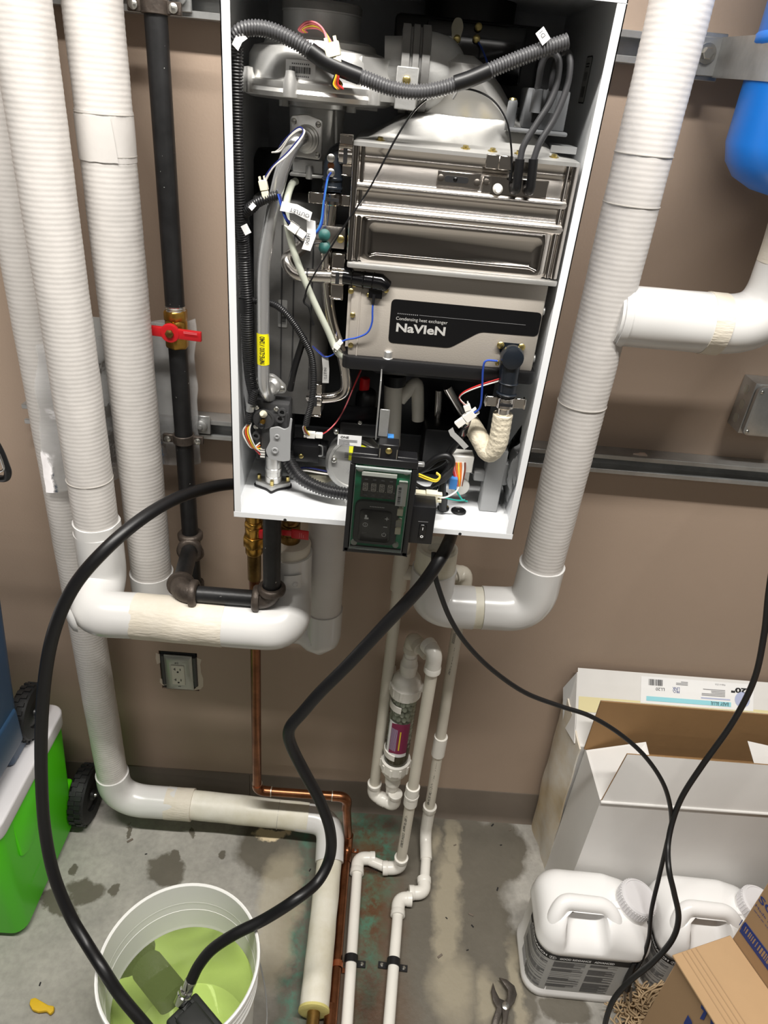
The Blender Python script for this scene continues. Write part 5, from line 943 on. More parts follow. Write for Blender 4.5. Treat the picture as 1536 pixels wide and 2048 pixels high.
flag(PP((562, 412, -.358), (592, 418, -.358), (622, 434, -.358)), .0115, txt='OUTLET', up=(-1, 0, -1)); flag(PP((622, 440, -.352), (623, 470, -.352), (612, 500, -.352)), .0115, txt='HEX', up=(1, 0, 1)); flag(PP((650, 712, -.325), (652, 738, -.325), (651, 766, -.325)), .0095, 'papergrey', txt='INLET2', up=(1, 0, 1))
for k, mt in enumerate(('wirenavy', 'wireblue')): wire(PP((625, 692, -.322), (640, 705+k*2, -.325), (652, 714, -.326), (668, 708, -.33), (676, 695, -.335)), .0011, mt, H)
plug(P(677, 689, -.338), dv_((672, 697), (683, 683), -.338), .014, .008)
# fan plug and wires
plug(P(668, 113, -.372), dv_((664, 96), (672, 134), -.372), .026, .017, 'pincon', 'fan_plug', t2=.005)
for k, mt in enumerate(('wirepink', 'wirepink', 'wireyellow', 'wirepink')): wire(PP((606+k*3, 65, -.332), (597+k*4, 58, -.335), (612+k*3, 44+k*4, -.342), (632+k*2, 46+k*4, -.350), (648+k*2, 62+k*3, -.358), (655+k*4, 92, -.371)), .0011, mt, H)
for k, mt in enumerate(('wireblack', 'wireyellow', 'wireorange', 'wirebrown', 'wirered')): wire(PP((672+k*2.6, 130, -.372), (670+k*2, 150, -.375), (664+k*3, 168, -.375), (672+k*3.5, 178, -.374), (684-k, 170, -.37), (676-k, 158, -.366)), .0011, mt, H)
# ------------------------------------------------------------------ circulation pump
pc_ = P(705, 935, -.25); px_, pz_ = P(705, 940, -.26).x, P(700, 945, -.27).z
m = MB(); m.lathe([(.030, 0), (.046, .002), (.046, .030), (.048, .032), (.048, .038), (.044, .044)], V((px_, -.235, pz_+.012)), (.06, -1, .22), 40); po = m.build('pump_body', 'castalu', H, ang=40)
m = MB(); c = V((px_, -.235, pz_+.012))+V((.06, -1, .22)).normalized()*.0445; ax_ = V((.06, -1, .22)).normalized(); m.lathe([(.044, 0), (.043, .003), (.039, .004), (.0375, .002), (0, .002)], c, ax_, 40); m.build('pump_face', 'castalu', po)
u_ = V((1, 0, 0)); v_ = ax_.cross(u_)*-1; v_ = v_ if v_.z > 0 else -v_
m = MB(); cc = c+ax_*.0026; arc = [cc+u_*(.035*math.cos(math.radians(t)))+v_*(.035*math.sin(math.radians(t))) for t in range(60, 171, 10)]; m.add([cc-u_*.030+v_*.006, cc+u_*.006+v_*.006]+arc, [tuple(range(len(arc)+2))]); yl_ = m.build('pump_sticker', 'yellowgreen', po); lines(cc-u_*.012+v_*.014+ax_*.0004, u_, v_, .022, .010, 4, po, 'inkgrey', 'sticker_print')
write('IN', .01, 'inkmid', po, cc-u_*.006-v_*.014+ax_*.0006, u_*.9-v_*.35, v_*.9+u_*.35, width=.010, height=.007)
m = MB(); a0 = P(680, 835, -.27); a1 = P(768, 872, -.27); m.box((a0.x, -.285, a1.z+.0), (a1.x, -.21, a0.z)); m.build('pump_terminal_box', 'black', po, bevel=.006); MB().ball(P(720, 845, -.287), .0035, 10, (1, 1, .5), (0, -1, .4)).build('terminal_screw', 'zinc', po)
m = MB(); a = P(676, 868, -.295); b = P(722, 893, -.295); m.box((a.x, -.296, b.z), (b.x, -.2955, a.z)); plb = m.build('pump_label', 'paper', po); write('ONE', .01, 'ink', po, (a.x+.011, -.2965, a.z-.004), (1, 0, 0), (0, 0, 1), width=.013, height=.004, bold=.0002); lines(((a.x+b.x)/2-.002, -.2965, (a.z+b.z)/2-.004), (1, 0, 0), (0, 0, 1), .030, .012, 5, po, 'inkmid')
for px, py in ((672, 863), (668, 920)): MB().ball(P(px, py, -.285), .005, 10).build('pump_bolt', 'zinc', po)
m = MB(); m.tube(PP((585, 895, -.25), (620, 895, -.25), (655, 900, -.25)), .016, 20); m.box((P(588, 880, -.27).x, -.28, P(600, 918, -.27).z), (P(640, 880, -.27).x, -.25, P(600, 885, -.27).z)); m.build('flow_sensor', 'black', H, bevel=.002); screw(P(602, 912, -.281), (0, -1, 0), .004, H, 'goldscrew')
for x_, s_ in ((640, 'flow_clip'),): MB().tube(fillet(PP((637, 890, -.28), (645, 892, -.28), (645, 912, -.28), (637, 912, -.28)), .003, 4), .0012, 8).build(s_, 'galv', H)
corr(PP((572, 905, -.28), (585, 935, -.30), (605, 958, -.315), (640, 976, -.325), (670, 984, -.33), (700, 988, -.33)), .0098, .0048, .0009, 'loom', H, 'drain_hose', 20)
m = MB(); c = P(640, 945, -.25); m.lathe([(.028, 0), (.028, .003), (.02, .004), (0, .004)], Z(640, 950, FZ), (0, 0, 1), 28); m.build('floor_cap', 'pincon', H); 
for k, mt in enumerate(('wirenavy', 'wirewhite')): wire(PP((590, 940, -.26), (610, 935+k*6, -.27), (640, 940+k*6, -.275), (668, 946+k*4, -.28)), .0015, mt, H)
m = MB(); m.lathe([(.017, 0), (.0185, .004), (.0185, .026), (.013, .034), (.0095, .036)], V((P(733, 800, -.2).x, -.2, P(733, 818, -.2).z)), (0, 0, 1), 24); ro = m.build('air_vent', 'black', H); q = P(729, 772, -.2); MB().lathe([(.0085, -.010), (.0085, .012), (.007, .014), (0, .014)], q, (0, 0, 1), 18).build('vent_cap', 'redcap', ro)
for k, mt in enumerate(('wirered', 'wirepink')): wire(PP((722, 738+k*3, -.25), (705, 780, -.27), (690, 815, -.285), (672, 845, -.295), (655, 862, -.30), (640, 870+k, -.302)), .0011, mt, H)
for k, mt in enumerate(('wirewhite', 'wirered', 'wireyellow')): wire(PP((612+k, 848, -.32), (606+k*2, 855, -.318), (610+k*3, 866, -.314), (620, 868+k*2, -.31)), .0011, mt, H)
plug(P(630, 870, -.308), dv_((616, 869), (646, 871), -.308), .024, .010)
# back region below the tray: pale pipes in the shade
MB().cyl(P(787, 765, -.16), P(783, 890, -.16), .016, 20).build('drain_trap', 'pvcgrey', H); MB().lathe([(.019, -.006), (.019, .012)], P(789, 762, -.16), (0, 0, 1), 16).build('trap_nut', 'black', H)
MB().tube(fillet(PP((800, 800, -.15), (835, 758, -.15), (836, 840, -.15)), .018, 6), .011, 16).build('trap_bend', 'pvcgrey', H)
MB().tube(PP((895, 775, -.16), (935, 850, -.16)), .008, 14).build('steel_pipe', 'steel', H); MB().cyl(P(878, 780, -.15), P(875, 835, -.15), .007, 14).build('steel_rod', 'steel', H)
m = MB(); m.box((P(850, 840, -.17).x, -.2, FZ), (P(935, 840, -.17).x, -.12, P(880, 845, -.17).z)); m.build('manifold', 'black', H, bevel=.006)
# ------------------------------------------------------------------ steel hanger bar and control box in front
m = MB(); a = P(763, 755, -.375); b = P(763, 880, -.385); m.box((P(757, 800, -.38).x, -.386, b.z), (P(760, 800, -.38).x, -.34, a.z)); m.box((P(757, 860, -.386).x, -.387, P(763, 872, -.386).z), (P(776, 860, -.386).x, -.3855, P(763, 818, -.386).z)); m.build('hanger_bar', 'galv', H, bevel=.0005, seg=1)
MB().box((P(775, 880, -.385).x, -.388, P(775, 886, -.385).z), (P(787, 880, -.385).x, -.375, P(775, 873, -.385).z)).build('blue_clip', 'wirelight', H)
KY = -.405
kc = [P(705, 902, KY), P(833, 920, KY), P(815, 1103, KY), P(688, 1090, KY)]
kx0, kx1 = -.0435, .0545; kz0, kz1 = 1.1905, 1.3555
th_ = math.radians(1.6)
def K(a, b, dy=0): # a,b in metres on the box face, measured from its centre
    cx, cz = (kx0+kx1)/2, (kz0+kz1)/2; return V((cx+a*math.cos(th_)+b*math.sin(th_)*.3, KY+dy, cz-a*math.sin(th_)*.6+b))
kw, kh = .049, .0825
m = MB(); m.prism([K(-kw+.002, kh), K(kw-.002, kh), K(kw, -kh), K(-kw, -kh)], (0, .022, 0)); m.prism([K(-kw+.001, kh-.001, 0), K(kw-.001, kh-.001), K(kw-.001, kh-.013), K(-kw+.001, kh-.013)], (0, -.010, 0))
for p_ in ([(-kw, kh-.013), (-kw+.007, kh-.013), (-kw+.007, -kh), (-kw, -kh)], [(kw-.008, kh-.013), (kw, kh-.013), (kw, -kh), (kw-.008, -kh)], [(-kw, -kh+.007), (kw, -kh+.007), (kw, -kh), (-kw, -kh)]): m.prism([K(*q) for q in p_], (0, -.0095, 0))
ko = m.build('control_box', 'black', H, bevel=.001, seg=1)
m = MB(); m.prism([K(-kw+.008, kh-.014, -.0015), K(kw-.009, kh-.014, -.0015), K(kw-.009, -kh+.008, -.0015), K(-kw+.008, -kh+.008, -.0015)], (0, .0015, 0)); m.build('circuit_board', 'pcb', ko)
def slab(a0, b0, a1, b1, y0, y1, mat, name, bev=0, parent=ko, r=0):
    m = MB(); pts = [(a0, b0), (a1, b0), (a1, b1), (a0, b1)]
    if r: pts = [tuple(q) for q in rpoly(pts, r)]
    m.prism([K(q[0], q[1], y0) for q in pts], (0, y1-y0, 0)); return m.build(name, mat, parent, bevel=bev, seg=2)
slab(-.031, .014, .020, .050, -.0015, -.0055, 'blackgloss', 'display'); slab(-.031, .050, .020, .0555, -.0015, -.0060, 'whitenylon', 'display_edge')
for k in range(4):
    cx = -.0245+k*.0122; m = MB()
    def bar(a0, b0, a1, b1, w_=.0011):
        A, B = V((a0, b0)), V((a1, b1)); d = (B-A); n = V((-d.y, d.x)).normalized()*w_/2; m.add([K(*(q), -.0058) for q in (A+n, A-n, B-n, B+n)], [(0, 1, 2, 3)])
    s2, h2 = .0032, .0062; yc0 = .0315
    for q in ((-s2, h2, s2, h2), (-s2, -h2, s2, -h2), (-s2, 0, -.0004, 0), (.0004, 0, s2, 0), (-s2, 0, -s2, h2), (-s2, 0, -s2, -h2), (s2, 0, s2, h2), (s2, 0, s2, -h2), (0, 0, 0, h2), (0, 0, 0, -h2), (0, 0, -s2*.8, h2*.85), (0, 0, s2*.8, h2*.85), (0, 0, -s2*.8, -h2*.85), (0, 0, s2*.8, -h2*.85), (s2+.0022, -h2, s2+.0034, -h2)): bar(cx+q[0], yc0+q[1], cx+q[2], yc0+q[3])
    m.build('display_digit', 'digit', ko)
m = MB(); [m.quad(*[K(-.0265+k*.0122+a, b0+b, -.0058) for a, b in ((0, 0), (.005, 0), (.005, .0022), (0, .0022))]) for k in range(4) for b0 in (.0430, .0172)]; m.build('display_icons', 'inkgrey', ko)
slab(-.037, -.066, .029, .009, -.0015, -.0095, 'darkgrey', 'keypad_bezel', .002, r=.012); slab(-.029, -.060, .019, -.0035, -.0095, -.0125, 'blackgloss', 'keypad', .0015, r=.006)
KD = -.0127
for s_, a, b, hh in (('+', .012, -.016, .0062), ('-', .011, -.0305, .0012), ('i', -.0195, -.0295, .0042), ('RESET', -.0195, -.0445, .0013)): write(s_, .01, 'paper' if s_ != 'RESET' else 'inkmid', ko, K(a, b, KD), (1, 0, -.01), (0, 0, 1), height=hh, width=.006 if s_ in '+-' else (.007 if s_ == 'RESET' else None))
def ringk(a, b, r, w_, t0=0, t1=360, name='key_symbol'):
    m = MB(); n = 24; m.grid(lambda u, v: K(a+(r+w_*v)*math.cos(math.radians(t0+(t1-t0)*u)), b+(r+w_*v)*math.sin(math.radians(t0+(t1-t0)*u)), KD), n, 1); return m.build(name, 'paper', ko)
ringk(-.0195, -.0295, .0030, .0007); ringk(.010, -.0445, .0026, .0008, 125, 415); m = MB(); m.quad(*[K(.010+a, -.0445+b, KD) for a, b in ((-.0004, .001), (.0004, .001), (.0004, .0042), (-.0004, .0042))]); m.build('key_symbol', 'paper', ko)
m = MB(); m.add([K(-.0195+a, -.0145+b, KD) for a, b in rrect(0, 0, .0016, .0022, .001, 3)], [tuple(range(16))]); m.add([K(-.0185+a, -.0182+b, KD) for a, b in rrect(0, 0, .0032, .0015, .001, 3)], [tuple(range(16))]); m.build('key_symbol', 'paper', ko)
m = MB()
for k in range(9): m.quad(*[K(-.015+k*.0025+a, .0005+b, -.0097) for a, b in ((0, 0), (.0013, 0), (.0013, .0012), (0, .0012))])
m.build('speaker_holes', 'paper', ko)
slab(-.012, .0585, .028, .064, -.0015, -.004, 'wirebrown', 'resistor_row'); m = MB()
for k in range(13): m.prism([K(-.011+k*.0031+a, .0592+b, -.004) for a, b in ((0, 0), (.0014, 0), (.0014, .0042), (0, .0042))], (0, -.0008, 0))
m.build('resistor_pins', 'pincon', ko)
for a, b in ((-.034, .060), (.033, .062), (-.034, -.068), (.030, -.066)): MB().lathe([(.0048, 0), (.0048, .004), (.0022, .005), (0, .005)], K(a, b, -.002), (0, -1, 0), 18).build('lid_post', 'plate', ko)
ck = slab(.024, .008, .037, .046, -.0015, -.013, 'whitenylon', 'ribbon_socket', .001); slab(.0215, .009, .0315, .044, -.0133, -.0137, 'paper', 'socket_label'); bars(K(.0262, .0265, -.0139), (0, 0, 1), (1, 0, 0), .030, .0042, ko, 20)
for b in (-.004, -.024, -.037): slab(.026, b-.006, .035, b+.006, -.0015, -.011, 'pincon', 'socket', .001)
m = MB()
for k in range(5): m.prism([K(.0255+a, -.020-k*.0022+b, -.0112) for a, b in ((0, 0), (.009, 0), (.009, .0009), (0, .0009))], (0, -.0004, 0))
m.build('socket_ribs', 'inkmid', ko)
slab(-kw+.008, -kh+.0085, kw-.0095, kh-.0145, -.0142, -.0150, 'lens', 'clear_lid')
for a0, b0, a1, b1 in ((-kw+.008, kh-.0150, kw-.0095, kh-.0185), (-kw+.008, -kh+.0085, kw-.0095, -kh+.0105), (-kw+.008, -kh+.0085, -kw+.0092, kh-.0145), (kw-.0107, -kh+.0085, kw-.0095, kh-.0145)): slab(a0, b0, a1, b1, -.0096, -.0150, 'lensedge', 'lid_edge')
m = MB(); q = K(.004, kh+.004, .004); m.box((q.x-.015, KY-.006, q.z-.008), (q.x+.014, KY+.018, q.z+.016)); kb = m.build('box_hanger', 'black', ko, bevel=.001, seg=1); screw((q.x, KY-.006, q.z+.007), (0, -1, 0), .0048, ko, 'goldscrew', 'hanger_screw')
for s_ in (-.0125, .012): MB().cyl((q.x+s_, KY-.007, q.z-.007), (q.x+s_, KY-.007, q.z+.010), .0008, 6).build('hanger_edge', 'zinc', ko)
MB().box((kx1-.004, KY+.004, kz1-.016), (kx1+.010, KY+.012, kz1-.010)).build('latch', 'galv', ko, bevel=.001, seg=1)
# power switch box to the right
s0, s1 = P(824, 1012, KY), P(868, 1090, KY); m = MB(); m.box((kx1-.002, KY, s1.z), (.0905, KY+.036, s0.z)); so_ = m.build('switch_box', 'black', H, bevel=.0015)
c = V((.0735, KY-.0005, P(848, 1062, KY).z)); MB().box((c.x-.0055, KY-.0025, c.z-.013), (c.x+.0055, KY+.002, c.z+.012)).build('rocker_switch', 'blackgloss', so_, bevel=.0008, seg=1)
m = MB(); m.quad(*[c+V((a, -.0026, b)) for a, b in ((-.0004, .003), (.0006, .003), (.0006, .008), (-.0004, .008))]); m.build('on_mark', 'paper', so_)
m = MB(); m.grid(lambda u, v: c+V(((.0012+.0012*v)*math.cos(2*math.pi*u), -.0026, -.0085+(.0012+.0012*v)*math.sin(2*math.pi*u))), 18, 1); m.build('off_mark', 'paper', so_)
m = MB(); m.quad(*[V((c.x+a, KY-.0008, c.z+.0165+b)) for a, b in ((-.008, 0), (.007, 0), (.007, .0008), (-.008, .0008))]); m.build('switch_line', 'inkmid', so_)
# ------------------------------------------------------------------ cables at the lower right
wire(PP((862, 1000, -.33), (868, 975, -.33), (890, 950, -.325), (903, 925, -.32), (893, 912, -.318), (872, 918, -.315), (850, 935, -.31), (820, 950, -.30)), .0062, 'rubber', H, 'sheathed_cable', 14)
wire(PP((800, 960, -.30), (830, 945, -.30), (880, 925, -.31), (910, 890, -.315), (925, 868, -.315), (935, 850, -.31)), .0056, 'rubber', H, 'sheathed_cable', 14)
wire(PP((886, 1018, -.33), (884, 985, -.335), (886, 960, -.335), (900, 945, -.33)), .0066, 'rubber', H, 'power_cable', 14)
for k in range(4): wire(PP((815, 955+k*7, -.36), (850, 975+k*3, -.35), (885, 965-k*3, -.345), (905, 945-k*3, -.335)), .0017, 'wireblack', H)
for k in range(2): wire(PP((838, 948+k*4, -.345), (855, 955+k*4, -.352), (872, 960+k*3, -.352), (880, 952+k*2, -.35), (873, 945+k*2, -.345)), .0014, 'wireyellow', H)
m = MB(); c = P(918, 935, -.30); m.box((c.x-.018, -.312, c.z-.002), (c.x+.020, -.285, c.z+.026)); m.lathe([(.0, 0), (.016, 0), (.016, .006), (0, .006)], V((c.x+.006, -.296, c.z-.034)), (0, -1, 0), 24); m.box((c.x-.004, -.300, c.z-.036), (c.x+.019, -.288, c.z+.004)); m.build('harness_block', 'whitenylon', H, bevel=.001, seg=1)
for k, mt in enumerate(('wirered', 'wirepink', 'wireorange', 'wireyellow', 'wireorange', 'wirewhite', 'wirebrown')): wire(PP((904+k*4.4, 925, -.3125), (905+k*4.2, 940, -.318), (911+k*2.6, 958, -.32), (914+k*1.6, 972, -.318)), .0013, mt, H)
wire(PP((917, 975, -.318), (910, 985, -.335), (890, 995, -.345), (868, 994, -.35)), .0014, 'wirewhite', H); MB().box((P(897, 965, -.315).x, -.33, P(897, 972, -.32).z), (P(912, 965, -.315).x, -.315, P(897, 952, -.32).z)).build('blue_plug', 'wirelight', H)
for pts in ([(905, 968, -.325), (915, 985, -.33), (925, 1000, -.335), (935, 1003, -.34)], [(868, 990, -.345), (890, 996, -.345), (915, 1001, -.342), (930, 1000, -.34)]): wire(PP(*pts), .0014, 'wireteal', H)
plug(P(852, 992, -.362), dv_((868, 993), (838, 990), -.362), .034, .017, 'pincon', 'inline_plug', t2=.007)
plug(P(930, 838, -.335), dv_((946, 826), (913, 850), -.335), .032, .013); plug(P(936, 820, -.335), dv_((934, 808), (940, 828), -.335), .018, .010)
for k, mt in enumerate(('wirered', 'wirewhite')): wire(PP((998, 758+k*4, -.345), (960, 770+k*3, -.345), (930, 783+k*2, -.343), (919, 795, -.34), (926, 806, -.338), (934, 812, -.336)), .0013, mt, H)
wire(PP((995, 722, -.35), (972, 722, -.352), (966, 740, -.35), (964, 780, -.345), (960, 815, -.34), (945, 828, -.336)), .0015, 'wireblue', H)
for k, mt in enumerate(('wirewhite', 'wirered', 'wireblack')): wire(PP((942, 838, -.334), (937, 850+k, -.334), (928, 860, -.33), (924+k*3, 872, -.325)), .0012, mt, H)
flag(PP((901, 858, -.335), (905, 868, -.335), (920, 882, -.335), (933, 896, -.335)), .0085, 'papergrey')
# bag of paperwork slipped against the right wall
m = MB(); pts = [onwall(1052, 850), onwall(1000, 920), onwall(992, 965), onwall(1012, 1030), onwall(1040, 960), onwall(1062, 905)]
def bagpt(u, v):
    a = pts[1].lerp(pts[3], v); b = pts[0].lerp(pts[4], v); q = a.lerp(b, u); return q+V((-.006-.008*math.sin(math.pi*u)*math.sin(math.pi*v)-.003*noise.noise(V((u*5, v*6, 1))), 0, 0))
m.grid(bagpt, 10, 12); m.build('document_bag', 'film', H); m = MB(); m.grid(lambda u, v: bagpt(.15+.7*u, .08+.82*v)+V((.004, 0, 0)), 6, 6); mo = m.build('folded_manual', 'bagpaper', H)
b0, b1 = onwall(1020, 968), onwall(1016, 1012); cx_ = (b0+b1)/2+V((-.014, 0, 0)); bars(cx_, (b1-b0), (0, 1, 0), .036, .010, H, 20, 'ink', 'bag_barcode')
# ================================================================== hoses and cords
def hose(pts, r, name, label, cat, mat='rubber', n=16, k=10): return tag(MB().tube(spline(pts, k), r, n).build(name, mat, ang=80), label, cat)
BC = V((-.295, -.616, 0)); WZ = .222
h1pts = [P(500, 972, -.13), P(470, 968, -.16), P(420, 975, -.20), P(350, 998, -.27), P(280, 1040, -.34), P(210, 1100, -.395), P(150, 1170, -.42), P(112, 1250, -.44), P(92, 1340, -.455), P(83, 1450, -.475), P(83, 1560, -.495), P(90, 1660, -.52), P(108, 1750, -.55), P(140, 1830, -.58), P(172, 1885, -.61), Z(204, 1935, .385), Z(240, 1990, .345), Z(290, 2050, .30), Z(330, 2100, .26)]
tag(MB().tube(spline(h1pts, 10), .0108, 18).build('rubber_hose', 'rubber'), 'black rubber hose arching from behind the heater down past the coolers into the bucket', 'hose')
h2pts = [P(905, 1062, -.20), P(897, 1085, -.30), P(880, 1118, -.345), P(840, 1175, -.36), P(770, 1250, -.37), P(700, 1325, -.38), P(640, 1385, -.39), P(605, 1425, -.395), P(583, 1450, -.40), P(577, 1468, -.402), P(581, 1487, -.404), P(592, 1512, -.407), P(612, 1550, -.415), P(640, 1602, -.425), P(660, 1660, -.44), P(660, 1712, -.455), P(636, 1762, -.49), P(590, 1800, -.53), Z(530, 1838, .395), Z(470, 1868, .365), Z(425, 1898, .33), Z(398, 1930, .30), Z(382, 1962, .275)]
tag(MB().tube(spline(h2pts, 10), .0112, 18).build('rubber_hose', 'rubber'), 'black rubber hose from under the heater, kinked beside the copper pipe, ending at the pump', 'hose')
tp = thing('power_cord', P(1255, 1965, -.46), 'thin black power cord from the heater drooping right over the white cartons to its plug', 'cord')
pc = [P(868, 1105, -.335), P(868, 1140, -.345), P(880, 1185, -.35), P(902, 1240, -.35), P(935, 1290, -.345), P(985, 1340, -.335), P(1050, 1385, -.325), P(1120, 1412, -.32), P(1180, 1432, -.32), P(1240, 1468, -.325), P(1292, 1515, -.34), P(1330, 1575, -.36), P(1343, 1640, -.375), P(1333, 1690, -.39), P(1318, 1755, -.41), P(1303, 1820, -.44), P(1297, 1880, -.46), P(1280, 1925, -.475), P(1262, 1945, -.48)]
MB().tube(spline(pc, 8), .0046, 12).build('cord_sheath', 'cord', tp)
q = Z(1258, 1950, .03); m = MB(); m.tube(PP((1268, 1925, -.475), (1258, 1955, -.48), (1252, 1975, -.485)), [.006, .011, .012], 14, flat=.8); m.build('plug_body', 'rubber', tp)
for px, dx in ((1250, -2), (1262, 2)): a = P(px, 1976, -.486); MB().obox(a+V((0, -.008, -.010)), (.0032, 0, 0), (0, .0008, 0), (0, -.010, -.012)).build('plug_blade', 'zinc', tp)
c2 = [V((1.02, -.02, 2.1)), V((1.0, -.05, 1.75)), P(1600, 850, -.20), P(1562, 1040, -.28), P(1546, 1130, -.295), P(1537, 1190, -.30), P(1528, 1270, -.31), P(1508, 1360, -.32), P(1465, 1445, -.33), P(1405, 1530, -.35), P(1366, 1590, -.365), P(1346, 1640, -.38), P(1336, 1690, -.41), P(1338, 1740, -.455), P(1348, 1785, -.478), P(1357, 1835, -.50), P(1344, 1880, -.515), P(1305, 1925, -.525), P(1262, 1960, -.53), P(1228, 1998, -.54), P(1212, 2040, -.55), P(1207, 2080, -.56), Z(1203, 2140, .008), V((.53, -.75, .0065)), V((.42, -.95, .0065))]
tag(MB().tube(spline(c2, 8), .0058, 12).build('extension_cord', 'cord'), 'black cord falling from the right edge across the front of the white jugs', 'cord')
# ================================================================== bucket, liquid, pump
tb = thing('bucket', BC, 'white plastic bucket standing on the floor at the bottom left', 'bucket')
pr = [(.126, .0), (.131, .003), (.1405, .285), (.1465, .287), (.1465, .291), (.1415, .294), (.1418, .309), (.1475, .311), (.1475, .315), (.1425, .318), (.143, .332), (.149, .334), (.149, .338), (.144, .341), (.1455, .352), (.1505, .354), (.1515, .360), (.1500, .3655), (.1470, .3665), (.1445, .364), (.1440, .358), (.1295, .012), (.128, .004), (0, .004)]
MB().lathe([(0, 0)]+pr, BC, (0, 0, 1), 72).build('bucket_body', 'bucket', tb, ang=40)
hp = [BC+V((.150*math.cos(math.radians(t))*1.0, .150*math.sin(math.radians(t)), 0)) for t in (60, -120)]
cv = []
for i in range(25):
    t = math.pi*i/24; e = V((math.cos(math.radians(58)), math.sin(math.radians(58)), 0)); s_ = V((math.sin(math.radians(58)), -math.cos(math.radians(58)), 0)); cv.append(BC+e*.152*math.cos(t)+s_*(.172*math.sin(t))+V((0, 0, .318-.20*math.sin(t))))
MB().tube(cv, .0017, 8).build('wire_handle', 'galv', tb)
for e in (1, -1): d = V((math.cos(math.radians(58)), math.sin(math.radians(58)), 0))*e; MB().lathe([(.012, -.004), (.012, .004), (.006, .006), (0, .006)], BC+d*.1475+V((0, 0, .322)), d, 16).build('handle_ear', 'bucket', tb)
ri = .1295+(.1440-.1295)*((WZ-.012)/(.358-.012))-.0006
tag(MB().lathe([(0, .0052), (.1275, .0052), (.129, .014), (ri, WZ), (0, WZ)], BC, (0, 0, 1), 64).build('cleaning_liquid', 'water', ang=30), 'cloudy pale green liquid filling more than half of the white bucket', 'liquid')
tpu = thing('submersible_pump', BC+V((.03, -.06, .01)), 'black submersible pump with a sponge filter lying in the green liquid', 'pump')
s0, s1 = Z(294, 1932, .186), Z(352, 2004, .188); dd = (s1-s0).normalized()
MB().lathe([(.022, 0), (.030, .004), (.033, .012), (.033, .06), (.033, (s1-s0).length+.004)], s0-dd*.012, dd, 32).build('sponge_filter', 'sponge', tpu)
c = Z(372, 2030, .222); m = MB(); w_ = V((-dd.y, dd.x, 0)).normalized(); m.obox(c+dd*.030+V((0, 0, -.016)), dd*.046, w_*.036, V((0, 0, .030))); m.obox(c+dd*.034+V((0, 0, .016)), dd*.036, w_*.024, V((0, 0, .006))); m.build('pump_housing', 'pump', tpu, bevel=.007, seg=3)
for k in (-1, 0, 1): MB().obox(c+dd*.030+w_*k*.018+V((0, 0, .016)), dd*.036, w_*.0025, V((0, 0, .004))).build('cooling_rib', 'pump', tpu)
f0 = Z(366, 1995, .245); f1 = Z(384, 1958, .278); fd = (f1-f0).normalized()
m = MB(); m.lathe([(.014, -.012), (.0145, 0), (.0145, .006), (.0125, .008), (.0135, .010), (.0135, .016), (.010, .018), (.0118, .020), (.0122, .036), (.0115, .038)], f0, fd, 24); m.build('hose_fitting', 'chrome', tpu, ang=40)
# ================================================================== coolers at the left
def taper_box(x0, x1, y0, y1, z0, z1, tx, ty, r=.03):
    m = MB(); secs = []
    for z, k in ((z0, 1), (z0+.012, .75), (z1, 0)): secs.append([V((a, b, z)) for a, b in rrect((x0+x1)/2, (y0+y1)/2, (x1-x0)/2-tx*k, (y1-y0)/2-ty*k, r, 5)])
    n_ = len(secs[0]); m.add([q for s in secs for q in s], [(j*n_+i, j*n_+(i+1) % n_, (j+1)*n_+(i+1) % n_, (j+1)*n_+i) for j in range(2) for i in range(n_)]+[tuple(range(n_-1, -1, -1)), tuple(2*n_+i for i in range(n_))]); return m
def wheel(c, ax, r, w_, parent):
    c, ax = V(c), V(ax).normalized(); m = MB(); m.lathe([(r*.55, -w_/2), (r*.93, -w_/2), (r, -w_*.32), (r, w_*.32), (r*.93, w_/2), (r*.55, w_/2), (r*.5, w_*.3)], c, ax, 40); u, v = frame(ax)
    for k in range(22):
        for s_ in (-1, 1):
            t = 2*math.pi*(k+.25*s_)/22; d = u*math.cos(t)+v*math.sin(t); e = ax.cross(d); m.obox(c+d*(r+.001)+ax*s_*w_*.2, d*.0022, e*r*.07, ax*w_*.19)
    wo = m.build('wheel', 'tyre', parent, ang=35); MB().lathe([(r*.52, 0), (r*.5, .004), (r*.2, .007), (r*.16, .014), (0, .015)], c+ax*w_*.25, ax, 24).build('hub', 'black', wo); MB().lathe([(.006, 0), (.005, .006), (0, .007)], c+ax*(w_*.25+.013), ax, 12).build('axle_cap', 'zinc', wo); return wo
gX1, gY0, gY1, gT = -.722, -.432, -.085, .392
tg = thing('cooler', (gX1-.25, -.26, 0), 'lime green cooler with a white lid and a black back wheel, at the left edge', 'cooler')
gb = taper_box(gX1-.6, gX1+.004, gY0, gY1, .012, gT, .022, .022, .03).build('cooler_body', 'green', tg, ang=30)
m = MB(); yy0, yy1 = -.37, -.16; zt0, zt1 = .20, .35
m.prism([V((gX1-.004, a, b)) for a, b in rpoly([(yy0, .255), (yy0+.03, .235), (-.235, .28), (-.195, .365), (-.205, .385), (yy0, .385)], .012)], (.0075, 0, 0)); m.build('handle_recess', 'green', gb, bevel=.005, seg=3)
m = MB(); m.prism([V((gX1-.0150+.002, a, b)) for a, b in rrect(-.33, .13, .045, .016, .014, 5)], (.0045, 0, 0)); eb = m.build('embossed_oval', 'green', gb, bevel=.0015)
write('Coleman', .02, 'green', gb, (gX1-.0075, -.33, .13), (0, 1, -.0), (0, 0, 1), width=.066, height=.015)
m = taper_box(gX1-.61, gX1+.011, gY0-.006, gY1+.006, gT-.002, gT+.042, .002, .002, .034); lo = m.build('cooler_lid', 'lidwhite', tg, bevel=.006, seg=3)
wheel((-.712, -.072, .081), (1, 0, 0), .079, .042, tg)
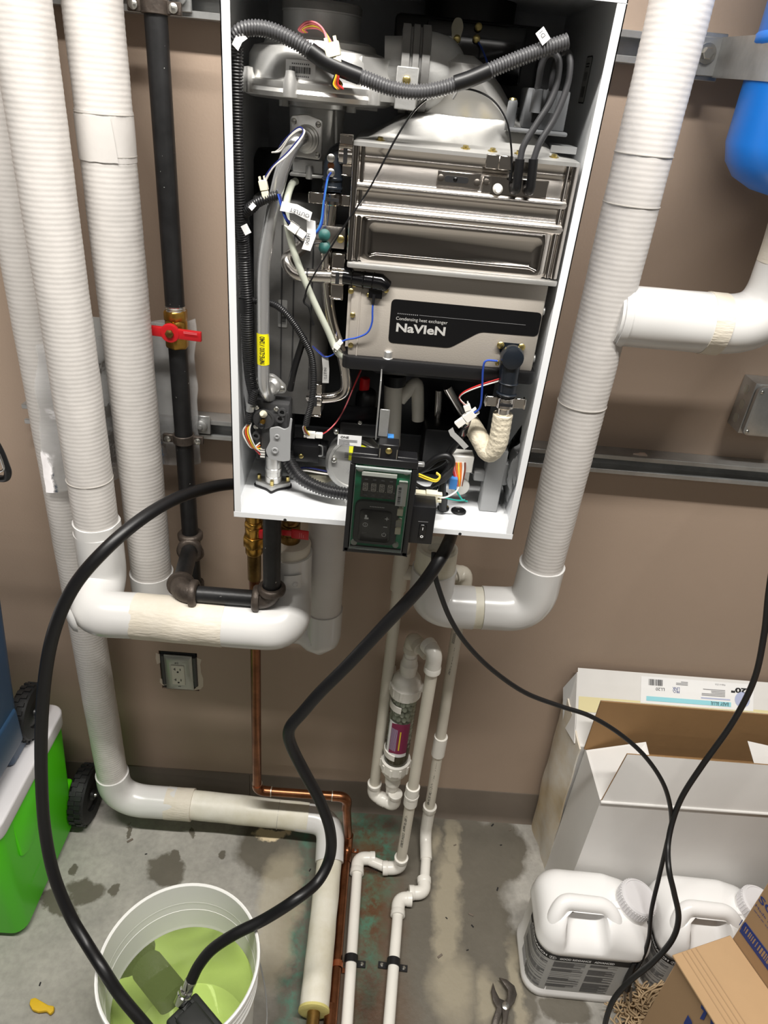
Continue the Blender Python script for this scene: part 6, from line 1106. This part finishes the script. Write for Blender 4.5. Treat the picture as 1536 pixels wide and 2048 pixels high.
m = MB(); m.obox((gX1-.03, gY1-.03, .09), (.012, 0, 0), (0, .05, 0), (0, 0, .05)); m.build('wheel_arch', 'green', tg, bevel=.01, seg=3)
lz = gT+.042
tu = thing('cooler', (gX1-.35, -.28, lz), 'slate blue wheeled cooler stacked on the lid of the green cooler', 'cooler')
bX1 = -.722
bl = taper_box(bX1-.5, bX1, -.50, -.185, lz+.03, lz+.485, .034, .03, .035).build('cooler_body', 'blueplastic', tu, ang=30)
m = MB(); m.obox((bX1-.026, -.33, lz+.10), (.012, 0, 0), (0, .10, 0), (0, 0, .05)); m.build('body_rail', 'blueplastic', tu, bevel=.008, seg=3)
m = MB(); m.obox((bX1-.075, -.225, lz+.045), (.05, 0, 0), (0, .05, 0), (0, 0, .043)); m.build('wheel_mount', 'blueplastic', tu, bevel=.012, seg=3)
for z in (.24, .29): MB().ball((bX1-.012+.1*(z-.24), -.38, lz+z), .012, 14, (1, 1, .6), (1, 0, 0)).build('knob', 'blueplastic', tu)
taper_box(bX1-.51, bX1+.004, -.506, -.179, lz+.483, lz+.53, .002, .002, .035).build('cooler_lid', 'lidwhite', tu, bevel=.005)
wheel((-.752, -.168, lz+.0655), (1, 0, 0), .0645, .034, tu)
hp = [P(-12, 880, -.20), P(2, 905, -.20), P(17, 945, -.20), P(13, 958, -.20), P(-70, 952, -.20)]
MB().tube(fillet(hp, .012, 5), .0065, 12).build('pull_handle', 'black', tu); MB().tube(fillet([P(-10, 893, -.214), P(0, 912, -.214), P(10, 942, -.214), P(-12, 943, -.214)], .01, 5), .0022, 10).build('chrome_trim', 'chrome', tu)
hb_ = P(-12, 957, -.20).x-.045; MB().box((hb_-.012, -.207, lz+.50), (hb_+.004, -.193, P(-5, 940, -.2).z)).build('handle_tube', 'chrome', tu)
# ================================================================== white jugs
def make_jug(cx, cy, label):
    t = thing('chemical_jug', (cx, cy, 0), label, 'jug', 'white chemical jugs by the carton')
    hw, hd = .130, .088; ZK = 1.2; rot = math.radians(-2)
    R2 = lambda x, y, z: V((cx+x*math.cos(rot)-y*math.sin(rot), cy+x*math.sin(rot)+y*math.cos(rot), z*ZK))
    NP = 120
    def per(s, wx, wy, r):    # point on rounded rectangle by perimeter fraction, starting at the middle of the back going left, over the front
        pts = rrect(0, 0, wx, wy, r, 6); L_ = [0]
        for i in range(len(pts)): L_.append(L_[-1]+math.dist(pts[i], pts[(i+1) % len(pts)]))
        d = (s % 1)*L_[-1]
        for i in range(len(pts)):
            if d <= L_[i+1]+1e-9: k = (d-L_[i])/max(1e-9, L_[i+1]-L_[i]); a, b = pts[i], pts[(i+1) % len(pts)]; return a[0]+(b[0]-a[0])*k, a[1]+(b[1]-a[1])*k
        return pts[0]
    prof = [(0.0, .955, .94), (.004, .985, .98), (.012, 1, 1), (.022, 1, 1), (.027, .975, .965), (.154, .965, .955), (.158, .985, .98), (.162, 1.0, 1.0), (.169, 1.0, 1.0), (.175, .99, .985), (.188, .985, .97), (.202, .965, .93), (.214, .925, .86), (.224, .85, .76), (.231, .74, .62), (.234, .6, .45), (.235, .3, .2), (.235, .02, .02)]
    m = MB(); rows = []
    for z, kx, ky in prof:
        rr_ = min(.045, hw*kx*.6, hd*ky*.6)
        for i in range(NP):
            x, y = per(i/NP, hw*kx, hd*ky, rr_); zz = z
            if z > .176:   # sloping shoulder to the right for the neck, hand pocket on the front left
                zz = z-.020*max(0, min(1, (x-.03)/.07))*min(1, (z-.176)/.04)
                u = (x+.030)/.046; inx = max(0, 1-abs(u)**5)
                if y < .01: 
                    w_ = inx*min(1, (z-.176)/.015)*max(0, min(1, (.234-z)/.006)); y = min(y+.076*w_*min(1, max(0, -y+.01)/.03)*min(1, (z-.168)/.05), hd*ky-.006)
            rows.append(R2(x, y, zz))
    nr = len(prof); m.add(rows, [(j*NP+i, j*NP+(i+1) % NP, (j+1)*NP+(i+1) % NP, (j+1)*NP+i) for j in range(nr-1) for i in range(NP)]+[tuple(range(NP-1, -1, -1)), tuple((nr-1)*NP+i for i in range(NP))])
    bo = m.build('jug_body', 'jug', t, ang=70)
    hp = fillet([R2(-.098, -.050, .188), R2(-.098, -.040, .222), R2(-.082, -.022, .243), R2(.014, -.022, .241), R2(.036, -.040, .222), R2(.040, -.054, .188)], [.03, .03, .03, .03], 7)
    q = resample(hp, .004); nq = len(q); m = MB(); m.tube(q, [.0170+.008*(abs(2*i/(nq-1)-1))**5 for i in range(nq)], 22); m.build('grip', 'jug', t, ang=80)
    ca = V((.22, -.06, 1)).normalized(); n0 = R2(.080, .000, .216); CK = 1.16
    MB().lathe([(.046, -.035), (.041, .004), (.039, .012), (.041, .016), (.041, .020)], n0, ca, 36).build('neck', 'jug', t, ang=50)
    m = MB(); m.lathe([(.0410, .018), (.0422, .020), (.0422, .044), (.039, .048), (.036, .0482), (.0355, .0465), (0, .0465)], n0, ca, 48); u, v = frame(ca)
    for k in range(40): a = 2*math.pi*k/40; d = u*math.cos(a)+v*math.sin(a); m.obox(n0+d*.0425+ca*.032, d*.0011, ca.cross(d)*.0017, ca*.0095)
    m.build('screw_cap', 'lidwhite', t, ang=35)
    MB().obox(R2(.040, -.012, .228), R2(.010, 0, 0)-R2(0, 0, 0), R2(0, .008, 0)-R2(0, 0, 0), V((0, 0, .009))).build('neck_rib', 'jug', t, bevel=.002)
    # printed label wrapped over the front and round the left corner
    s0, s1 = .395, .905
    kx, ky = .968, .958
    # perimeter start is at +x side; find the fractions of the left side and of the front right corner
    base = [per(i/400, hw*kx+.0006, hd*ky+.0006, .045*.97) for i in range(401)]
    iL = min(range(401), key=lambda i: abs(base[i][0]+hw*kx)+abs(base[i][1]-.01)*.2 if base[i][0] < 0 else 9)
    iR = min((i for i in range(401) if base[i][1] < 0 and base[i][0] > 0), key=lambda i: abs(base[i][0]-(hw*kx-.012)))
    A, B = iL/400, iR/400
    if B < A: B += 1
    peri = sum(math.dist(base[i], base[i+1]) for i in range(400)); W = (B-A)*peri
    def lw(a, z, off=0):
        s = A+a/peri; x, y = per(s, hw*kx+.0006+off, hd*ky+.0006+off, .045*.97+off); return R2(x, y, z)
    m = MB(); m.grid(lambda u, v: lw(W*u, .030+.122*v), 60, 1); lo = m.build('label_sheet', 'papergrey', t)
    m = MB(); m.grid(lambda u, v: lw(W*u, .1370+.0150*v, .0003), 60, 1); lab(m.build('label_band', 'ink', t), 'black title band of the label')
    for s_, a_, w_ in (('CHEMSEARCH', .060, .078), ('FE', .112, .009), ('GOOD RIDDANCE', .163, .070), ('ADVANCED', .228, .045)):
        write(s_, .01, 'paper', t, fn=lambda a, b, a_=a_: lw(a_+a, .1445+b, .0007), width=w_, height=.0062, bold=.0003 if s_ != 'FE' else 0)
    m = MB(); m.grid(lambda u, v: lw(.112+(.0062+.0007*v)*math.cos(2*math.pi*u)*1.15, .1445+(.0046+.0006*v)*math.sin(2*math.pi*u), .0006), 24, 1); m.build('label_roundel', 'paper', t)
    rnd = random.Random(11); m = MB()
    for c0, c1 in ((.012, .105), (.118, .190), (.200, .262)):
        z = .133
        while z > .036:
            h_ = rnd.choice((.0008, .0009, .0010)); 
            if rnd.random() < .12: z -= .004; continue
            e = c1-(c1-c0)*rnd.choice((0, 0, 0, .1, .35)); m.grid(lambda u, v: lw(c0+(e-c0)*u, z-h_*v, .0004), 12, 1); z -= h_+.0010
    o = m.build('fine_print', 'inkgrey', t); return t
j1 = make_jug(.582, -.388, 'left white plastic chemical jug with cap and grey label, nearest the pliers')
j2 = copy_tree(j1, (.279, .004, 0)); j2['label'] = 'right white plastic chemical jug, partly hidden behind the brown boxes'
# ================================================================== cartons
def board(pts, n, mat_out, mat_in, name, parent, t=.004):
    """panel of corrugated board: outline, outward normal; outside face and inside face have their own paper"""
    pts = [V(q) for q in pts]; n = V(n).normalized(); m = MB(); m.prism([q-n*t for q in pts], n*t*.999); o = m.build(name, mat_in, parent)
    if mat_out != mat_in: k = MB(); k.prism([q-n*t*.25 for q in pts], n*t*.3); k.build('face_paper', mat_out, o)
    return o
def onface(px, py, O, N): d = ray(px, py); return CAM+d*((O-CAM).dot(N)/d.dot(N))
# rear closed carton with the printed label
rX0, rX1, rY0, rY1, rZ = .545, 1.16, -.136, -.006, .485
tr_ = thing('carton', (.84, -.07, 0), 'white carton with a printed packing label on its slanted flap, against the wall', 'box')
m = MB(); m.add([V(q) for q in ((rX0+.02, rY0, 0), (rX1, rY0, 0), (rX1, rY1, 0), (rX0+.012, rY1, 0), (rX0, rY0, rZ), (rX1, rY0, rZ), (rX1, rY1, rZ), (rX0-.006, rY1, rZ))], [(3, 2, 1, 0), (4, 5, 6, 7), (0, 1, 5, 4), (1, 2, 6, 5), (2, 3, 7, 6), (3, 0, 4, 7)]); m.build('carton_body', 'whiteboard', tr_, bevel=.002, seg=1)
FA, FB = V((0, -.128, rZ)), V((0, -.016, .626)); fv = (FB-FA).normalized(); fn_ = V((1, 0, 0)).cross(fv); fn_ = fn_ if fn_.y < 0 else -fn_; FL = (FB-FA).length
def S(x, t, h=0): return V((x, 0, 0))+FA+fv*t+fn_*h
board([S(rX0-.003, 0), S(rX1, 0), S(rX1, FL), S(rX0-.005, FL)], fn_, 'whiteboard', 'kraftin', 'slanted_flap', tr_)
def sq(x0, x1, t0, t1, h, mat, name, par=tr_):
    m = MB(); m.add([S(x0, t0, h), S(x1, t0, h), S(x1, t1, h), S(x0, t1, h)], [(0, 1, 2, 3)]); return m.build(name, mat, par, thick=.0002)
tt_ = onface(1170, 1400, S(0, 0), fn_).copy(); tf0 = (tt_-FA).dot(fv)
sq(rX0, rX1, tf0-.028, tf0+.008, .0012, 'tan', 'packing_tape')
m = MB(); m.add([S(rX0-.004, FL-.01), S(rX0-.004, 0), V((rX0-.012, -.05, rZ-.02)), V((rX0-.03, -.03, .57))], [(0, 1, 2, 3)]); m.build('loose_edge', 'whiteboard', tr_, thick=.003)
c1, c2, c3 = (onface(*q, S(0, 0), fn_) for q in ((1281, 1352), (1507, 1372), (1281, 1402)))
lx0, lx1 = onface(1281, 1380, S(0, 0), fn_).x, onface(1506, 1400, S(0, 0), fn_).x; lt1 = FL-.008; lt0 = (c3-FA).dot(fv)-.004; LH = lt1-lt0
lo = sq(lx0, lx1, lt0, lt1, .0018, 'paper', 'printed_label'); W_ = lx1-lx0
def LP(a, b): return S(lx0+W_*a, lt0+LH*b, .0026)
def up(s_, a, b, w_, h_, mt='ink', bold=0): return write(s_, .01, mt, lo, LP(a, b), (-1, 0, 0), -fv, width=w_, height=h_, bold=bold)
m = MB(); m.quad(LP(.05, .10), LP(.80, .10), LP(.80, .27), LP(.05, .27)); lab(m.build('blue_stripe', 'cyanink', lo), 'pale blue stripe of the label')
up('BABY BLUE', .70, .18, .045, .009, 'inkgrey', .0003); up('20"', .87, .74, .040, .013, 'ink', .0004); up('LL20', .17, .56, .022, .0070, 'ink'); up('PRO-', .31, .52, .018, .007, 'navyink'); up('LINK', .31, .63, .018, .007, 'navyink'); lines(LP(.66, .36), (-1, 0, 0), -fv, .075, .006, 1, lo, 'lilac', 'label_line'); up('Made in U.S.A.', .70, .90, .026, .004, 'inkmid')
bars(LP(.13, .80), (1, 0, 0), fv, .036, .015, lo); lines(LP(.64, .58), (-1, 0, 0), -fv, .060, .018, 5, lo, 'inkmid'); lines(LP(.36, .84), (-1, 0, 0), -fv, .03, .010, 3, lo, 'inkmid')
m = MB(); m.add([LP(.90, .40)+V((.019*math.cos(t*math.pi/12), 0, 0))+fv*.019*math.sin(t*math.pi/12) for t in range(24)], [tuple(range(24))]); m.build('round_print', 'lilac', lo)
# front open carton
fX0, fX1, fY0, fY1, fZ = .562, 1.16, -.292, -.146, .488
tf = thing('carton', (.86, -.22, 0), 'open white carton with raised flaps and brown inside, behind the jugs', 'box')
board([(fX0, fY0, 0), (fX1, fY0, 0), (fX1, fY0, fZ), (fX0, fY0, fZ)], (0, -1, 0), 'whiteboard', 'kraftin', 'carton_panel', tf)
board([(fX0, fY1, 0), (fX1, fY1, 0), (fX1, fY1, fZ), (fX0, fY1, fZ)], (0, 1, 0), 'whiteboard', 'kraftin', 'carton_panel', tf)
board([(fX0, fY0, 0), (fX0, fY1, 0), (fX0, fY1, fZ), (fX0, fY0, fZ)], (-1, 0, 0), 'whiteboard', 'kraftin', 'carton_panel', tf)
board([(fX0, fY0, .004), (fX1, fY0, .004), (fX1, fY1, .004), (fX0, fY1, .004)], (0, 0, -1), 'kraftin', 'kraftin', 'carton_base', tf)
board([(fX0-.004, fY1+.002, fZ), (fX1, fY1+.002, fZ), (fX1, fY1+.004, fZ+.155), (fX0-.002, fY1+.004, fZ+.160)], (0, 1, 0), 'whiteboard', 'kraftin', 'carton_flap', tf)
board([(fX0+.002, fY0, fZ), (fX1, fY0, fZ), (fX1, fY0+.026, fZ+.125), (fX0+.034, fY0+.026, fZ+.128)], (0, -1, .2), 'whiteboard', 'kraftin', 'carton_flap', tf)
m = MB(); m.tube([V((fX0, fY0-.001, fZ)), V((fX1, fY0-.001, fZ))], .0035, 8); m.build('crease_edge', 'whiteboard', tf)
board([(fX0, fY0+.004, fZ), (fX0, fY1-.004, fZ), (fX0+.118, fY1-.03, fZ+.072), (fX0+.122, fY0+.03, fZ+.045)], (-.5, 0, .85), 'whiteboard', 'kraftin', 'carton_flap', tf)
c = P(1495, 1482, -.20); board([c, c+V((.2, -.02, -.02)), c+V((.2, -.08, -.05)), c+V((.012, -.07, -.045))], (0, -.3, 1), 'whiteboard', 'kraftin', 'carton_flap', tf)
# warped stained sheet of board at the left side of the cartons
m = MB(); A0, A1, B0, B1 = V((.548, -.012, 0)), V((.562, -.150, 0)), V((.526, -.018, .55)), V((.546, -.150, .49))
m.grid(lambda u, v: A0.lerp(A1, u).lerp(B0.lerp(B1, u), v)+V((-.012*math.sin(math.pi*v)*math.sin(math.pi*u)-.006*noise.noise(V((u*3, v*4, 0))), 0, 0)), 8, 16); tag(m.build('board_sheet', 'stainboard', thick=.004), 'warped water-stained white board sheet against the left side of the cartons', 'cardboard')
# brown boxes in the corner, one low, one taller behind with print
ang = math.atan2(.046, .134); U = V((math.cos(ang), math.sin(ang), 0)); Wv = V((math.sin(ang), -math.cos(ang), 0)); zt3 = .40
K0 = Z(1356, 1915, zt3); K1 = Z(1462, 1878, zt3)
t1 = thing('brown_box', K0+V((.1, -.2, -zt3)), 'low brown cardboard box with blue print at the bottom right corner', 'box', 'brown boxes in the corner')
wA = (K1-K0).length
m = MB(); m.obox(K0+U*wA/2+Wv*.19+V((0, 0, -zt3/2-.002)), U*(wA/2-.001), Wv*.19, V((0, 0, zt3/2-.002))); m.build('box_body', 'kraftprint', t1, bevel=.002, seg=1)
m = MB(); m.obox(K0+U*(wA/2-.004)+Wv*.186+V((0, 0, .001)), U*(wA/2+.006), Wv*.192, V((0, 0, .0025))); fl = m.build('box_flap', 'kraft', t1, bevel=.001, seg=1)
for k in range(4): MB().obox(K0+U*(.012+k*.011)+Wv*.186+V((0, 0, .0036)), U*.0012, Wv*.19, V((0, 0, .0006))).build('score_line', 'kraftprint', fl)
NL = -U; Of = K0+NL*.0008
m = MB(); pts = [onface(px, py, Of, NL) for px, py in ((1403, 2009), (1416, 2021), (1408, 2040), (1400, 2037), (1408, 2022), (1402, 2016))]; m.prism(pts, NL*.0004); m.build('blue_numeral', 'navyink', t1)
m = MB(); pts = [onface(px, py, Of, NL) for px, py in ((1422, 2035), (1434, 2042), (1428, 2060), (1420, 2060))]; m.prism(pts, NL*.0004); m.build('blue_numeral', 'navyink', t1)
m = MB(); pts = [onface(px, py, Of, NL) for px, py in ((1376, 2030), (1384, 2044), (1384, 2062), (1368, 2062), (1368, 2045))]; m.prism(pts, NL*.0004); m.build('blue_leaf', 'navyink', t1)
t2 = thing('brown_box', K1+V((.2, -.1, -zt3)), 'taller brown cardboard box with a blue barcode panel at the right edge', 'box', 'brown boxes in the corner')
m = MB(); m.obox(K1+U*.161+Wv*.23+V((0, 0, .351-zt3)), U*.158, Wv*.23, V((0, 0, .350))); m.build('box_body', 'kraftprint', t2, bevel=.002, seg=1)
O2 = K1+U*.0025
def F2(px, py): return onface(px, py, O2, NL)
def fq(pts, mt, name, h=.0005):
    m = MB(); m.prism([F2(*q) for q in pts], NL*h); return m.build(name, mt, t2)
o_, e_ = F2(1495, 1870), F2(1540, 1945); ud = (F2(1540, 1933)-F2(1486, 1858)).normalized(); vd = NL.cross(ud).normalized(); vd = vd if vd.z > 0 else -vd
fq([(1479, 1862), (1491, 1844), (1552, 1925), (1540, 1946)], 'navyink', 'barcode_panel'); fq([(1488, 1862), (1492, 1853), (1552, 1932), (1546, 1944)], 'kraftprint', 'barcode_field', .0008)
bc = F2(1519, 1895)+NL*.001; bars(bc, ud, vd, .10, .020, t2, 18, 'navyink')
write('SOFPULL', .02, 'navyink', t2, F2(1517, 1800)+NL*.001, ud, vd, width=.12, height=.017, bold=.0003, center=False); write('Made in U.S.A.', .01, 'navyink', t2, F2(1511, 1811)+NL*.001, ud, vd, width=.075, height=.006, center=False); write('www.sofpull.com', .01, 'navyink', t2, F2(1507, 1820)+NL*.001, ud, vd, width=.085, height=.006, center=False)
# ================================================================== floor odds and ends
tpl = thing('pliers', Z(1000, 2010, 0), 'grey water-pump pliers lying open on the floor left of the jugs', 'pliers')
def flatp(pts, z, h, name, mat='tool', r=.003): m = MB(); m.prism([Z(px, py, z) for px, py in pts], (0, 0, h)); return m.build(name, mat, tpl, bevel=.0018)
flatp([(985, 1968), (990, 1984), (998, 2000), (1008, 2004), (1012, 2015), (1004, 2024), (997, 2048), (990, 2075), (978, 2075), (984, 2040), (992, 2018), (985, 2005), (981, 1985)], .006, .009, 'plier_half')
flatp([(997, 1958), (1012, 1962), (1028, 1975), (1033, 1992), (1028, 2008), (1018, 2020), (1013, 2048), (1012, 2075), (1024, 2075), (1028, 2050), (1030, 2022), (1034, 1995), (1030, 1972), (1016, 1957)][:8]+[(1000, 2075), (1004, 2040), (1003, 2018), (1010, 2004), (1014, 1994), (1014, 1982), (1007, 1972)], .012, .009, 'plier_half')
q = Z(1011, 2012, .021); MB().lathe([(.0085, 0), (.0085, .002), (.005, .0035), (0, .0035)], q, (0, 0, 1), 20).build('pivot_bolt', 'zinc', tpl)
tmop = thing('mop_head', Z(1290, 2020, 0), 'beige cotton mop strands bunched on the floor by the right jug', 'mop')
rnd = random.Random(21); m = MB()
for k in range(260):
    a = Z(rnd.uniform(1255, 1345), rnd.uniform(1985, 2075), rnd.uniform(.004, .045)); pts = [a]; d = V((rnd.uniform(-1, 1), rnd.uniform(-1, 1), 0)).normalized()
    for j in range(6): d = (d+V((rnd.uniform(-.9, .9), rnd.uniform(-.9, .9), rnd.uniform(-.3, .3)))).normalized(); b = pts[-1]+d*.011; b.z = max(.004, min(.055, b.z)); pts.append(b)
    m.tube(spline(pts, 3), .0019, 6)
for k in range(30):
    a = Z(1330+rnd.uniform(-8, 22), 1950+rnd.uniform(-20, 30), .06+rnd.uniform(0, .05)); m.tube(spline([a, a+V((-.015, -.01, -.012)), a+V((-.034, -.012, -.03+rnd.uniform(-.01, .01))), a+V((-.044, -.022, -.045))], 4), .0019, 6)
o = m.build('mop_strands', 'yarn', tmop, ang=80); o['kind'] = 'stuff'
m = MB(); pts = [(62, 2002), (72, 1999), (84, 2006), (98, 2014), (110, 2016), (109, 2026), (101, 2033), (94, 2026), (78, 2028), (66, 2024), (60, 2013)]; m.prism([Z(a, b, .002) for a, b in pts], (0, 0, .011)); tag(m.build('yellow_scrap', 'yfoam', bevel=.003), 'small torn yellow rubber scrap on the floor left of the bucket', 'scrap')
# crumbs
rnd = random.Random(4); 
for k, (px, py, s_) in enumerate(((260, 1681, .008), (292, 1708, .003), (620, 1740, .004), (910, 1690, .004), (1002, 1690, .003), (995, 1778, .005), (942, 1829, .007), (893, 1836, .003), (945, 1852, .004), (880, 1912, .007), (80, 1968, .004), (985, 1650, .005), (1020, 1660, .004), (935, 1900, .003))):
    c = Z(px, py, .0015); m = MB(); a = rnd.uniform(0, 3); m.obox(c, V((math.cos(a), math.sin(a), 0))*s_, V((-math.sin(a), math.cos(a), 0))*s_*.35, V((0, 0, .0012))); tag(m.build('floor_debris', 'ink' if k % 3 else 'base', bevel=.0004, seg=1), 'dark crumb of dirt on the concrete floor', 'debris', 'crumbs on the floor')
# clear bag hung behind the left pipes on the strut
tbag = thing('plastic_bag', P(250, 900, -.06), 'clear plastic bag holding papers, tucked behind the left pipes on the lower strut', 'bag')
def bagf(yoff, k):
    a, b, c, d = P(70, 690, -.148), P(388, 640, -.056), P(400, 930, -.056), P(92, 985, -.148)
    return lambda u, v: V(((a.lerp(b, u)).lerp(d.lerp(c, u), v).x+.006*noise.noise(V((v*6, k, 0))), yoff-.098*max(0, min(1, (.62-u)/.3))-.010*math.sin(math.pi*v)-.006*noise.noise(V((u*7+k, v*5, k))), (a.lerp(b, u)).lerp(d.lerp(c, u), v).z+.010*noise.noise(V((u*5, 3+k, 0)))))
m = MB(); m.grid(bagf(-.050, 1), 40, 24); m.build('bag_film', 'film', tbag); m = MB(); m.grid(bagf(-.046, 1), 40, 24); m.build('bag_film', 'film', tbag)
a, b = P(112, 750, -.047), P(372, 930, -.047); m = MB(); m.prism([V((P(120, 700, -.047).x, -.047, 1.405)), V((P(350, 700, -.047).x, -.047, 1.405)), V((P(352, 900, -.047).x, -.047, 1.225)), V((P(130, 900, -.047).x, -.047, 1.222))], (0, .0015, 0)); m.build('folded_papers', 'bagpaper', tbag)
